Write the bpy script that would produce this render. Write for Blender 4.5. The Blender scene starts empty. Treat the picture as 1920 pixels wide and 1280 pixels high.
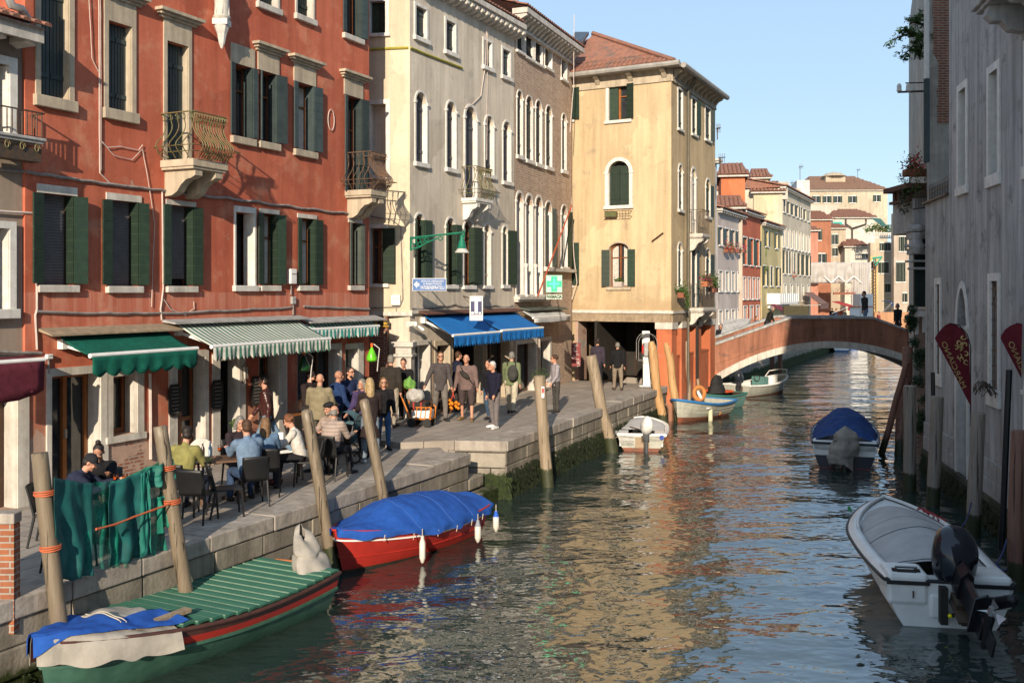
import bpy, math, random
from mathutils import Vector, Matrix, noise
random.seed(7)
FP = 1867.0; HZ = 550.0; CZ = 4.8
PI = math.pi
SC = bpy.context.scene
COL = SC.collection
ZN = 1.2; ZF = 1.35            # quay levels, near and far section
# ------------------------------------------------------------------ helpers
def at(x, y, D):
    return Vector(((x-960)/FP*D, D, CZ+(HZ-y)*D/FP))
def gp(x, y, z=ZF):
    D = FP*(CZ-z)/(y-HZ)
    return Vector(((x-960)/FP*D, D, z))
def nz(x, y=0, z=0): return noise.noise(Vector((x, y, z)))
def sm(a, b, x):
    t = max(0, min(1, (x-a)/(b-a))); return t*t*(3-2*t)
def lerp(a, b, t): return a+(b-a)*t

class MB:
    def __init__(s): s.v = []; s.f = []; s.m = []; s.M = None
    def add(s, vs, fs, mi=0):
        o = len(s.v)
        if s.M is not None: vs = [s.M @ Vector(v) for v in vs]
        s.v += [tuple(v) for v in vs]
        s.f += [tuple(i+o for i in f) for f in fs]; s.m += [mi]*len(fs)
        return s
    def box(s, x0, x1, y0, y1, z0, z1, mi=0):
        return s.add([(x0,y0,z0),(x1,y0,z0),(x1,y1,z0),(x0,y1,z0),(x0,y0,z1),(x1,y0,z1),(x1,y1,z1),(x0,y1,z1)],
              [(0,3,2,1),(4,5,6,7),(0,1,5,4),(1,2,6,5),(2,3,7,6),(3,0,4,7)], mi)
    def obox(s, c, sz, R=None, mi=0):
        R = R or Matrix.Identity(3); c = Vector(c); vs = []
        for a, b, d in ((-1,-1,-1),(1,-1,-1),(1,1,-1),(-1,1,-1),(-1,-1,1),(1,-1,1),(1,1,1),(-1,1,1)):
            vs.append(c+R @ Vector((a*sz[0]/2, b*sz[1]/2, d*sz[2]/2)))
        return s.add(vs, [(0,3,2,1),(4,5,6,7),(0,1,5,4),(1,2,6,5),(2,3,7,6),(3,0,4,7)], mi)
    def bar(s, a, b, w, h=None, mi=0):
        a = Vector(a); b = Vector(b); d = b-a; h = h or w
        q = d.to_track_quat('X', 'Z').to_matrix()
        return s.obox((a+b)/2, (d.length, w, h), q, mi)
    def quad(s, a, b, c, d, mi=0): return s.add([a,b,c,d], [(0,1,2,3)], mi)
    def prism(s, poly, z0, z1, mi=0):       # poly in xy
        n = len(poly)
        vs = [(p[0],p[1],z0) for p in poly]+[(p[0],p[1],z1) for p in poly]
        fs = [tuple(range(n-1,-1,-1)), tuple(range(n,2*n))]+[(i,(i+1)%n,(i+1)%n+n,i+n) for i in range(n)]
        return s.add(vs, fs, mi)
    def xz(s, poly, y0, y1, mi=0):          # poly in xz extruded along y
        n = len(poly)
        vs = [(p[0],y0,p[1]) for p in poly]+[(p[0],y1,p[1]) for p in poly]
        fs = [tuple(range(n)), tuple(range(2*n-1,n-1,-1))]+[(i+n,(i+1)%n+n,(i+1)%n,i) for i in range(n)]
        return s.add(vs, fs, mi)
    def yz(s, poly, x0, x1, mi=0):
        n = len(poly)
        vs = [(x0,p[0],p[1]) for p in poly]+[(x1,p[0],p[1]) for p in poly]
        fs = [tuple(range(n)), tuple(range(2*n-1,n-1,-1))]+[(i+n,(i+1)%n+n,(i+1)%n,i) for i in range(n)]
        return s.add(vs, fs, mi)
    def tube(s, pts, r, seg=8, mi=0, cap=True, sq=None, wob=0):
        pts = [Vector(p) for p in pts]; n = len(pts); vs = []
        up = Vector((0,0,1)); pu = None
        for i, p in enumerate(pts):
            d = (pts[min(i+1,n-1)]-pts[max(i-1,0)])
            d = d.normalized() if d.length > 1e-9 else Vector((0,0,1))
            if pu is None: u = d.cross(up if abs(d.z) < .9 else Vector((1,0,0))).normalized()
            else:
                u = pu-d*pu.dot(d)
                u = u.normalized() if u.length > 1e-6 else d.orthogonal().normalized()
            pu = u; w = d.cross(u)
            rr = r[i] if isinstance(r, (list, tuple)) else r
            for k in range(seg):
                a = 2*PI*k/seg; q = rr*(1+wob*nz(p.x*3+math.cos(a)*2, p.y*3+math.sin(a)*2, p.z*1.3))
                vs.append(p+u*math.cos(a)*q+w*math.sin(a)*q*(sq or 1))
        fs = [(i*seg+k, i*seg+(k+1)%seg, (i+1)*seg+(k+1)%seg, (i+1)*seg+k) for i in range(n-1) for k in range(seg)]
        if cap: fs += [tuple(range(seg-1,-1,-1)), tuple(range((n-1)*seg, n*seg))]
        return s.add(vs, fs, mi)
    def lathe(s, prof, c=(0,0,0), seg=12, mi=0):   # prof (r,z)
        vs = []; n = len(prof)
        for r, z in prof:
            for k in range(seg):
                a = 2*PI*k/seg; vs.append((c[0]+max(r,1e-4)*math.cos(a), c[1]+max(r,1e-4)*math.sin(a), c[2]+z))
        fs = [(i*seg+k, i*seg+(k+1)%seg, (i+1)*seg+(k+1)%seg, (i+1)*seg+k) for i in range(n-1) for k in range(seg)]
        fs += [tuple(range(seg-1,-1,-1)), tuple(range((n-1)*seg, n*seg))]
        return s.add(vs, fs, mi)
    def ell(s, c, r, seg=12, rings=8, R=None, mi=0):
        c = Vector(c); r = r if isinstance(r, (tuple, list)) else (r,r,r); vs = []
        for i in range(rings+1):
            th = PI*i/rings; th = min(max(th, .02), PI-.02)
            for k in range(seg):
                a = 2*PI*k/seg
                q = Vector((r[0]*math.sin(th)*math.cos(a), r[1]*math.sin(th)*math.sin(a), r[2]*math.cos(th)))
                vs.append(c+(R @ q if R else q))
        fs = [(i*seg+k, (i+1)*seg+k, (i+1)*seg+(k+1)%seg, i*seg+(k+1)%seg) for i in range(rings) for k in range(seg)]
        fs += [tuple(range(seg)), tuple(range((rings+1)*seg-1, rings*seg-1, -1))]
        return s.add(vs, fs, mi)
    def cone(s, a, b, ra, rb, seg=10, mi=0):       # capsule with two radii
        a = Vector(a); b = Vector(b); d = (b-a); L = d.length
        d = d/L if L > 1e-6 else Vector((0,0,1))
        pts = []; rr = []
        for k in (0,1,2,3):
            t = k/3*PI/2; pts.append(a-d*ra*math.cos(t)); rr.append(max(ra*math.sin(t), .002))
        for k in (3,2,1,0):
            t = k/3*PI/2; pts.append(b+d*rb*math.cos(t)); rr.append(max(rb*math.sin(t), .002))
        return s.tube(pts, rr, seg, mi)
    def grid(s, fn, nu, nv, mi=0, flip=False, closed=False):
        vs = [fn(i/nu, j/nv) for j in range(nv+1) for i in range(nu+1)]
        w = nu+1
        fs = [(j*w+i, j*w+i+1, (j+1)*w+i+1, (j+1)*w+i) for j in range(nv) for i in range(nu)]
        if flip: fs = [f[::-1] for f in fs]
        return s.add(vs, fs, mi)
    def sheet(s, fn, nu, nv, th, mi=0):            # grid with thickness along z-ish normal estimate
        vs = [Vector(fn(i/nu, j/nv)) for j in range(nv+1) for i in range(nu+1)]; w = nu+1
        def nrm(i, j):
            a = vs[j*w+min(i+1,nu)]-vs[j*w+max(i-1,0)]; b = vs[min(j+1,nv)*w+i]-vs[max(j-1,0)*w+i]
            q = a.cross(b); return q.normalized() if q.length > 1e-9 else Vector((0,0,1))
        bk = [vs[j*w+i]-nrm(i,j)*th for j in range(nv+1) for i in range(nu+1)]
        o = len(vs); fs = []
        for j in range(nv):
            for i in range(nu):
                f = (j*w+i, j*w+i+1, (j+1)*w+i+1, (j+1)*w+i); fs.append(f); fs.append(tuple(q+o for q in f[::-1]))
        ring = [i for i in range(w)]+[j*w+nu for j in range(1,nv+1)]+[nv*w+i for i in range(nu-1,-1,-1)]+[j*w for j in range(nv-1,0,-1)]
        for k in range(len(ring)):
            a, b = ring[k], ring[(k+1)%len(ring)]; fs.append((b, a, a+o, b+o))
        return s.add(vs+bk, fs, mi)
    def build(s, name, mats, parent=None, M=None, smooth=False, label=None, nofix=False, bev=0):
        me = bpy.data.meshes.new(name)
        vs = s.v
        if M is not None: vs = [tuple(M @ Vector(v)) for v in vs]
        if parent is not None:
            inv = WM(parent).inverted(); vs = [tuple(inv @ Vector(v)) for v in vs]
        me.from_pydata(vs, [], s.f)
        if not isinstance(mats, (list, tuple)): mats = [mats]
        for m in mats: me.materials.append(m)
        me.polygons.foreach_set('material_index', s.m)
        if not nofix:
            import bmesh
            bm = bmesh.new(); bm.from_mesh(me); bmesh.ops.recalc_face_normals(bm, faces=bm.faces); bm.to_mesh(me); bm.free()
        if smooth:
            me.polygons.foreach_set('use_smooth', [True]*len(me.polygons))
            if smooth != 'all':
                try: me.set_sharp_from_angle(angle=math.radians(40))
                except Exception: pass
        me.update()
        o = bpy.data.objects.new(name, me); COL.objects.link(o)
        if parent is not None: o.parent = parent
        if bev:
            b = o.modifiers.new('bevel', 'BEVEL'); b.width = bev; b.segments = 2; b.limit_method = 'ANGLE'
        if label: o['label'] = label
        return o
def WM(o):
    m = Matrix.LocRotScale(o.location, o.rotation_euler, o.scale)
    return WM(o.parent) @ m if o.parent else m
def tag(o, label=None, cat=None, group=None, kind=None):
    if label: o['label'] = label
    if cat: o['category'] = cat
    if group: o['group'] = group
    if kind: o['kind'] = kind
    return o
def thing(name, label, cat, loc=(0,0,0), rz=0, group=None):
    o = bpy.data.objects.new(name, None); COL.objects.link(o); o.empty_display_size = .2
    o.location = loc; o.rotation_euler = (0,0,rz)
    return tag(o, label, cat, group)
def copy_tree(o, parent=None):
    c = o.copy(); COL.objects.link(c); c.parent = parent
    for ch in [x for x in bpy.data.objects if x.parent == o]: copy_tree(ch, c)
    return c
def struct(o): o['kind'] = 'structure'; return o

# ------------------------------------------------------------------ materials
MATS = {}
def newmat(name):
    m = bpy.data.materials.new(name); m.use_nodes = True
    nt = m.node_tree; b = nt.nodes['Principled BSDF']; MATS[name] = m
    return m, nt, b
def nd(nt, t, **k):
    n = nt.nodes.new(t)
    for a, v in k.items():
        if a.startswith('i_'): n.inputs[a[2:].replace('_', ' ')].default_value = v
        else: setattr(n, a, v)
    return n
def c4(c): return (c[0], c[1], c[2], 1)
def ramp(nt, src, p0, p1, c0=(0,0,0), c1=(1,1,1)):
    r = nt.nodes.new('ShaderNodeValToRGB'); e = r.color_ramp.elements
    e[0].position = p0; e[1].position = p1; e[0].color = c4(c0); e[1].color = c4(c1)
    nt.links.new(src, r.inputs[0]); return r.outputs[0]
def mixc(nt, fac, a, b, mode='MIX'):
    m = nt.nodes.new('ShaderNodeMix'); m.data_type = 'RGBA'; m.blend_type = mode
    for i, v in ((0, fac), (6, a), (7, b)):
        if isinstance(v, (int, float)): m.inputs[i].default_value = v
        elif isinstance(v, (tuple, list)): m.inputs[i].default_value = c4(v)
        else: nt.links.new(v, m.inputs[i])
    return m.outputs[2]
def coords(nt, sc=(1,1,1), off=(0,0,0), rot=(0,0,0)):
    tc = nt.nodes.new('ShaderNodeTexCoord'); mp = nt.nodes.new('ShaderNodeMapping')
    mp.inputs['Scale'].default_value = sc; mp.inputs['Location'].default_value = off; mp.inputs['Rotation'].default_value = rot
    nt.links.new(tc.outputs['Object'], mp.inputs[0]); return mp.outputs[0]
def noi(nt, vec, scale, detail=4, rough=.55):
    n = nt.nodes.new('ShaderNodeTexNoise'); n.inputs['Scale'].default_value = scale
    n.inputs['Detail'].default_value = detail; n.inputs['Roughness'].default_value = rough
    nt.links.new(vec, n.inputs['Vector']); return n.outputs[0]
def bump(nt, b, h, strength=.3, dist=.02, prev=None):
    n = nt.nodes.new('ShaderNodeBump'); n.inputs['Strength'].default_value = strength; n.inputs['Distance'].default_value = dist
    nt.links.new(h, n.inputs['Height'])
    if prev is not None: nt.links.new(prev, n.inputs['Normal'])
    nt.links.new(n.outputs[0], b.inputs['Normal']); return n.outputs[0]
def pm(name, c1, c2=None, scale=3, rough=.8, metal=0, bmp=.15, bd=.01, bs=25, streak=0, c3=None, c3s=1.2, c3t=(.6,.68), spec=.4, seed=0, lo=.35, hi=.65, ov=0):
    m, nt, b = newmat(name)
    b.inputs['Roughness'].default_value = rough; b.inputs['Metallic'].default_value = metal
    b.inputs['Specular IOR Level'].default_value = spec
    c2 = c2 or tuple(x*.75 for x in c1)
    v = coords(nt, off=(seed*3.7, seed*1.3, seed*2.1))
    col = mixc(nt, ramp(nt, noi(nt, v, scale, 6, .6), lo, hi), c1, c2)
    if c3:
        n2 = noi(nt, coords(nt, off=(seed+9, 3, seed)), c3s, 8, .65)
        col = mixc(nt, ramp(nt, n2, *c3t), col, c3)
    if streak:
        n3 = noi(nt, coords(nt, sc=(5, 5, .35), off=(seed, 2, 1)), 1.0, 6, .65)
        col = mixc(nt, streak, col, ramp(nt, n3, .38, .68, (1,1,1), (.3,.3,.3)), 'MULTIPLY')
    if ov:
        oi = nt.nodes.new('ShaderNodeObjectInfo'); col = mixc(nt, 1, col, ramp(nt, oi.outputs['Random'], 0, 1, (1-ov,)*3, (1+ov*1.3, 1+ov*1.2, 1+ov*1.5)), 'MULTIPLY')
    nt.links.new(col, b.inputs['Base Color'])
    if bmp: bump(nt, b, noi(nt, v, bs, 4), bmp, bd)
    return m
def plaster(name, c1, c2, c3, streak=.3, seed=0, damp=None, bare=None, dampz=(0,2.2), c3t=(.56,.66), dark=(.3,.28,.26), band=None):
    """painted plaster: tone drift, blotches, rain streaks, damp foot, spots gone to brick"""
    m, nt, b = newmat(name); b.inputs['Roughness'].default_value = .92; b.inputs['Specular IOR Level'].default_value = .2
    v = coords(nt, off=(seed*3.1, seed, seed*2))
    n1 = noi(nt, v, .45, 8, .62); col = mixc(nt, ramp(nt, n1, .36, .64), c1, c2)
    n2 = noi(nt, coords(nt, off=(seed, 7, 2)), 1.7, 10, .68); col = mixc(nt, ramp(nt, n2, *c3t), col, c3)
    n3 = noi(nt, coords(nt, sc=(3.2, 3.2, .22), off=(seed, 1, 5)), 1.0, 8, .7)
    col = mixc(nt, streak, col, ramp(nt, n3, .42, .72, (1,1,1), dark), 'MULTIPLY')
    n5 = noi(nt, coords(nt, sc=(1,1,1)), 9, 6, .7)
    col = mixc(nt, .35, col, ramp(nt, n5, .3, .7, (1,1,1), (.72,.72,.72)), 'MULTIPLY')
    h = n2
    vo = nt.nodes.new('ShaderNodeTexVoronoi'); vo.inputs['Scale'].default_value = .55; vm = nt.nodes.new('ShaderNodeVectorMath'); vm.operation = 'MULTIPLY_ADD'
    nn = nt.nodes.new('ShaderNodeTexNoise'); nn.inputs['Scale'].default_value = 1.6; nn.inputs['Detail'].default_value = 5; nt.links.new(v, nn.inputs[0]); nt.links.new(nn.outputs[1], vm.inputs[0]); vm.inputs[1].default_value = (.9,.9,.9); nt.links.new(v, vm.inputs[2]); nt.links.new(vm.outputs[0], vo.inputs['Vector'])
    col = mixc(nt, 1, col, ramp(nt, vo.outputs['Color'], .1, .8, (.86,.85,.85), (1.06,1.06,1.07)), 'MULTIPLY')
    tc = nt.nodes.new('ShaderNodeTexCoord'); sp = nt.nodes.new('ShaderNodeSeparateXYZ'); nt.links.new(tc.outputs['Object'], sp.inputs[0])
    if band:    # lime runs below the sills
        r1 = nd(nt, 'ShaderNodeMapRange'); r1.interpolation_type = 'SMOOTHSTEP'; r1.inputs[1].default_value = band[0]; r1.inputs[2].default_value = band[1]; nt.links.new(sp.outputs[2], r1.inputs[0])
        r2 = nd(nt, 'ShaderNodeMath', operation='LESS_THAN'); r2.inputs[1].default_value = band[1]; nt.links.new(sp.outputs[2], r2.inputs[0])
        r3 = nd(nt, 'ShaderNodeMath', operation='MULTIPLY'); nt.links.new(r1.outputs[0], r3.inputs[0]); nt.links.new(r2.outputs[0], r3.inputs[1])
        r4 = nd(nt, 'ShaderNodeMath', operation='MULTIPLY'); nt.links.new(r3.outputs[0], r4.inputs[0]); nt.links.new(ramp(nt, noi(nt, coords(nt, sc=(7, 7, .25)), 1, 5, .7), .46, .66, (.12,)*3, (.75,)*3), r4.inputs[1])
        col = mixc(nt, r4.outputs[0], col, band[2])
    if damp:
        mr = nd(nt, 'ShaderNodeMapRange'); mr.inputs[1].default_value = dampz[0]; mr.inputs[2].default_value = dampz[1]
        mr.inputs[3].default_value = 1; mr.inputs[4].default_value = 0
        nt.links.new(sp.outputs[2], mr.inputs[0])
        ad = nd(nt, 'ShaderNodeMath', operation='ADD'); nt.links.new(mr.outputs[0], ad.inputs[0]); nt.links.new(noi(nt, v, 1.3, 8, .65), ad.inputs[1])
        col = mixc(nt, ramp(nt, ad.outputs[0], .85, 1.15), col, damp)
    if bare:
        nb = noi(nt, coords(nt, off=(seed*5, 2, 9)), .9, 6, .6)
        mr = nd(nt, 'ShaderNodeMapRange'); mr.inputs[1].default_value = bare[0]; mr.inputs[2].default_value = bare[1]
        mr.inputs[3].default_value = .22; mr.inputs[4].default_value = -.1
        nt.links.new(sp.outputs[2], mr.inputs[0])
        ad = nd(nt, 'ShaderNodeMath', operation='ADD'); nt.links.new(mr.outputs[0], ad.inputs[0]); nt.links.new(nb, ad.inputs[1])
        bc, _ = bricknode(nt, (.30,.12,.07), (.22,.10,.07), (.35,.31,.27))
        col = mixc(nt, ramp(nt, ad.outputs[0], .60, .612), col, mixc(nt, ramp(nt, noi(nt, v, 6, 6, .7), .35, .65), (.44,.30,.23), (.34,.24,.19)))
        k = ramp(nt, ad.outputs[0], .71, .722)
        col = mixc(nt, k, col, bc)
    nt.links.new(col, b.inputs['Base Color'])
    p = bump(nt, b, noi(nt, v, 30, 5), .25, .01)
    bump(nt, b, n2, .5, .02, p)
    return m
def bricknode(nt, c1, c2, mortar, scale=1.0, bw=.25, rh=.07, ms=.012):
    tc = nt.nodes.new('ShaderNodeTexCoord'); sp = nt.nodes.new('ShaderNodeSeparateXYZ'); nt.links.new(tc.outputs['Object'], sp.inputs[0])
    ad = nd(nt, 'ShaderNodeMath', operation='ADD'); nt.links.new(sp.outputs[0], ad.inputs[0]); nt.links.new(sp.outputs[1], ad.inputs[1])
    cb = nt.nodes.new('ShaderNodeCombineXYZ'); nt.links.new(ad.outputs[0], cb.inputs[0]); nt.links.new(sp.outputs[2], cb.inputs[1])
    br = nt.nodes.new('ShaderNodeTexBrick'); nt.links.new(cb.outputs[0], br.inputs['Vector'])
    br.inputs['Color1'].default_value = c4(c1); br.inputs['Color2'].default_value = c4(c2); br.inputs['Mortar'].default_value = c4(mortar)
    br.inputs['Scale'].default_value = scale; br.inputs['Brick Width'].default_value = bw; br.inputs['Row Height'].default_value = rh
    br.inputs['Mortar Size'].default_value = ms; br.inputs['Mortar Smooth'].default_value = .3
    return br.outputs['Color'], br.outputs['Fac']
def brick(name, c1, c2, mortar, wash=None, seed=0, wt=(.5,.62), bw=.25, rh=.07, ms=.012, scale=1.0, streak=.3, moss=None):
    m, nt, b = newmat(name); b.inputs['Roughness'].default_value = .92; b.inputs['Specular IOR Level'].default_value = .2
    col, fac = bricknode(nt, c1, c2, mortar, scale, bw, rh, ms)
    v = coords(nt, off=(seed, seed*2, 0))
    col = mixc(nt, .6, col, ramp(nt, noi(nt, v, 6, 6, .7), .3, .7, (1.0,1.0,1.0), (.55,.55,.55)), 'MULTIPLY')
    if wash: col = mixc(nt, ramp(nt, noi(nt, v, 1.1, 9, .68), *wt), col, wash)
    n3 = noi(nt, coords(nt, sc=(3, 3, .3)), 1, 6, .6)
    col = mixc(nt, streak, col, ramp(nt, n3, .4, .7, (1,1,1), (.35,.34,.32)), 'MULTIPLY')
    if moss:     # (z0,z1,color): growth below the tide line, fading upwards
        tc = nt.nodes.new('ShaderNodeTexCoord'); sp = nt.nodes.new('ShaderNodeSeparateXYZ'); nt.links.new(tc.outputs['Object'], sp.inputs[0])
        mr = nd(nt, 'ShaderNodeMapRange'); mr.inputs[1].default_value = moss[0]; mr.inputs[2].default_value = moss[1]
        mr.inputs[3].default_value = 1; mr.inputs[4].default_value = 0; nt.links.new(sp.outputs[2], mr.inputs[0])
        ad = nd(nt, 'ShaderNodeMath', operation='ADD'); nt.links.new(mr.outputs[0], ad.inputs[0]); nt.links.new(noi(nt, v, 2.2, 8, .7), ad.inputs[1])
        mc = mixc(nt, ramp(nt, noi(nt, v, 11, 6, .7), .35, .62), moss[2], tuple(x*.35 for x in moss[2]))
        col = mixc(nt, ramp(nt, ad.outputs[0], .82, 1.02), col, mc)
    nt.links.new(col, b.inputs['Base Color'])
    iv = nd(nt, 'ShaderNodeMath', operation='SUBTRACT'); iv.inputs[0].default_value = 1; nt.links.new(fac, iv.inputs[1])
    p = bump(nt, b, iv.outputs[0], .6, .012)
    bump(nt, b, noi(nt, v, 18, 6), .4, .02, p)
    return m
def emis(name, c, s):
    m, nt, b = newmat(name); b.inputs['Base Color'].default_value = c4(c)
    b.inputs['Emission Color'].default_value = c4(c); b.inputs['Emission Strength'].default_value = s; return m
def stripes(name, c1, c2, period, axis=0, rough=.8, trans=0):
    m, nt, b = newmat(name); b.inputs['Roughness'].default_value = rough
    tc = nt.nodes.new('ShaderNodeTexCoord'); sp = nt.nodes.new('ShaderNodeSeparateXYZ'); nt.links.new(tc.outputs['Object'], sp.inputs[0])
    mm = nd(nt, 'ShaderNodeMath', operation='MULTIPLY'); mm.inputs[1].default_value = 1/period; nt.links.new(sp.outputs[axis], mm.inputs[0])
    fr = nd(nt, 'ShaderNodeMath', operation='FRACT'); nt.links.new(mm.outputs[0], fr.inputs[0])
    gt = nd(nt, 'ShaderNodeMath', operation='GREATER_THAN'); gt.inputs[1].default_value = .5; nt.links.new(fr.outputs[0], gt.inputs[0])
    col = mixc(nt, gt.outputs[0], c1, c2)
    col = mixc(nt, .4, col, ramp(nt, noi(nt, coords(nt), 3, 6), .35, .7, (1,1,1), (.6,.58,.55)), 'MULTIPLY')
    nt.links.new(col, b.inputs['Base Color'])
    return m

M_RED = plaster('plaster_red', (.55,.160,.092), (.44,.113,.065), (.57,.23,.14), .5, 1, damp=(.38,.17,.11), dampz=(-.2,2.4), bare=(0,1.5), dark=(.42,.36,.34), c3t=(.52,.66), band=(2.5,3.62,(.56,.30,.22)))
M_CREAM = plaster('plaster_cream', (.68,.605,.49), (.60,.53,.43), (.52,.46,.38), .5, 2, damp=(.40,.30,.21), dampz=(0,3.2))
M_CREAM2 = plaster('plaster_ochre_light', (.66,.57,.42), (.60,.515,.38), (.52,.45,.34), .3, 3, damp=(.38,.28,.2), dampz=(0,3.2))
M_YEL = plaster('plaster_yellow', (.61,.475,.29), (.55,.42,.255), (.46,.36,.235), .5, 4, damp=(.40,.29,.17), dampz=(1.6,4.2))
M_GREYL = plaster('plaster_grey_left', (.34,.27,.21), (.27,.215,.17), (.40,.32,.25), .4, 5, bare=(0,3.0))
M_GREYR = plaster('plaster_grey_right', (.50,.48,.455), (.38,.37,.355), (.235,.23,.22), .95, 6, damp=(.38,.35,.31), dampz=(0,2.2), dark=(.34,.34,.35))
M_GREYR2 = plaster('plaster_grey_far', (.42,.39,.34), (.33,.31,.27), (.48,.44,.38), .5, 8, bare=(0,10), c3t=(.5,.6))
M_ORANGE = plaster('plaster_orange', (.52,.165,.075), (.44,.135,.065), (.45,.20,.12), .3, 7, damp=(.30,.15,.10), dampz=(-1.5,.3))
M_BRIDGE = plaster('plaster_bridge', (.40,.175,.11), (.29,.135,.09), (.19,.115,.085), .9, 9, damp=(.45,.16,.09), dampz=(0,1.6), dark=(.28,.26,.24))
M_BRICK = brick('brick_tan', (.56,.38,.27), (.42,.27,.19), (.55,.47,.38), wash=(.50,.41,.32), seed=1, wt=(.60,.74), rh=.085, bw=.28, ms=.016)
M_BRICKR = brick('brick_red', (.31,.12,.065), (.24,.09,.055), (.36,.31,.26), wash=(.42,.36,.29), seed=3, wt=(.6,.72))
M_STONE = pm('istria_stone', (.62,.58,.52), (.50,.46,.40), 5, .75, bmp=.3, streak=.45, c3=(.36,.34,.30), c3t=(.6,.72))
M_STONEW = pm('white_stone', (.72,.69,.64), (.60,.57,.52), 6, .7, bmp=.25, streak=.35)
M_STONEY = pm('sandy_stone', (.50,.42,.31), (.42,.35,.26), 5, .8, bmp=.3, streak=.5)
M_STONEG = pm('grey_stone', (.42,.41,.39), (.32,.31,.30), 5, .8, bmp=.3, streak=.5, seed=4)
M_GRN = pm('shutter_green', (.020,.040,.023), (.014,.029,.018), 7, .55, bmp=.1, streak=.2, ov=.35)
M_GRNL = pm('shutter_green_lines', (.08,.12,.07), None, 7, .6, bmp=.1)
M_TEAL = pm('shutter_teal', (.045,.066,.064), (.030,.047,.047), 4, .6, bmp=.1, streak=.3, ov=.35)
M_TEALL = pm('shutter_teal_lines', (.10,.15,.13), None, 7, .6)
M_GREYSH = pm('shutter_grey_green', (.085,.10,.085), (.06,.075,.065), 4, .7, streak=.3)
M_SLATE = pm('shutter_slate_wood', (.10,.10,.12), (.07,.07,.085), 4, .7, streak=.4)
M_WOOD = pm('window_wood', (.22,.075,.025), (.15,.05,.02), 6, .45, bmp=.1)
M_WOODO = pm('door_wood_orange', (.36,.13,.035), (.26,.09,.025), 6, .35, bmp=.1)
M_WOODD = pm('dark_wood', (.075,.035,.02), (.05,.025,.016), 6, .5, bmp=.2)
M_BEAM = pm('old_timber', (.36,.27,.18), (.24,.18,.12), 8, .85, bmp=.5, streak=.3)
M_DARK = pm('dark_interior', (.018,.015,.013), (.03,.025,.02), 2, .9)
M_BLIND = pm('grey_blind', (.17,.16,.17), (.13,.125,.13), 5, .6)
M_IRON = pm('wrought_iron', (.05,.05,.045), (.12,.07,.04), 12, .6, metal=.3, bmp=.2)
M_IRONG = pm('iron_green', (.13,.15,.06), (.16,.09,.04), 9, .6, metal=.1, bmp=.2)
M_IRONR = pm('iron_rust', (.16,.085,.045), (.07,.05,.04), 9, .7, metal=.1, bmp=.2)
M_WHITE = pm('white_paint', (.75,.74,.71), (.66,.65,.62), 5, .5, bmp=.05)
M_CABLE = pm('cable_grey', (.30,.27,.25), (.16,.14,.13), 6, .7)
M_CABLEW = pm('cable_white', (.62,.52,.46), (.5,.42,.38), 6, .6)
M_PIPE = pm('downpipe', (.12,.11,.08), (.09,.08,.06), 4, .5, metal=.2)
M_TILE = pm('roof_tile', (.31,.135,.085), (.19,.095,.07), 5, .9, bmp=.4, c3=(.14,.10,.08), c3s=2.2, c3t=(.52,.66))
M_TILEB = pm('roof_tile_brown', (.30,.17,.11), (.22,.13,.09), 5, .9, bmp=.4, c3=(.16,.11,.08), c3s=2.2, c3t=(.52,.66))
def glass(name, tint=(.02,.025,.03), rough=.06):
    m, nt, b = newmat(name); b.inputs['Base Color'].default_value = c4(tint); b.inputs['Roughness'].default_value = rough
    b.inputs['Specular IOR Level'].default_value = .8
    bump(nt, b, noi(nt, coords(nt), 1.6, 2), .12, .05); return m
M_GLASS = glass('window_glass')
def clear_glass():
    m, nt, b = newmat('clear_glass'); tr = nt.nodes.new('ShaderNodeBsdfTransparent'); gl = nt.nodes.new('ShaderNodeBsdfGlossy'); gl.inputs['Roughness'].default_value = .03
    fr = nt.nodes.new('ShaderNodeFresnel'); fr.inputs[0].default_value = 1.5; mx = nt.nodes.new('ShaderNodeMixShader')
    tr.inputs[0].default_value = (.9,.92,.92,1)
    nt.links.new(fr.outputs[0], mx.inputs[0]); nt.links.new(tr.outputs[0], mx.inputs[1]); nt.links.new(gl.outputs[0], mx.inputs[2])
    nt.links.new(mx.outputs[0], nt.nodes['Material Output'].inputs[0]); return m
M_CLEAR = clear_glass()
M_CURT = pm('curtain', (.55,.52,.46), (.42,.40,.36), 9, .9, bmp=.3)
_sol = {}
def solid(c, rough=.7, metal=0, spec=.4, nv=.12):
    k = (tuple(round(x, 3) for x in c), rough, metal)
    if k not in _sol:
        _sol[k] = pm('paint_%d' % len(_sol), c, tuple(x*(1-nv*2) for x in c), 6, rough, metal, bmp=.08, spec=spec)
    return _sol[k]
def cloth(c, nv=.3):
    k = ('cl',)+tuple(round(x, 3) for x in c)
    if k not in _sol:
        _sol[k] = pm('cloth_%d' % len(_sol), c, tuple(x*(1-nv) for x in c), 9, .9, bmp=.35, bd=.012, bs=35, spec=.2)
    return _sol[k]
SUN_E=4.5; SKY_E=.13; EXPO=0.6
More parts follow.
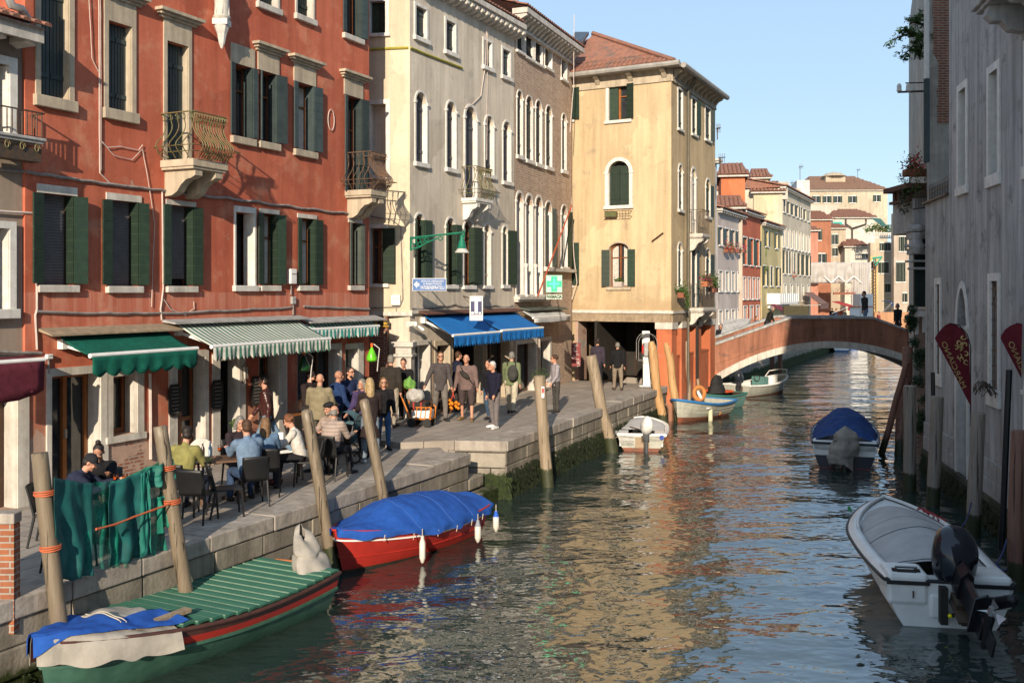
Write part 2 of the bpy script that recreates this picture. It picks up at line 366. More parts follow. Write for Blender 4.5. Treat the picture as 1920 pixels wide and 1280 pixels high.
# ------------------------------------------------------------------ facades
class Fac:
    def __init__(s, ox, oy, deg, root=None):
        a = math.radians(deg); s.ox = ox; s.oy = oy; s.dx = math.sin(a); s.dy = math.cos(a); s.nx = math.cos(a); s.ny = -math.sin(a)
        s.root = root; s.holes = []; s.deg = deg
        s.M = Matrix(((s.dx,-s.nx,0,ox),(s.dy,-s.ny,0,oy),(0,0,1,0),(0,0,0,1)))
        s.rz = math.radians(90-deg)
    def t(s, x, p=0):
        r = (x-960)/FP; ox = s.ox+s.nx*p; oy = s.oy+s.ny*p
        return (r*oy-ox)/(s.dx-r*s.dy)
    def Y(s, t, p=0): return s.oy+s.dy*t+s.ny*p
    def z(s, y, x, p=0): return CZ+(HZ-y)*s.Y(s.t(x, p), p)/FP
    def p(s, x, t):
        r = (x-960)/FP; return (r*(s.oy+s.dy*t)-s.ox-s.dx*t)/(s.nx-r*s.ny)
    def w(s, t, p, z): return Vector((s.ox+s.dx*t+s.nx*p, s.oy+s.dy*t+s.ny*p, z))
    def base(s, t, z, name, label, cat, group=None, p=0):
        return thing(name, label, cat, s.w(t, p, z), s.rz, group)

VR = random.Random(77)
def arcpts(t0, t1, zt, kind, n=12):
    """points of the arch from left spring to right spring, and spring height"""
    w = (t1-t0)/2; c = (t0+t1)/2
    if kind == 'round':
        zs = zt-w; return [(c-w*math.cos(PI*k/n), zs+w*math.sin(PI*k/n)) for k in range(n+1)], zs
    if kind == 'seg':
        h = w*.62; zs = zt-h; return [(c-w*math.cos(PI*k/n), zs+h*math.sin(PI*k/n)) for k in range(n+1)], zs
    h = w*1.9; zs = zt-h; out = []
    for k in range(n+1):
        u = k/n; x = -1+2*u; out.append((c+w*x, zs+h*(1-abs(x)**1.9)**.62))
    return out, zs
def wall(F, t0, t1, z0, z1, dep, mat, thick=.3, name='wall', back=True, sides=True, y0=0):
    mb = MB(); ts = {t0, t1}; zs = {z0, z1}
    for h in F.holes:
        if h[1] > t0 and h[0] < t1:
            ts |= {max(h[0], t0), min(h[1], t1)}; zs |= {max(h[2], z0), min(h[3], z1)}
    ts = sorted(t for t in ts if t0 <= t <= t1); zs = sorted(z for z in zs if z0 <= z <= z1)
    for i in range(len(ts)-1):
        for j in range(len(zs)-1):
            a, b, c, d = ts[i], ts[i+1], zs[j], zs[j+1]
            if b-a < 1e-5 or d-c < 1e-5: continue
            mt, mz = (a+b)/2, (c+d)/2
            if any(h[0] < mt < h[1] and h[2] < mz < h[3] for h in F.holes): continue
            mb.quad((a,y0,c), (b,y0,c), (b,y0,d), (a,y0,d))
    for h in F.holes:
        a, b, c, d, k = h
        if b < t0 or a > t1 or d < z0 or c > z1: continue
        zt = d
        if k:
            ap, zt = arcpts(a, b, d, k)
            for q in range(len(ap)-1):
                p0, p1 = ap[q], ap[q+1]; cx = a if (p0[0]+p1[0])/2 < (a+b)/2 else b
                mb.add([(p0[0],y0,p0[1]), (p1[0],y0,p1[1]), (cx,y0,d)], [(0,1,2)])
                mb.quad((p0[0],y0,p0[1]), (p1[0],y0,p1[1]), (p1[0],y0+thick,p1[1]), (p0[0],y0+thick,p0[1]))
            m = (a+b)/2; 
        else: mb.quad((a,y0,d), (b,y0,d), (b,y0+thick,d), (a,y0+thick,d))
        mb.quad((a,y0,c), (a,y0,zt), (a,y0+thick,zt), (a,y0+thick,c)); mb.quad((b,y0,c), (b,y0,zt), (b,y0+thick,zt), (b,y0+thick,c))
        mb.quad((a,y0,c), (b,y0,c), (b,y0+thick,c), (a,y0+thick,c))
    if sides:
        mb.quad((t0,y0,z0), (t0,y0,z1), (t0,dep,z1), (t0,dep,z0)); mb.quad((t1,y0,z0), (t1,y0,z1), (t1,dep,z1), (t1,dep,z0))
    if back:
        mb.quad((t0,dep,z0), (t1,dep,z0), (t1,dep,z1), (t0,dep,z1)); mb.quad((t0,y0,z1), (t1,y0,z1), (t1,dep,z1), (t0,dep,z1))
    return mb.build(name, mat, F.root, F.M, nofix=True)

def leaf(mb, t0, t1, z0, z1, y, th=.035, perp=False, step=.2, arch=0):
    """one shutter leaf: boards over a lighter backing; perp leaves stand along y from t0(y) to t1"""
    n = max(2, round((z1-z0)/step)); g = .008
    for k in range(n):
        a = z0+(z1-z0)*k/n+g/2; b = z0+(z1-z0)*(k+1)/n-g/2
        if perp: mb.box(y, y+th, t0, t1, a, b)
        else: mb.box(t0, t1, y-th, y, a, b)
    if perp: mb.box(y+.008, y+th-.008, min(t0,t1)+.006, max(t0,t1)-.006, z0+.004, z1-.004, 1)
    else: mb.box(t0+.006, t1-.006, y-th+.006, y-.006, z0+.004, z1-.004, 1)

def win(F, x0, x1, yt, yb, arch=None, rev=.22, fill='glass', st=.1, stm=None, jamb=True, sill=.09, head=0, corn=0, fl=0, fr=0, lin=0, rin=0,
        lm=None, ll=None, wood=None, curtain=False, px=True, name='window', slant=False, shutm=None, proud=.03, mull=1, sillm=None, sillp=.09):
    """window in pixels of the photograph's facade: left x, right x, top y and bottom y read at the left edge."""
    if px: t0, t1 = F.t(x0), F.t(x1); zt, zb = F.z(yt, x0), F.z(yb, x0)
    else: t0, t1, zt, zb = x0, x1, yt, yb
    F.holes.append((t0, t1, zb, zt, arch)); stm = stm or M_STONE; lm = lm or M_GRN; ll = ll or M_GRNL; wood = wood or M_WOOD
    w = t1-t0; mb = MB(); mats = [M_GLASS]
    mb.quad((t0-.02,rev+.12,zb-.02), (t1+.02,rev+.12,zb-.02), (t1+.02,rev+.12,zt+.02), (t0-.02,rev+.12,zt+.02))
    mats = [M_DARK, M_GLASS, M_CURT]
    if fill == 'glass':
        mb.quad((t0,rev+.03,zb), (t1,rev+.03,zb), (t1,rev+.03,zt), (t0,rev+.03,zt), 1)
        if curtain:
            for a, b in ((t0+.05, t0+w*.36), (t1-w*.36, t1-.05)):
                mb.grid(lambda u, v: (a+(b-a)*u, rev+.022-.008*math.sin(u*22), zb+.05+(zt-zb-.1)*v), 14, 2, 2)
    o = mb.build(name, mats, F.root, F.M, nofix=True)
    if fill == 'glass':
        s = MB(); y = rev-.03; f = .05
        for a in [t0, t1-f]: s.box(a, a+f, y, rev+.04, zb, zt)
        for m in range(mull): c = t0+w*(m+1)/(mull+1); s.box(c-f*.7, c+f*.7, y-.012, rev+.035, zb+.003, zt-.003)
        s.box(t0+f, t1-f, y, rev+.038, zb, zb+f); s.box(t0+f, t1-f, y, rev+.038, zt-f, zt)
        if zt-zb > 1.3: s.box(t0+f, t1-f, y+.008, rev+.036, zb+(zt-zb)*.66, zb+(zt-zb)*.66+f*.7)
        if arch:
            ap, zs = arcpts(t0, t1, zt, arch); c = (t0+t1)/2
            for q in range(len(ap)-1):
                a, b = ap[q], ap[q+1]; k = .07
                s.add([(a[0],y-.004,a[1]), (b[0],y-.004,b[1]), (lerp(b[0],c,k*2),y-.004,b[1]-k), (lerp(a[0],c,k*2),y-.004,a[1]-k)], [(0,1,2,3)])
        s.build('sash', wood, o, F.M)
    if fill == 'blind':
        s = MB(); n = int((zt-zb)/.05)
        for k in range(n):
            z = zb+(zt-zb)*k/n; dz = .05
            if slant and k < 3: continue
            s.add([(t0+.03,rev,z), (t1-.03,rev,z), (t1-.03,rev-.012,z+dz*.9), (t0+.03,rev-.012,z+dz*.9)], [(0,1,2,3)])
        s.box(t0+.005, t0+.04, rev-.04, rev+.05, zb, zt, 1); s.box(t1-.05, t1-.005, rev-.04, rev+.05, zb, zt, 1)
        s.build('blind', [M_BLIND, M_WOODD], o, F.M, nofix=True)
    if fill == 'shut':
        sm_ = shutm or lm
        for a, b in ((t0+.01, t0+w/2-.008), (t0+w/2+.008, t1-.01)):
            s = MB(); zt2 = zt
            if arch: zt2 = arcpts(t0, t1, zt, arch)[1]+ (w*.25 if arch != 'round' else w*.3)
            s.box(a, b, rev*.65, rev*.65+.035, zb+.01, zt2-.01)
            for q in (.18, .82): s.box(a+.01, b-.01, rev*.65-.02, rev*.65, zb+(zt2-zb)*q-.04, zb+(zt2-zb)*q+.04)
            for q in range(1, 4): c = a+(b-a)*q/4; s.box(c-.004, c+.004, rev*.65-.005, rev*.65, zb+.02, zt2-.02, 1)
            s.build('shutter', [sm_, M_DARK], o, F.M)
    if st and jamb:
        s = MB(); a, b = t0-st, t1+st; zl = zt
        if arch: ap, zl = arcpts(t0, t1, zt, arch)
        s.box(t0-st, t0, -proud, .01, zb, zl); s.box(t1, t1+st, -proud, .01, zb, zl)
        if arch:
            c = (t0+t1)/2; zc = zl
            for q in range(len(ap)-1):
                p0, p1 = ap[q], ap[q+1]
                def off(p):
                    v = Vector((p[0]-c, p[1]-zc)); l = v.length or 1; v = v*(l+st)/l; return (c+v.x, zc+v.y)
                o0, o1 = off(p0), off(p1)
                s.add([(p0[0],-proud,p0[1]), (p1[0],-proud,p1[1]), (o1[0],-proud,o1[1]), (o0[0],-proud,o0[1]),
                       (p0[0],.01,p0[1]), (p1[0],.01,p1[1]), (o1[0],.01,o1[1]), (o0[0],.01,o0[1])], [(0,1,2,3),(0,1,5,4),(3,2,6,7)])
            s.box(t0-st-.03, t0+.0, -proud-.03, .01, zl-.05, zl+.03); s.box(t1, t1+st+.03, -proud-.03, .01, zl-.05, zl+.03)
        else: s.box(t0-st, t1+st, -proud, .01, zt, zt+(head or st))
        # stone lining of the reveal
        e = .012
        s.box(t1-e, t1, 0, rev+.02, zb, zl); s.box(t0, t0+e, 0, rev+.02, zb, zl)
        s.build('frame', stm, o, F.M)
    elif head:
        s = MB(); s.box(t0-.06, t1+.06, -proud, .01, zt, zt+head); s.build('lintel', stm, o, F.M)
    if corn:
        s = MB(); zc = zt+(head or st)+.002; a, b = t0-st-.05, t1+st+.05
        for k, (pp, hh) in enumerate(((.07,.05),(.13,.05),(.20,.06))):
            s.box(a-pp*.8, b+pp*.8, -pp, .01, zc+k*.055, zc+k*.055+hh)
        s.build('cornice', stm, o, F.M)
    if sill:
        s = MB(); s.box(t0-st-.04, t1+st+.04, -sillp, rev, zb-sill, zb-.002); s.build('sill', sillm or stm, o, F.M, bev=.012)
    zl = zt if not arch else zt-w*.30
    def swing(s, tp, sg):
        an = sg*math.radians(VR.uniform(0, 16)); ca, sa = math.cos(an), math.sin(an)
        s.v = [(tp+(x-tp)*ca-(y+.045)*sa, -.045+(x-tp)*sa+(y+.045)*ca, z) for x, y, z in s.v]
    if fl: s = MB(); leaf(s, t0-fl+.02, t0+.03, zb+.02, zl-.01, -.045); swing(s, t0, 1); s.build('shutter', [lm, ll], o, F.M)
    if fr: s = MB(); leaf(s, t1-.03, t1+fr-.02, zb+.02, zl-.01, -.045); swing(s, t1, -1); s.build('shutter', [lm, ll], o, F.M)
    if rin: s = MB(); leaf(s, -.05, rev-.02, zb+.02, zl-.01, t1-.05, perp=True); s.build('shutter', [lm, ll], o, F.M)
    return o

def roofcols(mb, A, B, C, D, pitch=.2, r=.085, tl=.38):
    """barrel tiles on a roof face: eave A-B, ridge D-C (world/local coordinates)"""
    A, B, C, D = map(Vector, (A, B, C, D)); e = (B-A).normalized(); L = (B-A).length
    up = ((C+D)/2-(A+B)/2); up = (up-e*up.dot(e)); n = e.cross(up).normalized()
    if n.z < 0: n = -n
    uu = up.normalized(); H = up.length
    ta = (D-A).dot(e); tb = (C-A).dot(e); k = int(L/pitch)
    for i in range(k+1):
        u = i*pitch+pitch*.3
        h = H
        if u < ta: h = H*u/ta
        if u > tb and L-tb > 1e-3: h = min(h, H*(L-u)/(L-tb))
        if h < .12: continue
        m = max(1, int(h/tl)); vs = []; fs = []
        for j in range(m):
            v0 = j*tl; v1 = min(h, v0+tl*1.06)
            jj = .012*nz(i*1.7, j*2.3)
            for v, lift in ((v0, .03), (v1, .0)):
                for q in range(5):
                    a = PI*q/4; vs.append(A+e*(u+jj+r*math.cos(a))+uu*v+n*(r*.75*math.sin(a)+lift+.02))
            o = j*10; fs += [(o+q, o+q+1, o+q+6, o+q+5) for q in range(4)]+[(o, o+1, o+2, o+3, o+4)]
        mb.add(vs, fs)
    mb.add([A-n*.02, B-n*.02, C-n*.02, D-n*.02], [(0,1,2,3)])

def balcony(F, t0, t1, z, p, n_side, n_front, slabm, railm, parent, h=1.0, bulge=.22, th=.14, corb=True, scroll=True, capm=None, flowers=None):
    b = MB(); b.box(t0, t1, -p, 0, z-th, z); b.box(t0+.03, t1-.03, -p+.03, 0, z-th-.05, z-th+.01)
    slab = b.build('balcony', slabm, parent, F.M, bev=.01)
    if corb:
        for tc in (t0+.12, t1-.30):
            c = MB(); pr = [(-p*.93,z-th-.05),(-p*.93,z-th-.17),(-p*.80,z-th-.22),(-p*.66,z-th-.24),(-p*.5,z-th-.34),(-p*.38,z-th-.47),(-p*.22,z-th-.54),(0,z-th-.56),(0,z-th-.05)]
            c.yz(pr, tc, tc+.2); c.build('corbel', slabm, slab, F.M)
    r = MB()
    def bar_(tx, py, ox, oy):
        pts = []
        for k in range(13):
            u = k/12; zz = z+.02+u*(h-.04)
            o = bulge*math.exp(-((u-.26)/.2)**2)*(1 if u > .0 else 1)-.05*math.exp(-((u-.72)/.13)**2)+.01
            if bulge == 0: o = 0
            pts.append((tx+ox*o, -(py+oy*o), zz))
        r.tube(pts, .011, 5)
        if scroll and bulge:
            c = Vector((tx+ox*.01, -(py+oy*.01), z+h-.09)); tang = Vector((ox, -oy, 0))
            pts = [c+tang*(.055*math.cos(a)*.9)+Vector((0,0,.06*math.sin(a))) for a in [2*PI*q/8 for q in range(8)]]
            r.tube(pts, .009, 4)
    for k in range(n_side):
        u = (k+.5)/n_side; bar_(t0+.03, u*p, -1, 0); bar_(t1-.03, u*p, 1, 0)
    for k in range(n_front):
        u = (k+.5)/n_front; bar_(t0+.03+(t1-t0-.06)*u, p-.03, 0, 1)
    e = .03
    loop = [(t0+e,0,z+h), (t0+e,-p+e,z+h), (t1-e,-p+e,z+h), (t1-e,0,z+h)]
    for a, c in zip(loop[:-1], loop[1:]): r.bar(a, c, .04, .02)
    if bulge:
        for zz, oo in ((.14,.10), (.24,.2)):
            l2 = [(t0+e-oo,0,z+zz), (t0+e-oo,-p+e-oo,z+zz), (t1-e+oo,-p+e-oo,z+zz), (t1-e+oo,0,z+zz)]
            for a, c in zip(l2[:-1], l2[1:]): r.tube([a, c], .009, 4)
    r.build('railing', railm, slab, F.M)
    return slab

def awning(F, xl, xr, yt, xbl, yb, val, cm, vm, label, barm=None, name='awning', scal=.3, cass=None, arms=True, p0=.12, sag=.05, tr=None, t1=None, group=None):
    t0 = F.t(xl, p0); t1 = t1 or F.t(xr, p0); zt = F.z(yt, xl, p0); p = F.p(xbl, t0)
    zb = CZ+(HZ-yb)*F.Y(t0, p)/FP
    root = F.base(t0, zt, name, label, 'awning', group)
    L = t1-t0
    def cn(u, v):
        w = .012*nz(u*L*2.3, v*3, xl)+.01*math.sin(u*L*5)*v*(1-v)*4
        return (t0+L*u, -(p0+(p-p0)*v), lerp(zt, zb, v)-sag*4*v*(1-v)*.5+w*4*v*(1-v))
    m = MB(); m.sheet(cn, 40, 10, .006); m.build('canopy', cm, root, F.M, smooth='all')
    m = MB()
    n = max(1, round(L/scal))
    def vl(u, v):
        q = abs(math.sin(PI*u*n)) if scal > .12 else abs((u*n) % 1-.5)*2
        hh = val*(1-.22*(1-q))
        sw = .022*math.sin(u*L*17+2*nz(u*7, xl))*v
        return (t0+L*u, -(p+.03+sw), zb-.02-hh*v)
    m.sheet(vl, n*8, 4, .004); m.build('valance', vm, root, F.M, smooth='all')
    m = MB(); m.tube([(t0-.03,-p-.0,zb), (t1+.03,-p,zb)], .042, 8); m.build('front_bar', barm or M_WHITE, root, F.M, smooth=True)
    if arms:
        for tt in (t0+.12, t1-.15):
            m = MB(); el = (tt+(.32 if tt < (t0+t1)/2 else -.32), -(p*.5), lerp(zt, zb, .5)-.16)
            m.bar((tt,-.03,zt-.16), el, .045, .06); m.bar(el, (tt,-p+.03,zb-.02), .04, .05)
            m.box(tt-.05, tt+.05, -.14, -.003, zt-.24, zt-.07); m.build('arm', M_WHITE, root, F.M)
    if cass:
        m = MB(); a, b, d, mm = cass
        ta, tb = F.t(a), F.t(b)
        m.add([(ta,-.003,zt+d), (tb,-.003,zt+d), (tb,-.36,zt+.03), (ta,-.36,zt+.03), (ta,-.003,zt+d-.05), (tb,-.003,zt+d-.05), (tb,-.36,zt-.0), (ta,-.36,zt-.0)],
              [(0,1,2,3),(7,6,5,4),(3,2,6,7),(0,3,7,4),(1,5,6,2)])
        m.build('rain_hood', mm, root, F.M)
    return root

def cable(pts, r, label, m=None, name='cable', group=None):
    mb = MB(); mb.tube(pts, r, 5); o = mb.build(name, m or M_CABLE)
    return tag(o, label, 'cable', group)
def wallcable(F, px, r, label, m=None, sag=.04, p=.03, wob=.012, name='cable', group=None):
    pts = []
    for (x0, y0), (x1, y1) in zip(px[:-1], px[1:]):
        ta, tb = F.t(x0), F.t(x1); za, zb = F.z(y0, x0), F.z(y1, x1); n = max(3, int(math.hypot(tb-ta, zb-za)/.22))
        for k in range(n):
            u = k/n; pts.append(F.w(lerp(ta, tb, u), p+wob*nz(ta+u*9, za)*.5, lerp(za, zb, u)-sag*math.sin(PI*((u*3) % 1))*abs(tb-ta)*.1+wob*nz(u*14, x0)))
    pts.append(F.w(F.t(px[-1][0]), p, F.z(px[-1][1], px[-1][0])))
    return cable(pts, r, label, m, name, group)
def text_mesh(txt, size, depth=.004, bold=0):
    cu = bpy.data.curves.new('t', 'FONT'); cu.body = txt; cu.size = size; cu.extrude = depth; cu.align_x = 'CENTER'; cu.align_y = 'CENTER'; cu.offset = bold
    ob = bpy.data.objects.new('t', cu); COL.objects.link(ob); dg = bpy.context.evaluated_depsgraph_get()
    me = bpy.data.meshes.new_from_object(ob.evaluated_get(dg)); bpy.data.objects.remove(ob)
    return me
def text_into(mb, txt, size, M, mi=0, bold=0, width=None, height=None):
    """adds lettering; M maps text plane (x right, y up, z out) to build space"""
    me = text_mesh(txt, size, .003, bold); vs = [v.co.copy() for v in me.vertices]
    w = max(v.x for v in vs)-min(v.x for v in vs); hh = max(v.y for v in vs)-min(v.y for v in vs)
    sx = width/w if width else 1; sy = height/hh if height else 1
    fs = [tuple(p.vertices) for p in me.polygons]
    mb.add([M @ Vector((v.x*sx, v.y*sy, v.z)) for v in vs], fs, mi); bpy.data.meshes.remove(me)
# ------------------------------------------------------------------ red building
P0 = gp(60, 946, ZN)
R = Fac(P0.x, P0.y, 25.5); R.root = thing('red_building', 'long red plastered house with dark green shutters and two bulging iron balconies', 'building', R.w(0, 0, ZN), R.rz)
RT0 = R.t(47); RT1 = R.t(692)
T = dict(lm=M_TEAL, ll=M_TEALL)
# second floor
win(R, 75, 129, -60, 178, rev=.2, fill='shut', st=.1, stm=M_STONEY, sill=.2, head=.3, corn=1, lm=M_TEAL)
win(R, 202, 246, 38, 203, rev=.2, fill='shut', st=.1, stm=M_STONEY, sill=.2, head=.42, corn=1, lm=M_TEAL)
win(R, 312, 352, 76, 304, rev=.2, fill='shut', st=.09, stm=M_STONEY, sill=0, head=.42, corn=1, lm=M_TEAL, name='balcony_door')
win(R, 435, 473, 117, 254, rev=.24, fill='glass', jamb=False, st=.02, stm=M_STONEY, sill=.16, head=.42, fl=.16, fr=.12, rin=1, **T)
win(R, 486, 519, 131, 264, rev=.24, fill='glass', jamb=False, st=.02, stm=M_STONEY, sill=.16, head=.42, corn=1, fl=.02, fr=.26, rin=1, **T)
win(R, 553, 588, 152, 279, rev=.24, fill='glass', curtain=True, jamb=False, st=.04, stm=M_STONEY, sill=.16, head=.42, corn=1, fl=.12, fr=.26, rin=1, **T)
win(R, 647, 677, 177, 360, rev=.24, fill='glass', jamb=False, st=.04, stm=M_STONEY, sill=0, head=.42, corn=1, fl=.12, fr=.24, rin=1, name='balcony_door', **T)
# third floor (only the lower ends are in view)
win(R, 485, 520, -120, 4, rev=.24, fill='shut', st=.06, stm=M_STONE, sill=.14, lm=M_GRN)
win(R, 556, 586, -105, 26, rev=.24, fill='shut', st=.06, stm=M_STONE, sill=.14, lm=M_GRN)
win(R, 645, 676, -80, 62, rev=.24, fill='glass', jamb=False, st=.04, stm=M_STONE, sill=.14, fl=.14, fr=.22, rin=1, **T)
# first floor
G1 = dict(rev=.2, jamb=False, st=.03, stm=M_STONE, sill=.13)
win(R, 74, 138, 361, 534, fill='blind', head=.15, fl=.22, fr=.24, rin=1, **G1)
win(R, 203, 259, 374, 536, fill='blind', head=.13, fl=.20, fr=.20, rin=1, **G1)
win(R, 314, 362, 383, 536, fill='blind', head=.10, fl=.18, fr=.20, rin=1, slant=True, **G1)
win(R, 441, 476, 397, 535, fill='dark', rev=.26, st=.05, stm=M_STONEW, sill=.13, head=.13)
win(R, 489, 519, 399, 535, fill='glass', curtain=True, head=.10, fl=.20, fr=.22, rin=1, **G1)
win(R, 560, 590, 408, 535, fill='glass', curtain=True, head=.10, fl=.12, fr=.24, rin=1, **G1)
win(R, 655, 676, 417, 535, fill='glass', head=.10, fl=.06, fr=.10, rin=1, lm=M_GREYSH, ll=M_GREYSH, **G1)
# ground floor openings
def shop(F, x0, x1, yt, zb, kind='door', dep=.35, stl=.12, str_=.12, sth=.14, stm=None, **k):
    t0, t1 = F.t(x0), F.t(x1); zt = F.z(yt, x0); F.holes.append((t0, t1, zb, zt, None)); stm = stm or M_STONE
    m = MB(); w = t1-t0; y = dep
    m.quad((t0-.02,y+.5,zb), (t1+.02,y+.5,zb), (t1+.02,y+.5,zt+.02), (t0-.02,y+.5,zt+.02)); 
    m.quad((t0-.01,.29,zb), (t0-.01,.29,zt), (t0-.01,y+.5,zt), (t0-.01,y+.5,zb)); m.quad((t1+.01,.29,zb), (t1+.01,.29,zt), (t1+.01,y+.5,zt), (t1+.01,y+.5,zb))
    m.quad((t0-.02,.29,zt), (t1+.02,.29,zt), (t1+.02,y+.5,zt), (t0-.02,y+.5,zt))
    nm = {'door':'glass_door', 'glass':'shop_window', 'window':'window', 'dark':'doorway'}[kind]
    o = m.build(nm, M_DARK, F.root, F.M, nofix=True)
    s = MB(); s.box(t0-stl, t0, -.035, .012, zb, zt+sth) if stl else 0; s.box(t1, t1+str_, -.035, .012, zb, zt+sth) if str_ else 0
    s.box(t0, t1, -.033, .01, zt, zt+sth)
    s.box(t1-.012, t1, .0, dep-.06, zb, zt); s.box(t0, t0+.012, .0, dep-.06, zb, zt)
    if kind == 'window': s.box(t0-stl-.03, t1+str_+.03, -.07, .2, zb-.12, zb-.002)
    s.build('frame', stm, o, F.M)
    if kind in ('door', 'window', 'glass'):
        wd = k.get('wood', M_WOODO if kind == 'door' else M_WOOD); g = MB(); g.quad((t0+.03,y,zb), (t1-.03,y,zb), (t1-.03,y,zt), (t0+.03,y,zt))
        g.build('pane', k.get('gl', M_GLASS), o, F.M, nofix=True)
        s = MB(); f = .07
        for a in (t0+.013, t1-f-.013): s.box(a, a+f, y-.05, y+.02, zb, zt)
        s.box(t0+.013+f, t1-f-.013, y-.048, y+.02, zt-f, zt-.002); s.box(t0+.013+f, t1-f-.013, y-.048, y+.02, zb+.002, zb+f*1.3)
        for q in k.get('mull', (.5,)): s.box(t0+w*q-f*.6, t0+w*q+f*.6, y-.07, y+.018, zb+.004, zt-.004)
        for q in k.get('rails', ()): s.box(t0+f, t1-f, y-.045, y+.017, zb+(zt-zb)*q, zb+(zt-zb)*q+.08)
        s.build('sash', wd, o, F.M)
        if kind == 'door':
            h = MB(); h.box(t0+w*.5-.02, t0+w*.5+.02, y-.11, y-.07, zb+1.0, zb+1.16); h.build('handle', M_STONEY, o, F.M)
    return o
shop(R, 95, 187, 706, ZN, 'door', stl=.1, str_=.17)
shop(R, 210, 256, 706, R.z(818, 210), 'window', stl=.14, str_=.16, wood=M_WOOD, mull=())
shop(R, 331, 383, 672, ZN+.02, 'glass', stl=.22, str_=.1, wood=M_WOOD, rails=(.42,.0))
shop(R, 411, 447, 676, ZN+.02, 'dark', stl=.22, str_=.2)
shop(R, 485, 521, 670, ZN+.02, 'glass', stl=.0, str_=.3, wood=M_WOOD)
shop(R, 557, 634, 660, ZN+.02, 'glass', stl=.0, str_=.12, wood=M_WOODD, mull=(.7,))
shop(R, 647, 670, 655, ZN+.02, 'glass', stl=.0, str_=.25, wood=M_GRN, mull=())
wall(R, RT0, RT1, ZN-.6, 14.6, 9, M_RED)
m = MB(); m.box(RT0-.2, RT1+.2, -.35, 9.2, 14.6, 14.75); roofcols(m, (RT0-.3,-.5,14.76), (RT1+.3,-.5,14.76), (RT1-4,4.5,16.6), (RT0+4,4.5,16.6)); m.build('roof', M_TILE, R.root, R.M)
# balconies
tb = R.t(300); pb = .85; zb = CZ+(HZ-301)*R.Y(tb)/FP
balcony(R, tb, R.t(428, pb), zb-.0, pb, 5, 13, M_STONEY, M_IRONG, R.root, h=.92)
tb = R.t(646); zb2 = CZ+(HZ-357)*R.Y(tb)/FP
balcony(R, tb, R.t(727, .8), zb2, .8, 5, 12, M_STONEY, M_IRONR, R.root, h=.95)
# niche statue on its bracket
t = R.t(402); sp_ = R.w(t, .2, R.z(40, 402))
st = thing('statue', 'small weathered stone saint on a white bracket high on the red wall', 'statue', sp_)
m = MB(); m.lathe([(.17,0),(.19,.05),(.14,.12),(.16,.4),(.13,.7),(.15,.95),(.13,1.05),(.06,1.1)], sp_, 10); m.ell(sp_+Vector((0,0,1.2)), (.09,.1,.12))
m.cone(sp_+Vector((-.12,-.05,.9)), sp_+Vector((.02,-.16,.7)), .05, .04); m.cone(sp_+Vector((.13,-.03,.92)), sp_+Vector((.05,-.17,.6)), .05, .04)
for k in range(6): a = k; m.tube([sp_+Vector((.15*math.cos(a), .15*math.sin(a), .05)), sp_+Vector((.12*math.cos(a+.3), .12*math.sin(a+.3), .7))], .02, 5)
m.build('figure', M_STONE, st, smooth=True)
m = MB(); m.prism([(sp_.x+.22*math.cos(a), sp_.y+.22*math.sin(a)) for a in [PI/4+PI/2*k for k in range(4)]], sp_.z-.12, sp_.z); m.lathe([(.02,-.6),(.06,-.5),(.1,-.3),(.17,-.12)], sp_, 8); m.build('bracket', M_STONEW, st)
# awnings
M_AG = cloth((.006,.105,.072), .3); M_AB = cloth((.012,.145,.44), .15); M_BURG = cloth((.12,.022,.035), .3)
M_ASTR = stripes('awning_stripes', (.62,.60,.54), (.05,.16,.11), .135)
M_ASTR2 = stripes('awning_stripes_teal', (.62,.64,.60), (.0,.24,.20), .15)
awning(R, 110, 311, 629, 171, 667, .36, M_AG, M_AG, 'green canvas awning with scalloped edge over the corner table', scal=.32, cass=(70, 318, .14, M_BEAM), sag=.1)
awning(R, 330, 556, 607, 398, 650, .27, M_ASTR, M_ASTR, 'large green and cream striped awning over the cafe door', scal=.135, cass=(303, 560, .09, M_STONEG))
awning(R, 572, 690, 606, 585, 618, .24, M_ASTR2, M_ASTR2, 'short turquoise and white striped awning at the end of the red house', scal=.13, cass=(560, 703, .13, M_STONEG), arms=False, t1=R.t(690))
# wires on the red wall
wallcable(R, [(48,322),(170,340),(300,356),(478,377),(640,398),(691,406)], .028, 'thick dark cable bundle crossing the red wall above the first floor windows', sag=.12)
wallcable(R, [(66,584),(140,587),(300,587),(545,576)], .026, 'grey cable bundle on the red wall above the awnings')
wallcable(R, [(568,574),(691,579)], .03, 'iron conduit on the red wall above the turquoise striped awning', name='conduit')
wallcable(R, [(183,-20),(184,140),(184,250),(185,325),(205,345),(240,350),(290,356)], .011, 'pale wire hanging down the red wall between two upper windows', M_CABLEW)
wallcable(R, [(186,-20),(187,150),(187,320)], .008, 'thin pale wire running beside the hanging wire', M_CABLEW)
wallcable(R, [(163,-20),(168,60),(170,110),(184,138)], .007, 'loose pale wire looping away from the main wire at the top', M_CABLEW)
wallcable(R, [(188,265),(200,277),(225,275),(258,282),(265,272)], .009, 'slack pale wire loop below the second upper window', M_CABLEW)
wallcable(R, [(190,268),(212,292),(245,300),(265,280),(275,335),(288,420),(285,480),(282,575)], .007, 'thin pale wire drooping past the second green shutter', M_CABLEW)
wallcable(R, [(302,360),(303,480),(304,540),(299,580),(301,600)], .016, 'cream conduit running down beside the third blind', M_CABLEW)
wallcable(R, [(304,560),(318,580),(345,590),(362,578),(361,565)], .008, 'curled wire end above the striped awning', M_CABLEW)
wallcable(R, [(64,400),(66,480),(67,580),(64,590),(67,655)], .018, 'cream conduit at the left edge of the red wall', M_CABLEW)
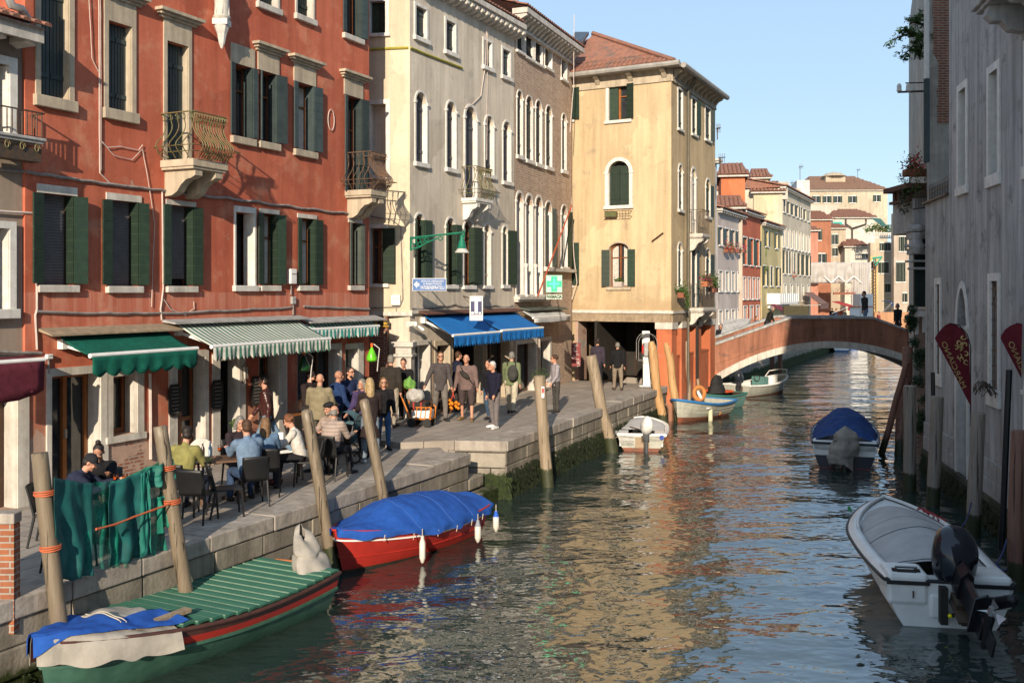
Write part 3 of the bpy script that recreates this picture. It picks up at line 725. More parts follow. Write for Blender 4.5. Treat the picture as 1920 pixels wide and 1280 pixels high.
wallcable(R, [(278,700),(279,860)], .03, 'cream pipe between the small window and the glass door', M_CABLEW, name='pipe', p=.05)
# oval wire hook on wall
cen = R.t(619); zc = R.z(225, 619)
cable([R.w(cen+.13*math.cos(a), .03, zc+.26*math.sin(a)) for a in [2*PI*k/16 for k in range(17)]], .01, 'oval loop of pale wire hung on the red wall', M_CABLEW, 'wire_loop')
def wallbox(F, x0, x1, y0, y1, label, m=None, p=.12, name='meter_box', cat='box'):
    t0, t1 = F.t(x0), F.t(x1); za, zb = F.z(y0, x0), F.z(y1, x0)
    r = F.base((t0+t1)/2, zb, name, label, cat); b = MB(); b.box(t0, t1, -p, -.003, zb, za); b.build('case', m or M_WHITE, r, F.M, bev=.01)
    b = MB(); b.box(t0+.03, t1-.03, -p-.01, -p+.002, za-(za-zb)*.35, za-(za-zb)*.3); b.box((t0+t1)/2-.01, (t0+t1)/2+.01, -.05, -.02, zb-.25, zb-.002); b.build('conduit', M_CABLE, r, F.M)
    return r
wallbox(R, 538, 549, 504, 532, 'white meter box on the red wall beside the double window shutter')
wallbox(R, 544, 551, 556, 570, 'small grey junction box where cables meet above the striped awning', M_STONEG, .07)
wallbox(R, 83, 94, 664, 673, 'small white electric box on the red wall under the green awning', M_WHITE, .08)
# wall lamp by the door
t = R.t(459, .12); z = R.z(700, 459); lp = R.base(t, z, 'wall_lantern', 'small black iron wall lantern on the stone pillar', 'lantern')
m = MB(); m.tube([R.w(t,.03,z-.12), R.w(t,.06,z-.2), R.w(t,.12,z-.15)], .012, 5); m.tube([R.w(t-.07,.14,z+.18), R.w(t,.14,z+.26), R.w(t+.07,.14,z+.18)], .01, 4)
for k in range(4): a = PI/4+PI/2*k; m.tube([R.w(t+.05*math.cos(a),.14+.05*math.sin(a),z-.12), R.w(t+.08*math.cos(a),.14+.08*math.sin(a),z+.18)], .008, 4)
m.build('bracket', M_IRON, lp); m = MB(); m.lathe([(.035,-.1),(.06,.16)], R.w(t,.14,z), 6); m.build('glass', solid((.5,.47,.4), .2), lp)

# ------------------------------------------------------------------ left grey building
g = Fac(R.ox, R.oy, 25.5)
tA = g.t(-130); tB = RT0-.004
g.root = thing('grey_house', 'weathered grey brown house with a stone framed window at the left edge', 'building', g.w(tA, 0, ZN), g.rz)
win(g, -40, 17, 110, 252, rev=.3, fill='dark', st=.14, stm=M_STONEW, sill=.05)
win(g, -40, 17, 425, 580, rev=.3, fill='dark', st=.12, stm=M_STONEW, sill=.16, fl=0)
shop(g, -90, 31, 735, ZN, 'glass', stl=.1, str_=.22, wood=M_WOODD, mull=(.3,.75))
wall(g, tA, tB, ZN-.6, g.z(68, 40), 8, M_GREYL, y0=.06)
zr = g.z(68, 40)
m = MB(); m.box(tA, tB, -.45, .06, zr-.06, zr+.06); roofcols(m, (tA,-.55,zr+.07), (tB,-.55,zr+.07), (tB,3.5,zr+1.5), (tA,3.5,zr+1.5)); m.build('roof', [M_TILE], g.root, g.M)
m = MB()
for k in range(5): tt = tB-.25-k*.55; m.xz([(tt,zr-.06),(tt+.14,zr-.06),(tt+.14,zr-.22),(tt,zr-.16)], -.4, .06)
m.box(tA, tB-.003, -.47, -.40, zr-.16, zr+.1); m.build('cornice', M_STONE, g.root, g.M)
tb0 = g.t(-60); tb1 = tB+.25; zz = g.z(258, 30)
balcony(g, tb0, tB+.15, zz, .35, 2, 12, M_STONEG, M_IRON, g.root, h=.42, bulge=0, corb=False, th=.05)
pk = g.base(tb0, zz-.45, 'planter', 'dark window box with iron scrolls under the balcony at the left edge', 'planter')
m = MB(); m.box(tb0, tB, -.4, -.15, zz-.42, zz-.2); m.build('trough', M_IRON, pk, g.M)
m = MB()
for k in range(5):
    tc = tB-.1-k*.28
    m.tube([(tc+.06*math.cos(a)*(1-q/14), -.42, zz-.2+.08*math.sin(a)*(1-q/20)) for q, a in enumerate([2*PI*j/8 for j in range(11)])], .009, 4)
m.build('scrolls', M_IRONG, pk, g.M)
wallcable(g, [(-60,312),(0,317),(47,322)], .028, 'thick dark cable bundle on the grey house wall', p=-.02)
wallcable(g, [(-60,392),(0,396),(62,400)], .022, 'cream pipe crossing the grey house wall above the lower window', M_CABLEW, p=.0)
wallcable(g, [(-60,656),(0,660),(76,662)], .03, 'grey pipe above the burgundy awning', p=.02, name='pipe')
awning(g, -90, 52, 676, -60, 684, .62, M_BURG, M_BURG, 'burgundy awning at the left edge over the neighbour\'s shop', scal=9, arms=False, sag=0)
dp = MB(); dp.tube([R.w(R.t(12,.3),.32,R.z(-60,12)), R.w(R.t(12,.3),.32,R.z(0,12)), R.w(R.t(20,.3),.32,R.z(22,20)), R.w(R.t(38,.3),.32,R.z(28,38)), R.w(R.t(46,.1),.2,R.z(44,46))], .07, 10)
tag(dp.build('drainpipe', M_STONEG, smooth=True), 'bent grey drainpipe above the tiled eave at the top left', 'drainpipe')

# ------------------------------------------------------------------ cream building
C = Fac(-2.83, 27.6, 26); C.root = thing('cream_building', 'cream plastered corner house with arched windows above a blue awning', 'building', C.w(0, 0, ZF), C.rz)
CT1 = C.t(964)
Gs = dict(rev=.28, st=.09, stm=M_STONEW, sill=.13)
for a, b, c, d in ((779,795,10,67), (836,849,37,94), (907,917,75,123), (942,952,91,141)): win(C, a, b+4, c, d, fill='shut', lm=M_TEAL, **{**Gs, 'rev':.14})
for a, b, c, d in ((779,796,170,303), (837,851,188,314), (909,922,215,326), (943,954,226,339)): win(C, a, b+3, c, d, arch='round', fill='shut', lm=M_SLATE, **{**Gs, 'rev':.19, 'st':.06})
win(C, 872, 893, 197, 371, arch='round', fill='shut', lm=M_SLATE, rev=.19, st=.09, stm=M_STONEW, sill=0, name='balcony_door')
g1 = dict(rev=.16, st=.06, stm=M_STONEW, sill=.12, arch='round')
win(C, 778, 795, 400, 532, fill='glass', fl=.1, fr=.34, rin=1, **g1)
win(C, 836, 853, 408, 534, fill='glass', fl=.08, fr=.30, rin=1, **g1)
win(C, 869, 887, 412, 535, fill='glass', fl=.0, fr=.46, rin=1, **g1)
win(C, 907, 919, 420, 535, fill='shut', lm=M_STONEY, **g1)
win(C, 942, 951, 424, 534, fill='glass', fl=.08, fr=.5, **g1)
# shop openings under the blue awning
shop(C, 775, 804, 648, ZF, 'glass', stl=0, str_=.06, wood=M_WHITE, mull=())
shop(C, 818, 842, 648, ZF, 'dark', stl=.12, str_=.06, stm=M_STONEY)
shop(C, 850, 904, 646, ZF, 'dark', stl=0, str_=.06, stm=M_STONEY)
shop(C, 912, 954, 644, ZF, 'glass', stl=.1, str_=.1, wood=M_WOODD, stm=M_STONEY)
ztop = C.z(12, 880)+.0
wall(C, 0, CT1, ZF-.6, ztop, 7, M_CREAM, back=True, sides=True)
L = Fac(C.ox-5*.9848, C.oy+5*.1736, 100, C.root)        # left end wall, facing the camera
L.t0 = 0
win(L, 694, 723, 4, 64, rev=.2, fill='shut', st=.1, stm=M_STONEW, sill=.1, lm=M_GRN)
win(L, 694, 724, 196, 330, rev=.3, fill='dark', st=.12, stm=M_STONEW, sill=.1)
win(L, 694, 721, 428, 532, rev=.25, fill='glass', st=.1, stm=M_STONEW, sill=.1, fr=.36, wood=M_WOOD)
wall(L, 0, 5.0, C.z(592, 770), ztop, 3, M_CREAM2, back=False, sides=False, y0=-.004)
m = MB(); zl = C.z(592, 770); m.box(0, 4.35, -.0, .3, ZF-.3, zl-.003); m.build('brick_base', M_BRICKR, C.root, L.M)
m = MB(); a = L.t(740); b = 5.06; zc = C.z(650, 770)
m.box(a, b, -.05, .4, ZF, ZF+.25); m.box(a+.03, b-.02, -.02, .4, ZF+.25, zc-.28); m.box(a-.02, b+.03, -.08, .4, zc-.28, zc-.2); m.box(a+.03, b-.01, -.03, .4, zc-.2, zc); m.box(a-.06, b+.06, -.12, .42, zc, zc+.14)
m.build('corner_pillar', M_STONE, C.root, L.M, bev=.012)
m = MB(); m.box(a-.1, b+.02, -.2, .3, zc+.142, zc+.62); m.box(a-.16, b+.06, -.26, .3, zc+.62, zc+.70)
o = m.build('sign_box', solid((.13,.055,.03), .6)); tag(o, 'plain brown boxed sign above the stone corner pillar', 'sign')
m = MB(); m.box(0, 5.08, -.06, .02, zl, zl+.11); m.build('string_course', M_STONE, C.root, L.M)
m = MB(); m.box(0, CT1, -.08, .02, C.z(588, 770), C.z(588, 770)+.1); m.build('string_course', M_STONE, C.root, C.M)
# eave with corbels
m = MB(); m.box(-.35, CT1+.12, -.42, .05, ztop, ztop+.16); m.box(-.3, CT1+.1, -.34, .05, ztop-.08, ztop)
for k in range(int(CT1/.33)+1): m.yz([(-.38,ztop-.08),(-.38,ztop-.16),(-.2,ztop-.26),(0,ztop-.3),(0,ztop-.08)], k*.33, k*.33+.13)
m.build('cornice', M_STONE, C.root, C.M)
m = MB(); roofcols(m, (-.35,-.4,ztop+.17), (CT1,-.4,ztop+.17), (CT1-.5,3.5,ztop+1.6), (2.5,3.5,ztop+1.6)); m.build('roof', M_TILE, C.root, C.M)
m = MB(); m.box(C.t(905), C.t(935), .5, 1.3, ztop+.2, ztop+3); m.build('chimney', M_WHITE, C.root, C.M)
tb = C.t(868); zb3 = CZ+(HZ-372)*C.Y(tb)/FP
balcony(C, tb-.12, C.t(924, .5), zb3, .52, 3, 9, M_STONEW, M_IRONG, C.root, h=.95, bulge=.16, th=.1)
awning(C, 793, 884, 590, 850, 629, .32, M_AB, M_AB, 'bright blue awning panel over the tobacconist door, nearer of the pair', scal=.11, arms=True, group='blue awnings over the shop', cass=(780, 962, .14, solid((.12,.05,.035), .7)))
awning(C, 884, 964, 588, 941, 620, .32, M_AB, M_AB, 'bright blue awning panel over the shop windows, farther of the pair', scal=.11, arms=True, group='blue awnings over the shop')
wallcable(C, [(768,90),(800,103),(865,128)], .035, 'yellow gas pipe on the cream facade under the small upper windows', solid((.40,.36,.06), .5), name='gas_pipe', sag=0, wob=0)
wallcable(L, [(694,93),(766,90)], .035, 'yellow gas pipe on the end wall of the cream house', solid((.40,.36,.06), .5), name='gas_pipe', sag=0, wob=0)
wallcable(C, [(770,578),(850,570),(960,572)], .03, 'tangled dark cable bundle above the blue awning', sag=.2)
wallcable(C, [(911,40),(909,120),(900,180),(884,196),(870,204)], .014, 'white cable drooping across the cream facade to the balcony arch', M_CABLEW)
wallcable(C, [(913,30),(912,160),(911,300)], .01, 'white wire hanging down the cream facade from the eave', M_CABLEW)
wallcable(L, [(694,405),(735,412),(752,425),(756,560),(750,575),(694,577)], .016, 'dark cable bending down the end wall of the cream house')
wallbox(L, 735, 752, 553, 572, 'white box on the end wall of the cream house above the string course', M_WHITE, .1)

# ------------------------------------------------------------------ brick building
pb_ = C.w(CT1+.004, 0, 0)
B = Fac(pb_.x, pb_.y, 22); B.root = thing('brick_building', 'narrow old brick house with pointed white stone window arcades', 'building', B.w(0, 0, ZF), B.rz)
BT1 = B.t(1072)
bs = dict(rev=.11, st=.05, stm=M_STONEW)
for a, b, c, d in ((968.5,981,47,93), (985,999,56,105), (1003,1016,66,116), (1021,1034,74,124)): win(B, a, b, c, d, fill='dark' if a > 1010 else 'shut', sill=.1, lm=M_DARK, **bs)
win(B, 1052, 1062, 98, 146, fill='dark', sill=.1, **bs)
for a, b, c, d in ((969,979,168,290), (986,998,178,298), (1004,1015,186,305), (1023,1034,196,311)): win(B, a, b, c, d, arch='round', fill='shut', sill=.14, lm=M_GREYSH, **bs)
win(B, 1053, 1061, 212, 318, arch='round', fill='shut', sill=.14, lm=M_GREYSH, **bs)
for a, b, c, d in ((968,980,360,552), (986,998,365,552), (1004,1016,368,552)): win(B, a, b, c, d, arch='round', fill='dark', sill=.12, rev=.4, st=.09, stm=M_STONEW)
win(B, 1022, 1034, 377, 500, arch='round', fill='glass', sill=.12, fl=.15, fr=.25, lm=M_GREYSH, ll=M_GREYSH, rev=.3, st=.06, stm=M_STONEW)
win(B, 1052, 1063, 384, 500, arch='round', fill='glass', sill=.12, fl=.05, fr=.3, rev=.3, st=.06, stm=M_STONEW)
shop(B, 968, 1004, 646, ZF, 'glass', stl=.15, str_=.12, wood=M_WOODD)
shop(B, 1012, 1030, 640, ZF, 'glass', stl=.1, str_=.2, wood=M_WOODD, mull=())
zbt = B.z(55, 1005)
wall(B, 0, BT1, ZF-.6, zbt, 7, M_BRICK)
m = MB(); m.box(-.05, BT1+.1, -.5, .05, zbt, zbt+.18); m.box(0, BT1+.05, -.12, .05, zbt-.45, zbt-.36)
for k in range(int(BT1/.36)+1): m.yz([(-.46,zbt),(-.46,zbt-.08),(-.28,zbt-.16),(-.1,zbt-.33),(0,zbt-.35),(0,zbt)], k*.36, k*.36+.14)
m.build('cornice', M_STONE, B.root, B.M)
m = MB(); roofcols(m, (-.1,-.5,zbt+.19), (BT1+.1,-.5,zbt+.19), (BT1,3.5,zbt+1.5), (.1,3.5,zbt+1.5)); m.build('roof', M_TILE, B.root, B.M)
m = MB(); m.box(B.t(1076), B.t(1087), .9, 1.4, zbt-.5, zbt+.55); m.box(B.t(1074), B.t(1089), .8, 1.5, zbt+.55, zbt+.65); m.build('chimney', M_WHITE, B.root, B.M)
m = MB(); z5 = B.z(556, 970); m.box(-.02, B.t(1020), -.22, .05, z5-.1, z5); m.box(0, B.t(1018), -.15, .05, z5-.18, z5-.1)
z6 = B.z(501, 1022); m.box(B.t(1019.5), BT1, -.2, .05, z6-.14, z6-.02); m.build('ledge', M_STONE, B.root, B.M)
m = MB()
for x in (983, 1001): 
    m = MB(); t = B.t(x); m.lathe([(.09,0),(.09,.06),(.055,.1),(.05,1.0),(.08,1.06),(.09,1.14)], (t,-.06,z5), 8); m.build('colonnette', M_STONEW, B.root, B.M, smooth=True)
awning(B, 978, 1047, 583, 1000, 596, .18, solid((.55,.55,.52)), solid((.6,.6,.58)), 'retracted pale grey awning beside the pharmacy sign', scal=9, sag=0, arms=False, cass=(975, 1048, .12, solid((.10,.12,.10))))
wp = MB(); wp.tube([B.w(B.t(1058),.3,B.z(382,1058,.3)), B.w(B.t(1008,.6),.6,B.z(556,1008,.6))], .03, 6)
tag(wp.build('awning_pole', solid((.42,.09,.04), .6)), 'long orange red pole leaning against the brick house arcade', 'pole')
wallcable(B, [(1058,30),(1057,160),(1050,250)], .014, 'white wire hanging from the eave of the brick house', M_CABLEW, p=.4)
# grey white shutters box near farmacia: bollard planter
# ------------------------------------------------------------------ yellow building
Yc = Vector((6.0, 37.5)); YA = Vector((Yc.x-.874*4.6, Yc.y+.486*4.6))
YL = Fac(YA.x, YA.y, 119.1); YL.root = thing('yellow_building', 'ochre yellow corner house with tiled hip roof and dark portico', 'building', (Yc.x, Yc.y, ZF), YL.rz)
YR = Fac(Yc.x, Yc.y, 25.5, YL.root)
TE = 4.6
zc_ = YL.z(150, 1250); 
yo = dict(rev=.18, stm=M_STONEW); yr = dict(rev=.07, stm=M_STONEW)
win(YL, 1141, 1178, 161, 227, fill='glass', st=.11, sill=.12, wood=M_WOODO, fr=.28, **yo)
s = MB(); leaf(s, YL.t(1141)+.01, YL.t(1158), YL.z(227,1141)+.02, YL.z(161,1141)-.02, .1); s.build('shutter', [M_GRN, M_GRNL], YL.root, YL.M)
win(YL, 1141, 1180, 303, 386, arch='round', fill='shut', st=.14, sill=.14, lm=M_GRN, **yo)
win(YL, 1142, 1179, 456, 538, arch='seg', fill='glass', st=.06, sill=.12, curtain=True, fl=.3, fr=.3, stm=M_STONEY, rev=.22)
win(YL, 1064, 1074, 166, 226, fill='glass', st=.05, sill=.1, fr=.34, **yo)
win(YL, 1062, 1073, 455, 535, fill='glass', st=.05, sill=.1, fr=.34, **yo)
zlow = YL.z(603, 1235); zb0 = 1.0
YL.holes.append((YL.t(1080), YL.t(1231), ZF-.5, zlow-.02, None))
zg = YL.z(148, 1250)
wall(YL, 0, TE, ZF-.5, zg, 5, M_YEL, back=False, sides=False)
win(YR, 1271, 1279, 166, 240, fill='shut', st=.08, sill=.1, lm=M_GRN, **yr)
win(YR, 1297, 1305, 183, 250, fill='shut', st=.08, sill=.1, lm=M_GRN, fr=.3, **yr)
win(YR, 1322, 1331, 200, 260, fill='shut', st=.08, sill=.1, lm=M_GREYSH, fr=.4, **yr)
win(YR, 1272, 1279, 308, 392, arch='round', fill='shut', st=.08, sill=.12, lm=M_GRN, **yr)
win(YR, 1296, 1304, 315, 436, arch='round', fill='shut', st=.1, sill=0, lm=M_STONEW, name='balcony_door', **yr)
win(YR, 1323, 1331, 335, 405, arch='round', fill='shut', st=.08, sill=.12, lm=M_GRN, fr=.4, **yr)
win(YR, 1271, 1278, 456, 538, arch='round', fill='shut', st=.08, sill=.12, lm=M_TEAL, **yr)
win(YR, 1296, 1305, 462, 576, fill='shut', st=.06, sill=0, lm=M_TEAL, fr=.2, name='balcony_door', **yr)
win(YR, 1323, 1331, 466, 560, arch='round', fill='shut', st=.06, sill=0, lm=M_TEAL, fr=.3, **yr)
YRT = YR.t(1341)
wall(YR, 0, YRT, zlow, zg, 5, M_YEL, back=False, sides=False, thick=.12)
# side return at the far end and body
m = MB(); m.M = None
a = YR.w(YRT, -5, 0); b = YR.w(YRT, 0, 0); 
m.quad((b.x,b.y,0), (a.x,a.y,0), (a.x,a.y,zg), (b.x,b.y,zg)); c = YL.w(0, -6, 0); d = YL.w(0, 0, 0); m.quad((c.x,c.y,0), (d.x,d.y,0), (d.x,d.y,zg), (c.x,c.y,zg)); m.quad((a.x,a.y,0), (c.x,c.y,0), (c.x,c.y,zg), (a.x,a.y,zg))
m.add([(d.x,d.y,zg), (Yc.x,Yc.y,zg), (b.x,b.y,zg), (a.x,a.y,zg), (c.x,c.y,zg)], [(0,1,2,3,4)])
m.build('wall', M_YEL, YL.root, nofix=True)
# cornice, gutter and corbels on both faces
for F_, T1, T0 in ((YL, TE, 0), (YR, YRT, 0)):
    m = MB(); z = zg; m.box(T0-.0, T1+(.42 if F_ is YL else .1), -.42, .3, z+.38, z+.46); m.box(T0, T1, -.06, .1, z-.1, z+.0); m.box(T0, T1-.0, -.05, .1, z, z+.38)
    n = 4 if F_ is YL else 11
    for k in range(n):
        t = T0+.25+(T1-T0-.5)*k/(n-1); m.yz([(-.38,z+.38),(-.38,z+.28),(-.2,z+.2),(-.08,z+.05),(0,z+.05),(0,z+.38)], t-.09, t+.09)
    m.build('cornice', M_STONEY, YL.root, F_.M)
    m = MB(); m.tube([(T0-.1,-.5,z+.44), (T1+(.5 if F_ is YL else .15),-.5,z+.44)], .11, 8); m.build('gutter', pm('gutter_zinc%d' % len(MATS), (.33,.31,.28), (.24,.23,.21), 4, .6), YL.root, F_.M, smooth=True)
# hip roof
E1 = YL.w(0, .45, zg+.5); E2 = Vector((Yc.x+.0, Yc.y-.58, zg+.5)); E3 = YR.w(YRT+.2, .45, zg+.5)
pk_ = at(1112, 63, 41.2); pk2 = pk_+Vector((YR.dx*3, YR.dy*3, 0))
m = MB(); lf = YL.w(0, -3.2, zg+2.15); lf.z = pk_.z
roofcols(m, E1, E2, pk_, lf); roofcols(m, E2, E3, pk2, pk_)
m.add([lf, pk_, pk2, YL.w(0,-6,zg+.5)], [(0,1,2,3)]); m.tube([pk_, E2+Vector((0,0,.05))], .1, 6); m.tube([lf, pk_, pk2], .1, 6)
m.build('roof', M_TILE, YL.root)
sk = lerp(E1, pk_, .0)
m = MB(); c0 = at(1070, 84, 40.2); c1 = at(1092, 84, 39.9); c2 = at(1104, 66, 41); c3 = at(1078, 66, 41.3); up = Vector((0,-.05,.12))
m.add([c0+up, c1+up, c2+up, c3+up, c0, c1, c2, c3], [(0,1,2,3), (0,4,5,1), (1,5,6,2), (3,2,6,7)]); m.add([lerp(c0,c2,.1)+up*1.1, lerp(c1,c3,.1)+up*1.1, lerp(c2,c0,.1)+up*1.1, lerp(c3,c1,.1)+up*1.1], [(0,1,2,3)], 1)
m.build('skylight', [solid((.08,.09,.11), .4), M_GLASS], YL.root)
# ground floor: beam, string course, pillars, inside
zs = YL.z(588, 1235)
m = MB(); m.box(-.1, TE+.1, -.1, .05, zs, zs+.07); m.box(-.1, TE+.06, -.05, .05, zs+.07, zs+.12); m.build('string_course', M_STONE, YL.root, YL.M)
m = MB(); m.box(.02, TE-.02, -.07, .32, zlow-.02, zs-.02); m.build('beam', M_BEAM, YL.root, YL.M)
m = MB(); m.box(0, YRT, -.09, .05, zs, zs+.1); m.build('string_course', M_STONE, YL.root, YR.M)
m = MB(); m.box(.03, YRT-.02, -.06, .28, zlow-.02, zs-.02); m.build('beam', M_BEAM, YL.root, YR.M)
def pillar(F_, t0, t1, dep, zt, zb, zcap):
    m = MB(); m.box(t0, t1, -.02, dep, zb, zcap); o = m.build('pillar', M_ORANGE, YL.root, F_.M, bev=.015)
    m = MB(); m.box(t0-.04, t1+.04, -.06, dep+.03, zcap+.002, zt); m.build('capital', M_STONE, o, F_.M)
pillar(YL, YL.t(1231), TE+.02, .55, zlow-.025, -.5, zlow-.28)
for xa, xb in ((1277, 1288), (1303, 1314), (1331, 1340)): pillar(YR, YR.t(xa), YR.t(xb), .4, zlow-.025, -.5, zlow-.28)
m = MB(); m.box(.5, YRT-.03, .06, .3, -.5, 2.35); m.box(.5, YRT-.03, .04, .32, 2.352, 2.42); m.build('low_wall', M_ORANGE, YL.root, YR.M)
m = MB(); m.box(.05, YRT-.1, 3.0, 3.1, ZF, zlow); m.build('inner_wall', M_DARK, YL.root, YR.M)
pass
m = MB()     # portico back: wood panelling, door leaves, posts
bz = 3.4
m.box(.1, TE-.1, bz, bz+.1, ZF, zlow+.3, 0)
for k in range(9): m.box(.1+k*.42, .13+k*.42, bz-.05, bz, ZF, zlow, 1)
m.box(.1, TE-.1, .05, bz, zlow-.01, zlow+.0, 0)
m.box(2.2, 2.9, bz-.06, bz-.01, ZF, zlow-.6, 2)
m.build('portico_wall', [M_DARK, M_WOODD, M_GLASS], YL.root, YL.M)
m = MB(); tq = YL.t(1084); m.box(YL.t(1078.5), tq, .0, .8, ZF, zlow-.03); m.build('pier', M_GREYR2, YL.root, YL.M)
# downpipe, balconies
m = MB(); t = YR.t(1289.5,.1); m.tube([(t,-.45,zg+.4), (t,-.12,zg-.1), (t,-.12,zs+.1), (t,-.12,.9)], .055, 8); m.build('downpipe', M_PIPE, YL.root, YR.M, smooth=True)
tb = YR.t(1292); balcony(YR, tb, tb+1.25, CZ+(HZ-438)*YR.Y(tb)/FP, .55, 3, 8, M_STONE, M_IRON, YL.root, h=.95, bulge=0, th=.12)
tb = YR.t(1291); zlb = CZ+(HZ-577)*YR.Y(tb)/FP; balcony(YR, tb, tb+2.0, zlb, .6, 3, 10, M_STONE, M_IRON, YL.root, h=.95, bulge=0, th=.12)
m = MB(); m.tube([YL.w(YL.t(1223),.04,YL.z(453,1223)), YL.w(YL.t(1244),.04,YL.z(437,1244))], .035, 6)
tag(m.build('iron_tie', M_WOODD), 'slanted rusty tie bar fixed on the yellow wall', 'bar')
wallcable(YL, [(1068,130),(1078,380),(1082,480),(1088,530),(1075,570),(1068,620)], .016, 'white cable down the left edge of the yellow house', M_CABLEW, p=.3)
# ------------------------------------------------------------------ water
def water_mat():
    m, nt, b = newmat('canal_water'); b.inputs['Base Color'].default_value = (.024, .038, .034, 1); b.inputs['Roughness'].default_value = .02
    b.inputs['IOR'].default_value = 1.85; b.inputs['Specular IOR Level'].default_value = 1.0
    v = coords(nt, sc=(.62, 1.0, 1), rot=(0, 0, .15))
    v2 = coords(nt, sc=(.75, 1.1, 1), rot=(0, 0, -.35), off=(3, 5, 0))
    p = bump(nt, b, noi(nt, v, .55, 1, .5), .5, .33)
    p = bump(nt, b, noi(nt, v2, 2.2, 2, .5), .5, .095, p)
    bump(nt, b, noi(nt, v, 8, 2, .5), .5, .009, p)
    return m
M_WATER = water_mat()
m = MB(); m.add([(-400,-60,0),(500,-60,0),(500,700,0),(-400,700,0)], [(0,1,2,3)])
struct(m.build('water', M_WATER))
# ground sheet (the city behind the houses), canal bed below
struct(MB().add([(-500,-80,-2.2),(600,-80,-2.2),(600,800,-2.2),(-500,800,-2.2)], [(0,1,2,3)]).build('canal_bed', pm('mud', (.06,.06,.04))))

# ------------------------------------------------------------------ quays
def paving(name, c1, c2, ang, bw=.9, rh=.45):
    m, nt, b = newmat(name); b.inputs['Roughness'].default_value = .85; b.inputs['Specular IOR Level'].default_value = .25
    v = coords(nt, rot=(0, 0, ang)); br = nt.nodes.new('ShaderNodeTexBrick'); nt.links.new(v, br.inputs['Vector'])
    br.inputs['Color1'].default_value = c4(c1); br.inputs['Color2'].default_value = c4(c2); br.inputs['Mortar'].default_value = (.10,.085,.07,1)
    br.inputs['Scale'].default_value = 1; br.inputs['Brick Width'].default_value = bw; br.inputs['Row Height'].default_value = rh; br.inputs['Mortar Size'].default_value = .008
    br.inputs['Color1'].default_value = c4(c1)
    col = mixc(nt, .7, br.outputs[0], ramp(nt, noi(nt, coords(nt), .9, 8, .7), .3, .7, (1.0,1.0,1.0), (.55,.52,.5)), 'MULTIPLY')
    col = mixc(nt, .35, col, ramp(nt, noi(nt, coords(nt), 14, 5, .7), .3, .7, (1.0,1.0,1.0), (.6,.6,.6)), 'MULTIPLY')
    nt.links.new(col, b.inputs['Base Color'])
    iv = nd(nt, 'ShaderNodeMath', operation='SUBTRACT'); iv.inputs[0].default_value = 1; nt.links.new(br.outputs['Fac'], iv.inputs[1])
    p = bump(nt, b, iv.outputs[0], .5, .01); bump(nt, b, noi(nt, coords(nt), 20, 5), .3, .01, p)
    return m
M_PAVE = paving('paving_stone', (.44,.385,.33), (.36,.315,.27), math.radians(-65))
M_QW = brick('quay_wall_stone', (.38,.34,.28), (.30,.265,.22), (.07,.06,.05), wash=(.26,.23,.19), seed=5, bw=.95, rh=.36, ms=.018, streak=.5, moss=(.1,.85,(.030,.048,.010)))
M_COPE = pm('coping_stone', (.43,.38,.325), (.31,.27,.23), 2.2, .85, bmp=.6, bs=9, bd=.02, streak=.55, c3=(.22,.195,.165), c3s=2.6, c3t=(.55,.70))
M_ASH = brick('quay_ashlar_stone', (.34,.30,.24), (.27,.24,.195), (.2,.18,.15), wash=(.15,.135,.11), seed=15, bw=3, rh=3, ms=.001, streak=.8, wt=(.5,.66), moss=(-.1,.62,(.035,.05,.012)))
M_MOSS = pm('seaweed', (.030,.045,.010), (.012,.02,.006), 9, .9, bmp=1, bd=.06, bs=12)
Q1 = Fac(-5.87, 11.79, 24.8); q1a = -9.0; q1b = (22.4-11.79)/Q1.dy
pe = Vector((-.137, 23.25)); pf = Vector((5.8, 37.3))
Q2 = Fac(pe.x, pe.y, math.degrees(math.atan2(pf.x-pe.x, pf.y-pe.y))); q2b = (pf-pe).length
def quaywall(F, a, b, ztop, name, cope_h=.24, seed=1):
    rnd = random.Random(seed); o = None
    m = MB(); m.box(a, b, .03, .7, -2.1, ztop-cope_h-.004); w = m.build(name, M_QW, None, F.M)
    w.data.transform(F.M.inverted()); w.matrix_world = F.M.copy(); struct(w)
    t = a; m = MB()
    while t < b-.01:
        l = min(rnd.uniform(1.1, 1.9), b-t)
        if b-t-l < .5: l = b-t
        dz = rnd.uniform(-.008, .008); m.box(t+.006, t+l-.006, -.05+rnd.uniform(-.012,.012), .62, ztop-cope_h, ztop+dz); t += l
    c = m.build('quay_coping', M_COPE, None, F.M, bev=.02); struct(c)
    # courses: projecting ashlars in the wall
    m = MB(); t = a
    while t < b-.4:
        l = rnd.uniform(.6, 1.3); l = min(l, b-t)
        m.box(t+.008, t+l-.008, -.012+rnd.uniform(-.015,.015), .2, ztop-cope_h-.33, ztop-cope_h-.012)
        a2 = t+l*.5; m.box(a2-l*.49, a2+l*.49, .0+rnd.uniform(-.02,.02), .2, ztop-cope_h-.70, ztop-cope_h-.345); t += l
    c = m.build('quay_ashlars', M_ASH, None, F.M, bev=.02); struct(c)
    return w
quaywall(Q1, q1a, q1b, ZN, 'quay_wall', seed=3)
quaywall(Q2, 0, q2b-.1, ZF, 'quay_wall', seed=5)
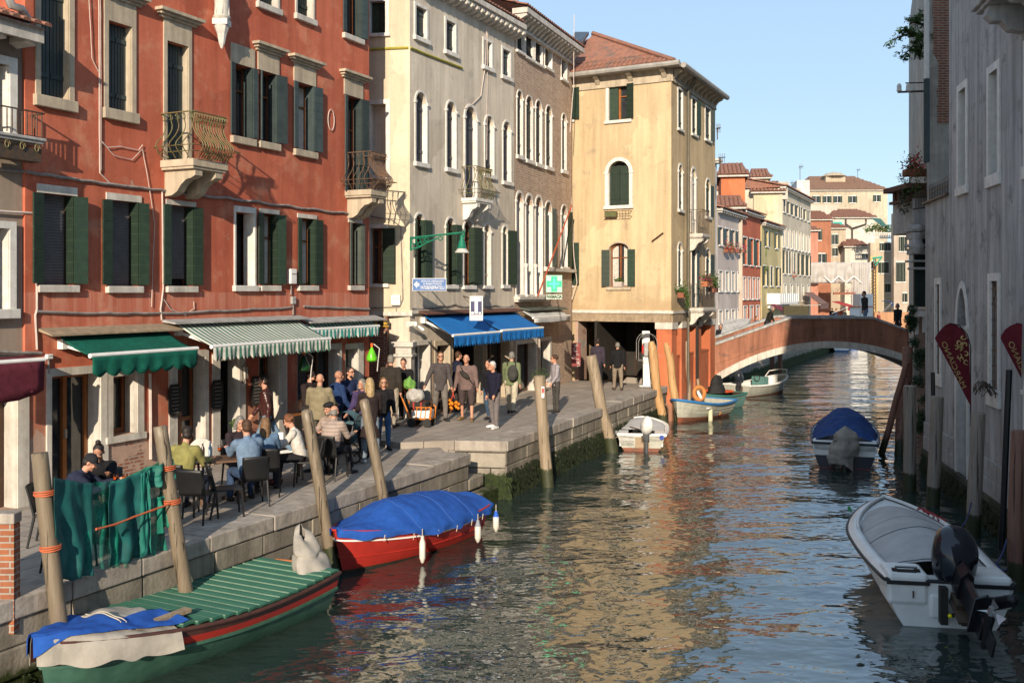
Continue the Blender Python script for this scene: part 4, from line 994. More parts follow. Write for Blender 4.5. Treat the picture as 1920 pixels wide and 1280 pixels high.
# paving polygons
A_ = Q1.w(q1a, -.6, 0); B_ = Q1.w(q1b, -.6, 0)
bk = R.w(RT1+3, -1.0, 0)
m = MB(); z = ZN-.004
m.prism([(A_.x,A_.y), (B_.x,B_.y), (B_.x-.3,B_.y+1.2), (bk.x,bk.y), (R.w(RT0-25,-1,0).x, R.w(RT0-25,-1,0).y)], -.5, z)
struct(m.build('pavement', M_PAVE))
q = [Q2.w(0,-.6,0), Q2.w(q2b+.3,-.6,0), Q2.w(q2b+2,-9,0), C.w(-6,-6,0)+Vector((0,0,0)), Vector((-5.0,24.8,0)), Vector((-2.6,23.1,0)), Vector((-1.25,23.5,0))]
m = MB(); m.prism([(v.x,v.y) for v in q], -.5, ZF-.006); struct(m.build('pavement', M_PAVE))
# end face of the raised stretch: coping returning inland
QE = Fac(-2.7, 23.25, 90-0); QE = Fac(-1.35, 23.42, 98)
m = MB(); m.box(0, 1.23, -.03, .5, ZF-.24, ZF); m.box(-1.4, -.01, -.02, .5, ZF-.24, ZF-.01); struct(m.build('quay_coping', M_COPE, None, QE.M, bev=.02))
m = MB(); m.box(0, 1.2, .0, .5, -2, ZF-.245); struct(m.build('quay_wall', M_QW, None, QE.M))
# end face of the near stretch and the landing step between
m = MB(); e = Q1.w(q1b, 0, 0); m.box(q1b-.01, q1b+.5, .3, 3, -2, ZN-.26); struct(m.build('quay_wall', M_QW, None, Q1.M))
m = MB(); m.box(q1b+.02, q1b+.75, .0, .9, .35, .62); m.box(q1b+.02, q1b+1.1, -.25, .6, -1, .3); o = m.build('landing_steps', [M_ASH], None, Q1.M, bev=.03); struct(o)
# mooring ring on the quay wall
m = MB(); rc = Q1.w(.0, .05, .62); rc = gp(142,1160,.62)
tr = 1.0
c0 = Q1.w(Q1.t(141), .07, Q1.z(1163, 141))
m.tube([c0+Vector((.085*math.cos(a)*.9, .03*math.cos(a), .085*math.sin(a))) for a in [2*PI*k/14 for k in range(15)]], .014, 6)
tag(m.build('mooring_ring', M_IRON, smooth=True), 'iron mooring ring on the quay wall above the blue tarpaulin', 'ring')
# seaweed fringe: clumps at the tide line
def weed(F, a, b, y0, zlo, zhi, n, seed, name='seaweed'):
    rnd = random.Random(seed); m = MB()
    for _ in range(n):
        t = rnd.uniform(a, b); z = rnd.uniform(zlo, zhi); r = rnd.uniform(.02, .07)*(1.3-z/zhi*.6)
        for k in range(4):
            an = rnd.uniform(0, 6.28); l = rnd.uniform(.05,.16)
            p = Vector((t+rnd.uniform(-.05,.05), y0-rnd.uniform(0,.05), z)); q = p+Vector((math.cos(an)*l*.6, -abs(math.sin(an))*.04, -l)); s = Vector((.012+r*.3,0,0))
            m.add([p-s, p+s, q+s*.6, q-s*.4], [(0,1,2,3)])
    o = m.build(name, M_MOSS, None, F.M, nofix=True); o['kind'] = 'stuff'; tag(o, 'dark green seaweed fringe clinging to the quay wall at the tide line', 'seaweed'); return o
weed(Q1, -2, q1b+.8, -.0, .0, .28, 500, 4)
weed(Q2, 0, q2b, -.0, .0, .68, 1900, 5)
weed(QE, -.1, 1.3, -.0, .0, .6, 250, 6)
# brick pier at the lower left corner
bp = gp(26, 1150, ZN); 
pr = thing('brick_pier', 'brick garden pier with stone cap at the lower left corner', 'pier', (-6.0, 11.3, 0))
bt = gp(24, 1190, .4); t1 = Q1.t(25); z_t = CZ+(HZ-960)*11.85/FP
FB = Fac(-6.9, 11.95, 90)
xr = (26-960)/FP*11.7+6.9
m = MB(); m.box(0, xr, -.25, -.1, .80, CZ+(HZ-983)*11.7/FP); m.build('shaft', brick('brick_pier_m', (.36,.13,.06), (.28,.10,.055), (.36,.31,.26), seed=8, bw=.25, rh=.075, ms=.012, streak=.15), pr, FB.M)
m = MB(); m.box(-.02, xr+.015, -.28, -.08, CZ+(HZ-982)*11.7/FP, CZ+(HZ-962)*11.7/FP); m.build('cap', M_COPE, pr, FB.M, bev=.015)

# ------------------------------------------------------------------ bridge
BY = 46.5
bx = lambda x, D=BY: (x-960)/FP*D
bz = lambda y, D=BY: CZ+(HZ-y)*D/FP
br = thing('bridge', 'low arched bridge with terracotta plaster parapets and white stone arch ring', 'bridge', (bx(1557), BY+1.4, 0))
XL, XR = bx(1308), bx(1806); XM = (XL+XR)/2
XS0, XS1 = bx(1334), bx(1780); zsp = bz(722); zcr = bz(652); 
hw = (XS1-XS0)/2; rise = zcr-zsp; Rr = (hw*hw+rise*rise)/(2*rise)
def arcz(x, off=0): d = x-XM; q = (Rr+off)**2-d*d; return zcr-Rr+math.sqrt(max(q, 0))
def topz(x):
    a, b = bx(1482), bx(1636); zt = bz(594)
    if x < a: return zt-(a-x)*(bz(594)-bz(655))/(a-XL)
    if x > b: return zt-(x-b)*(bz(594)-bz(655))/(XR-b)
    return zt
TH = 2.9
def bslice(m, y0, y1, zlow_fn, ztop_fn, x0, x1, n=48, mi=0):
    vs = []; 
    for k in range(n+1):
        x = lerp(x0, x1, k/n)
        for y in (y0, y1): vs += [(x,y,zlow_fn(x)), (x,y,ztop_fn(x))]
    fs = []
    for k in range(n):
        o = k*4; p = o+4
        fs += [(o,p,p+1,o+1), (o+3,p+3,p+2,o+2), (o+1,p+1,p+3,o+3), (o+2,p+2,p,o)]
    fs += [(0,1,3,2), (n*4, n*4+2, n*4+3, n*4+1)]
    m.add(vs, fs, mi)
def zl(x): 
    if XS0 < x < XS1: return max(arcz(x, .30), -1)
    return -1.2
m = MB(); bslice(m, BY, BY+TH, zl, lambda x: topz(x)-.98, XL, XR, 60)
bslice(m, BY, BY+.28, lambda x: max(zl(x), -1.2) if topz(x)-.98 < zl(x) else topz(x)-.99, lambda x: topz(x)-.09, XL, XR, 60)
bslice(m, BY+TH-.28, BY+TH, lambda x: topz(x)-.99, lambda x: topz(x)-.09, XL, XR, 60)
m.build('parapet', M_BRIDGE, br, nofix=False)
n = 26
for y0, y1 in ((BY-.05, BY+.4), (BY+TH-.4, BY+TH+.05)):
    m = MB()
    for k in range(n):
        a0 = lerp(XS0, XS1, k/n)+.006; a1 = lerp(XS0, XS1, (k+1)/n)-.006
        m.add([(a0,y0,arcz(a0)), (a1,y0,arcz(a1)), (a1,y0,arcz(a1,.31)), (a0,y0,arcz(a0,.31)), (a0,y1,arcz(a0)), (a1,y1,arcz(a1)), (a1,y1,arcz(a1,.31)), (a0,y1,arcz(a0,.31))],
              [(0,1,2,3),(7,6,5,4),(0,4,5,1),(3,2,6,7),(0,3,7,4),(1,5,6,2)])
    m.build('arch_ring', M_STONE, br)
m = MB(); bslice(m, BY+.38, BY+TH-.38, lambda x: arcz(x), lambda x: arcz(x)+.29, XS0+.05, XS1-.05, 40); m.build('vault', M_BRICKR, br)
for y0 in (BY-.06, BY+TH-.34):
    m = MB()
    for k in range(14): bslice(m, y0, y0+.40, lambda x: topz(x)-.09, lambda x: topz(x)+.02, lerp(XL-.05, XR, k/14)+.01, lerp(XL-.05, XR, (k+1)/14)-.01, 4)
    m.build('coping', M_STONEG, br)
m = MB()      # walking deck in steps
n = 22
for k in range(n):
    a0 = lerp(XL, XR, k/n); a1 = lerp(XL, XR, (k+1)/n); xm = (a0+a1)/2; m.box(a0, a1, BY+.28, BY+TH-.28, topz(xm)-1.1, topz(xm)-.62)
m.build('steps', M_PAVE, br)
# flared far parapet at the foot of the bridge
D = BY+TH+2.2
m = MB(); f0 = [(bx(1352,D),bz(662,D)), (bx(1378,D),bz(600,D)), (bx(1408,D),bz(597,D)), (bx(1432,D),bz(645,D))]
m.xz(f0, D-.5, D); m.build('parapet', M_BRIDGE, br)
m = MB(); D2 = D-.5; m.add([(bx(1345,D2-2.2),D2-2.2,bz(655,D2-2.2)), (bx(1358,D2),D2,bz(598,D2)), (bx(1408,D2),D2,bz(597,D2)), (bx(1372,D2-2.2),D2-2.2,bz(652,D2-2.2)),
   (bx(1345,D2-2.2),D2-2.2,.8), (bx(1358,D2),D2,.8), (bx(1408,D2),D2,.8), (bx(1372,D2-2.2),D2-2.2,.8)], [(0,1,2,3), (0,4,5,1), (3,2,6,7), (0,3,7,4)])
m.build('stair_flank', M_STONEG, br)

def leafball(m, c, r, n, rnd, s0=.03, s1=.07):
    for _ in range(n):
        v = Vector((rnd.gauss(0,1), rnd.gauss(0,1), rnd.gauss(0,1))); v = v.normalized()*rnd.random()**.5; p = c+Vector((v.x*r[0], v.y*r[1], v.z*r[2])); s = rnd.uniform(s0, s1)
        a = Vector((rnd.uniform(-1,1), rnd.uniform(-1,1), rnd.uniform(-.6,.6))).normalized(); b = a.orthogonal().normalized()
        m.add([p-a*s, p-b*s*.45, p+a*s, p+b*s*.45], [(0,1,2,3)])
# ------------------------------------------------------------------ far quay and row of houses
Q3 = Fac(9.2, 46.9, 25.7)
m = MB(); m.box(2.5, 75, 0, .6, -2, 1.32); o = m.build('quay_wall', M_QW, None, Q3.M); struct(o)
m = MB(); m.box(2.5, 75, -.05, .5, 1.325, 1.5); struct(m.build('quay_coping', M_STONEG, None, Q3.M))
m = MB(); m.box(-6, 75, .5, 30, -2, 1.49); struct(m.build('pavement', M_PAVE, None, Q3.M))
G = Fac(5.4, 47.7, 25.7)
hc = {}
def pl(c, seed):
    k = tuple(c)
    if k not in hc: hc[k] = plaster('plaster_far_%d' % len(hc), c, tuple(x*.88 for x in c), tuple(x*.78 for x in c), .35, seed)
    return hc[k]
def house(name, label, x0, x1, ytop, col, floors, F=None, dep=8, roof=True, side=None, group='houses beyond the bridge', seed=0, eave=True, sid=3, rf=None, z0=1.0, ph=1.4):
    """a house on the far quay; floors: (ytop, ybot, n, kind) read at the left edge"""
    F0 = F or G; t0, t1 = F0.t(x0), F0.t(x1); F = Fac(F0.ox, F0.oy, F0.deg); zt = F.z(ytop, x0)
    root = thing('house', label, 'house', F.w(t0, 0, z0), F.rz, group); F.root = root
    mat_ = pl(col, seed); rnd = random.Random(seed)
    for (ya, yb, n, kind) in floors:
        za, zb = F.z(ya, x0), F.z(yb, x0); w = (t1-t0)/n
        for k in range(n):
            a = t0+w*(k+.5); ww = min(.55, w*.27)
            arch = 'round' if 'a' in kind else None
            sh = M_GRN if 'g' in kind else (M_TEAL if 't' in kind else M_GREYSH)
            F.holes.append((a-ww, a+ww, zb, za, arch))
            m = MB(); m.quad((a-ww,.1,zb), (a+ww,.1,zb), (a+ww,.1,za), (a-ww,.1,za), 0)
            f = .09
            m.box(a-ww-f, a-ww, -.03, .01, zb, za, 1); m.box(a+ww, a+ww+f, -.03, .01, zb, za, 1)
            if not arch: m.box(a-ww-f, a+ww+f, -.03, .01, za, za+f, 1)
            m.box(a-ww-f-.05, a+ww+f+.05, -.1, .1, zb-.1, zb, 1)
            if 'o' in kind or 'g' in kind or 't' in kind:
                if rnd.random() < .75:
                    m.box(a-ww*1.9, a-ww*.95, -.07, -.035, zb+.02, za-.02, 2); m.box(a+ww*.95, a+ww*1.9, -.07, -.035, zb+.02, za-.02, 2)
                else: m.box(a-ww+.01, a+ww-.01, .04, .08, zb+.02, za-.02, 2)
            elif 'c' in kind: m.box(a-ww+.01, a+ww-.01, .06, .09, zb+.02, za-.02, 3)
            m.build('window', [M_GLASS, M_STONEW, sh, M_CURT], root, F.M)
    o = wall(F, t0, t1, z0, zt, dep, mat_, .2)
    if eave:
        m = MB(); m.box(t0-.12, t1+.12, -.38, .1, zt, zt+.14)
        for k in range(int((t1-t0)/.6)+1): m.box(t0+k*.6, t0+k*.6+.14, -.32, .0, zt-.12, zt-.002)
        m.build('cornice', M_STONE, root, F.M)
    if roof:
        m = MB(); roofcols(m, (t0-.15,-.45,zt+.15), (t1+.15,-.45,zt+.15), (t1+.15,dep*.5,zt+ph), (t0-.15,dep*.5,zt+ph), .3, .13, .6)
        m.add([(t0-.1,-.3,zt+.1), (t0-.1,dep*.5,zt+ph-.03), (t0-.1,dep,zt+.1)], [(0,1,2)]); m.quad((t0-.15,dep*.5,zt+ph), (t1+.15,dep*.5,zt+ph), (t1+.15,dep+.3,zt+.1), (t0-.15,dep+.3,zt+.1))
        m.build('roof', M_TILE if rf is None else rf, root, F.M)
    return root, F
h0, _ = house('h', 'narrow white house edge just beyond the yellow corner house', 1338, 1344, 302, (.60,.58,.56), [], seed=11, roof=False)
h1, F1 = house('h', 'pinkish white house with four green shutters and flower boxes beyond the bridge', 1345, 1391, 395, (.58,.50,.45), [(425,458,4,'t'), (508,545,4,'c'), (583,606,4,'c')], seed=12)
h2, F2 = house('h', 'terracotta red house with dark green shutters under a curved grey cornice', 1391, 1426, 398, (.52,.15,.085), [(444,495,3,'g'), (520,560,4,'c'), (575,605,3,'c')], seed=13)
h3, F3 = house('h', 'small yellow house with long green shutters over a white balcony', 1428, 1464, 420, (.62,.52,.27), [(430,460,2,'o'), (498,535,3,'g')], seed=14)
h4, F4 = house('h', 'tall cream house with white arched windows and a long side wall', 1466, 1520, 353, (.66,.58,.44), [(373,396,7,'o'), (425,462,8,'ac'), (468,512,6,'ag'), (533,565,5,'c')], seed=15, dep=12, ph=1.6)
# taller houses standing behind the front row
GB = Fac(G.ox-G.nx*7, G.oy-G.ny*7, G.deg)
def behind(label, x0, x1, y0, y1, D, col, roofy, wins=(), seed=0, rm=None, dep=7, group='houses behind the front row', hip=.2, ang=100):
    """block seen frontally: screen edges at distance D"""
    Fb = Fac((x0-960)/FP*D, D, ang); t1 = Fb.t(x1); zt = CZ+(HZ-y0)*D/FP
    root = thing('house', label, 'house', (Fb.ox, Fb.oy, 1), Fb.rz, group); Fb.root = root
    for (xa, xb, ya, yb) in wins:
        a, b = Fb.t(xa), Fb.t(xb); za, zb = Fb.z(ya, xa), Fb.z(yb, xa); Fb.holes.append((a, b, zb, za, None)); w = (b-a)
        m = MB(); m.quad((a,.18,zb), (b,.18,zb), (b,.18,za), (a,.18,za), 0); m.box(a-.1, b+.1, -.04, .01, za, za+.12, 1); m.box(a-.15, b+.15, -.1, .1, zb-.12, zb, 1)
        m.box(a-w*.45, a+.02, -.07, -.035, zb, za, 2); m.box(b-.02, b+w*.45, -.07, -.035, zb, za, 2); m.box(a+w*.46, a+w*.54, .1, .17, zb, za, 1)
        m.build('window', [M_GLASS, M_STONEW, M_GRN], root, Fb.M)
    wall(Fb, 0, t1, 1, zt, dep, pl(col, seed), .2)
    if roofy is not None:
        zr = CZ+(HZ-roofy)*(D+dep*.5)/FP; m = MB(); q = t1*hip
        roofcols(m, (-.3,-.4,zt+.05), (t1+.3,-.4,zt+.05), (t1-q,dep*.5,zr), (q,dep*.5,zr), .3, .13, .6)
        m.add([(-.3,-.4,zt+.04), (q,dep*.5,zr-.02), (-.3,dep+.3,zt+.04)], [(0,1,2)]); m.add([(t1+.3,-.4,zt+.04), (t1-q,dep*.5,zr-.02), (t1+.3,dep+.3,zt+.04)], [(0,1,2)])
        m.add([(q,dep*.5,zr-.02), (t1-q,dep*.5,zr-.02), (t1+.3,dep+.3,zt+.04), (-.3,dep+.3,zt+.04)], [(0,1,2,3)])
        m.box(-.25, t1+.25, -.35, .0, zt-.1, zt+.04, 1)
        m.build('roof', [rm or M_TILE, M_STONE], root, Fb.M)
    return root, Fb
behind('bright orange upper storey with steep tiled roof behind the pinkish house', 1352, 1397, 330, 600, 73, (.62,.20,.09), 306, seed=21, hip=.02)
behind('low tiled roof house tucked behind the red house', 1345, 1392, 390, 600, 69.5, (.55,.46,.38), 366, seed=22, dep=6, hip=.05)
behind('cream gable house with small brown roof above the yellow house', 1412, 1441, 334, 600, 88, (.62,.52,.34), 316, seed=23, hip=.0, dep=6)
behind('broad cream end wall with tiled roof and a dark downpipe', 1413, 1467, 361, 600, 84, (.66,.57,.38), 340, seed=24, hip=.02)
behind('pale yellow side house squeezed beside the red house', 1425, 1440, 412, 600, 79.5, (.62,.52,.30), None, seed=25)
hb, FB2 = behind('large beige palace with hipped brown roof dominating the end of the canal', 1516, 1664, 357, 600, 150, (.52,.44,.33), 331, [(x, x+9, 368, 380) for x in (1526, 1546, 1566, 1594)]+[(1640, 1648, 366, 378)], seed=26, rm=M_TILEB, dep=18, hip=.2, ang=92)
m = MB(); t = FB2.t(1583); z = CZ+(HZ-343)*155/FP; m.box(t-1.5, t+1.5, 4.5, 6.5, z-1.5, z+1.0); m.lathe([(2.0,0),(1.2,.5),(.2,.7)], (t,5.5,z+1), 10); m.build('dormer', M_STONEY, hb, FB2.M)
behind('white chimney like attic block beside the palace roof', 1494, 1518, 338, 600, 112, (.70,.67,.62), None, seed=27)
behind('white terrace house with tiled roof and dark forked drainpipe', 1562, 1640, 408, 600, 125, (.66,.61,.53), 392, [(1566,1577,421,432)], seed=28, dep=8, ang=92)
behind('brick red house with tiled roof right of the tall cream house', 1520, 1558, 412, 600, 112, (.40,.17,.10), 395, [(1530,1538,430,450),(1536,1546,476,492)], seed=29, ang=96)
behind('pink narrow house below the brick red one', 1519, 1534, 432, 600, 104, (.52,.24,.17), 424, seed=30)
behind('beige house with tall narrow windows near the scaffolding', 1558, 1586, 428, 600, 118, (.50,.42,.32), 420, [(1562,1569,440,458),(1563,1569,465,480)], seed=31)
behind('small white house with a red tiled gable above the scaffold sheet', 1584, 1628, 462, 600, 116, (.68,.62,.52), 448, [(1619,1627,476,484)], seed=32, ang=92)
behind('beige corner house with balconies at the far right of the canal', 1632, 1700, 455, 600, 108, (.50,.42,.31), None, [(x, x+5, 456, 470) for x in (1651, 1662, 1674)]+[(x, x+4, 492, 512) for x in (1645, 1652, 1660)]+[(1662,1667,532,548), (1674,1679,532,548)], seed=33, ang=92, dep=.8)
behind('grey beige house with long white arcades behind the right bank', 1676, 1720, 400, 600, 104, (.48,.40,.32), None, [(x, x+4, 444, 471) for x in (1687, 1695)]+[(x, x+3, 492, 528) for x in (1681, 1687, 1693)]+[(1694,1699,550,566),(1682,1687,406,418)], seed=34, ang=92, dep=.8)
behind('yellow strip of a house between the scaffold and the corner house', 1632, 1646, 480, 600, 106.5, (.60,.45,.22), None, [(1636,1640,490,503)], seed=35, ang=92, dep=.5)
behind('pale house with many small openings filling the far end of the quay', 1512, 1640, 520, 600, 122, (.50,.43,.33), None, [(x, x+5, 545, 565) for x in (1520, 1545, 1560, 1575, 1590)], seed=36, ang=92, dep=2)
behind('terrace house with pale parapet below the palace', 1515, 1570, 385, 600, 128, (.60,.53,.45), None, seed=37, ang=92)
behind('orange brick house beyond the right end of the bridge', 1640, 1725, 585, 600, 86, (.50,.27,.15), None, seed=38, ang=92, dep=.5)
# chimneys with small caps on the far roofs
def chim(x, y0, y1, D, w, label, col=(.55,.50,.42)):
    c = at(x, y1, D); zt = CZ+(HZ-y0)*D/FP; r = thing('chimney', label, 'chimney', c); m = MB(); m.box(c.x-w, c.x+w, D-w, D+w, c.z-1, zt-.3); m.box(c.x-w*1.3, c.x+w*1.3, D-w*1.3, D+w*1.3, zt-.3, zt)
    m.build('stack', pl(col, 41), r)
def aerial(x, y0, y1, D, lab, w=10):
    r = thing('aerial', lab, 'aerial', at(x, y1, D), 0, 'television aerials on the roofs'); m = MB(); m.tube([at(x,y1,D), at(x,y0,D)], .03, 4); m.tube([at(x-w*.3,y0+1,D), at(x+w,y0,D)], .02, 4)
    for k in range(4): p = at(x-w*.2+w*.35*k, y0+.7, D); m.tube([p-Vector((0,.3,0)), p+Vector((0,.3,0))], .015, 3); m.tube([p-Vector((0,0,.25)), p+Vector((0,0,.25))], .015, 3)
    m.build('mast', M_IRON, r)
aerial(1350, 295, 325, 60, 'aerial above the narrow white house edge'); aerial(1485, 342, 372, 102, 'aerial beside the white attic block', 8); aerial(1345, 240, 262, 55, 'small aerial near the eave of the yellow house', 6); aerial(1500, 312, 340, 112, 'tall aerial on the white attic block', 6); aerial(1608, 318, 333, 152, 'aerial on the palace roof', 5)
r_ = thing('drainpipe', 'dark forked drainpipe on the white terrace house', 'drainpipe', at(1598, 452, 124.5)); m = MB(); m.tube([at(1586,409,124.6), at(1586,420,124.6), at(1598,428,124.6), at(1598,452,124.6)], .1, 5); m.tube([at(1624,409,124.6), at(1624,420,124.6), at(1598,428,124.6)], .1, 5); m.build('pipe', M_IRON, r_)
r_ = thing('awning', 'bright teal awning over a window of the white terrace house', 'awning', at(1570, 420, 124)); a = at(1562, 416, 124.6); m = MB(); m.add([a, a+Vector((1.1,0,0)), a+Vector((1.1,-.6,-.6)), a+Vector((0,-.6,-.6))], [(0,1,2,3)]); m.build('canopy', solid((.03,.42,.34)), r_)
r_ = thing('terrace_awning', 'dark green awning over the planted roof terrace at the far end', 'awning', at(1645, 420, 112)); a = at(1632, 408, 112); b = at(1664, 424, 110); m = MB(); m.add([a, Vector((b.x,112,a.z-.1)), b, Vector((a.x+.5,110,b.z))], [(0,1,2,3)]); m.build('canopy', solid((.05,.14,.12)), r_)
r_ = thing('roof_terrace', 'pale balustraded roof terrace with plants at the far end of the canal', 'terrace', at(1645, 445, 110)); a = at(1626, 436, 110); b = at(1682, 447, 110); m = MB(); m.box(a.x, b.x, 110, 110.2, b.z, b.z+.12); m.box(a.x, b.x, 110, 110.2, a.z-.1, a.z)
for k in range(18): x = lerp(a.x, b.x, k/17); m.box(x-.04, x+.04, 110.05, 110.15, b.z, a.z)
m.build('balustrade', M_STONEW, r_); m = MB(); rnd = random.Random(2)
chim(1467, 342, 352, 84, .35, 'chimney at the peak of the broad cream end wall'); chim(1489, 354, 372, 100, .4, 'chimney between the tall cream house and the white attic block'); chim(1426, 325, 345, 89, .2, 'thin chimney beside the cream gable house')
# stone flower boxes
def flowers(pos, w, label, cols, seed, trail=.0, h=.3, group=None, rz=0, box=(.24,.08,.04), n=260):
    r = thing('flower_box', label, 'flower box', pos, rz, group); rnd = random.Random(seed); M = Matrix.Translation(pos) @ Matrix.Rotation(rz, 4, 'Z')
    m = MB(); m.M = M; m.box(-w/2, w/2, -.12, .12, 0, .2); m.build('box', solid(box), r)
    g = MB(); g.M = M; fl = MB(); fl.M = M
    for k in range(n):
        x = rnd.gauss(0, w*.3); x = max(-w*.6, min(w*.6, x)); y = rnd.gauss(0, .11); z = .2+abs(rnd.gauss(0, h*.5)); 
        if rnd.random() < trail: z = .2-rnd.random()*h*2; y = -.16-rnd.random()*.08
        s = rnd.uniform(.018, .045)*(1 if n < 400 else .8); a = Vector((rnd.uniform(-1,1), rnd.uniform(-1,1), rnd.uniform(-1,1))).normalized(); b = a.orthogonal().normalized(); c = a.cross(b)
        p = Vector((x,y,z)); (fl if rnd.random() < .42 and z > .22 and cols else g).add([p-b*s-c*s*.6, p+b*s-c*s*.3, p+b*s*.6+c*s, p-b*s*.8+c*s*.8], [(0,1,2,3)], rnd.randrange(len(cols)) if cols and False else 0)
    g.build('foliage', M_LEAF, r, nofix=True)
    if fl.v: fl.build('blooms', solid(cols[0], .6), r, nofix=True)
    return r
def leafmat(name, c1, c2):
    m = pm(name, c1, c2, 14, .6, bmp=0, spec=.3); return m
M_LEAF = leafmat('leaves', (.065,.12,.022), (.03,.065,.015)); M_LEAFD = leafmat('leaves_dark', (.03,.055,.018), (.018,.035,.012))
_r = random.Random(12); m = MB()
for k in range(10): leafball(m, at(1628+k*5, 432-_r.random()*8, 110.5), (.7,.5,.5), 60, _r, .08, .2)
tag(m.build('terrace_plants', M_LEAF, nofix=True), 'green plants crowding the far roof terrace', 'plant')
m = MB()
for k in range(12): leafball(m, at(1430+_r.uniform(-5,5), 440+k*6, 77.5), (.35,.3,.4), 60, _r, .05, .12)
tag(m.build('climber', leafmat('climber_leaves', (.16,.22,.03), (.09,.14,.02)), nofix=True), 'yellow green climber on the wall beside the red house', 'plant')
for x, c, nm in ((1357,(.55,.02,.02),'bright red'), (1367,(.55,.04,.02),'orange red'), (1378,(.55,.25,.32),'pale pink'), (1388,(.55,.03,.16),'magenta')):
    t = F1.t(x); flowers(F1.w(t, .25, F1.z(474, x)), .8, nm+' geraniums in a box on the pinkish white house', [c], int(x), h=.5, rz=F1.rz, group='flower boxes on the pinkish house', n=160)
flowers(at(1483, 520, 88)+Vector((0,0,0)), .9, 'small flower box with red blooms low on the tall cream house', [(.5,.02,.03)], 4, n=120, h=.5)
flowers(at(1583, 552, 100), 2.2, 'long pink flower box in front of the far scaffold', [(.55,.05,.15)], 5, n=260, h=.6)
# flowers on yellow house balcony and sills
tb = YR.t(1291)
flowers(YR.w(tb+.5, .62, zlb+.85), .9, 'terracotta box with purple red plants on the lower balcony rail', [(.22,.03,.06)], 7, h=.28, rz=YR.rz, box=(.42,.14,.06))
flowers(YR.w(tb+2.0, .5, zlb+.62), .7, 'bushy round green plant at the end of the lower balcony', [], 8, h=.5, rz=YR.rz, n=600)
flowers(YR.w(YR.t(1277,.2), .25, YR.z(558, 1277)), .5, 'hanging green plant under the lower side window of the yellow house', [], 9, trail=.4, h=.3, rz=YR.rz, n=360)
flowers(YL.w((YL.t(1142)+YL.t(1179))/2, .02, YL.z(538,1142)+.0), .35, 'small pot with red white pattern on the lower arched window sill', [], 10, h=.14, rz=YL.rz, n=60, box=(.5,.42,.38))
m = MB(); r_ = YL.base(YL.t(1139), YL.z(408,1139), 'window_box', 'empty rusty iron window box holder under the middle arched window', 'planter'); a, b = YL.t(1139), YL.t(1183); z0_, z1_ = YL.z(408,1139), YL.z(398,1139)
m.box(a, (a+b)/2-.05, -.22, -.02, z0_, z1_); m.build('trough', solid((.12,.14,.05)), r_, YL.M)
m = MB()
for z in (z0_, z1_): m.box(a-.05, b+.05, -.25, -.24, z, z+.02); m.box(a-.05, a-.035, -.25, 0, z, z+.02); m.box(b+.035, b+.05, -.25, 0, z, z+.02)
for k in range(9): t = lerp(a, b, k/8); m.box(t, t+.012, -.26, -.248, z0_, z1_)
m.build('rack', M_IRONR, r_, YL.M)
# scaffold with translucent sheets
sc = thing('scaffold', 'scaffold wrapped in pale translucent sheeting at the far quay', 'scaffold', at(1560, 575, 104))
def sheetmat():
    m, nt, b = newmat('scaffold_sheet'); b.inputs['Base Color'].default_value = (.46,.43,.40,1); b.inputs['Roughness'].default_value = .7; b.inputs['Alpha'].default_value = .78
    w = nt.nodes.new('ShaderNodeTexNoise'); return m
M_SHEET = sheetmat()
D = 103
for x0, x1, y0, y1 in ((1516, 1597, 492, 530), (1597, 1632, 492, 586)):
    m = MB(); a = at(x0, y0, D); b = at(x1, y1, D); m.sheet(lambda u, v: (lerp(a.x,b.x,u), D+.12*math.sin(u*30)*(.3+v)+.3*nz(u*5, v*3), lerp(a.z,b.z,v)), 50, 8, .02); m.build('sheet', M_SHEET, sc, smooth='all')
m = MB()
for x in (1516, 1540, 1565, 1597, 1632): a = at(x, 490, D+.3); m.tube([a, Vector((a.x, a.y, 1.3 if x > 1590 else at(x,530,D).z))], .06, 5)
for y in (493, 530): m.tube([at(1516, y, D+.3), at(1632, y, D+.3)], .06, 5)
for k in range(5): m.tube([at(1545+k*14, 530 if k % 2 else 518, D-.2), at(1559+k*14, 518 if k % 2 else 530, D-.2)], .07, 4)
m.build('frame', M_WHITE, sc)
# far awnings, hoarding, van
def fawn(x0, y0, x1, y1, D, w, c, label, dip=0):
    a, b = at(x0, y0, D), at(x1, y1, D-2.2); r = thing('awning', label, 'awning', a, 0, 'awnings on the far quay'); m = MB(); o = Vector((G.dx, G.dy, 0))*w
    m.add([a, b, b+o, a+o, a-Vector((0,0,.05)), b-Vector((0,0,.05)), b+o-Vector((0,0,.05)), a+o-Vector((0,0,.05))], [(0,1,2,3),(4,7,6,5),(0,4,5,1),(1,5,6,2),(2,6,7,3),(3,7,4,0)]); m.build('canopy', cloth(c), r)
    m = MB(); m.add([b, b+o, b+o-Vector((0,0,.45)), b-Vector((0,0,.45))], [(0,1,2,3)]); m.build('valance', cloth(c), r, nofix=True)
    m = MB()
    for q in (0, .95): m.bar(a+o*q-Vector((0,0,1.2)), b+o*q-Vector((0,0,.08)), .05)
    m.build('arm', M_WHITE, r); return r
fawn(1444, 570, 1472, 586, 76, 2.6, (.20,.03,.06), 'burgundy sloping awning in front of the yellow house')
fawn(1508, 548, 1538, 570, 92, 5, (.22,.13,.11), 'dusty brown awning further along the far quay')
fawn(1560, 565, 1590, 574, 100, 5, (.55,.06,.06), 'red awning with people gathered under it')
fawn(1653, 564, 1672, 566, 98, 2, (.03,.10,.25), 'small blue awning in front of the far beige house')
m = MB(); a = at(1470, 573, 66); b = at(1516, 606, 66); r_ = thing('hoarding', 'orange plywood hoarding behind the crown of the bridge', 'hoarding', (a.x, 66, b.z))
m.box(a.x, b.x, 66, 66.1, 1.4, a.z)
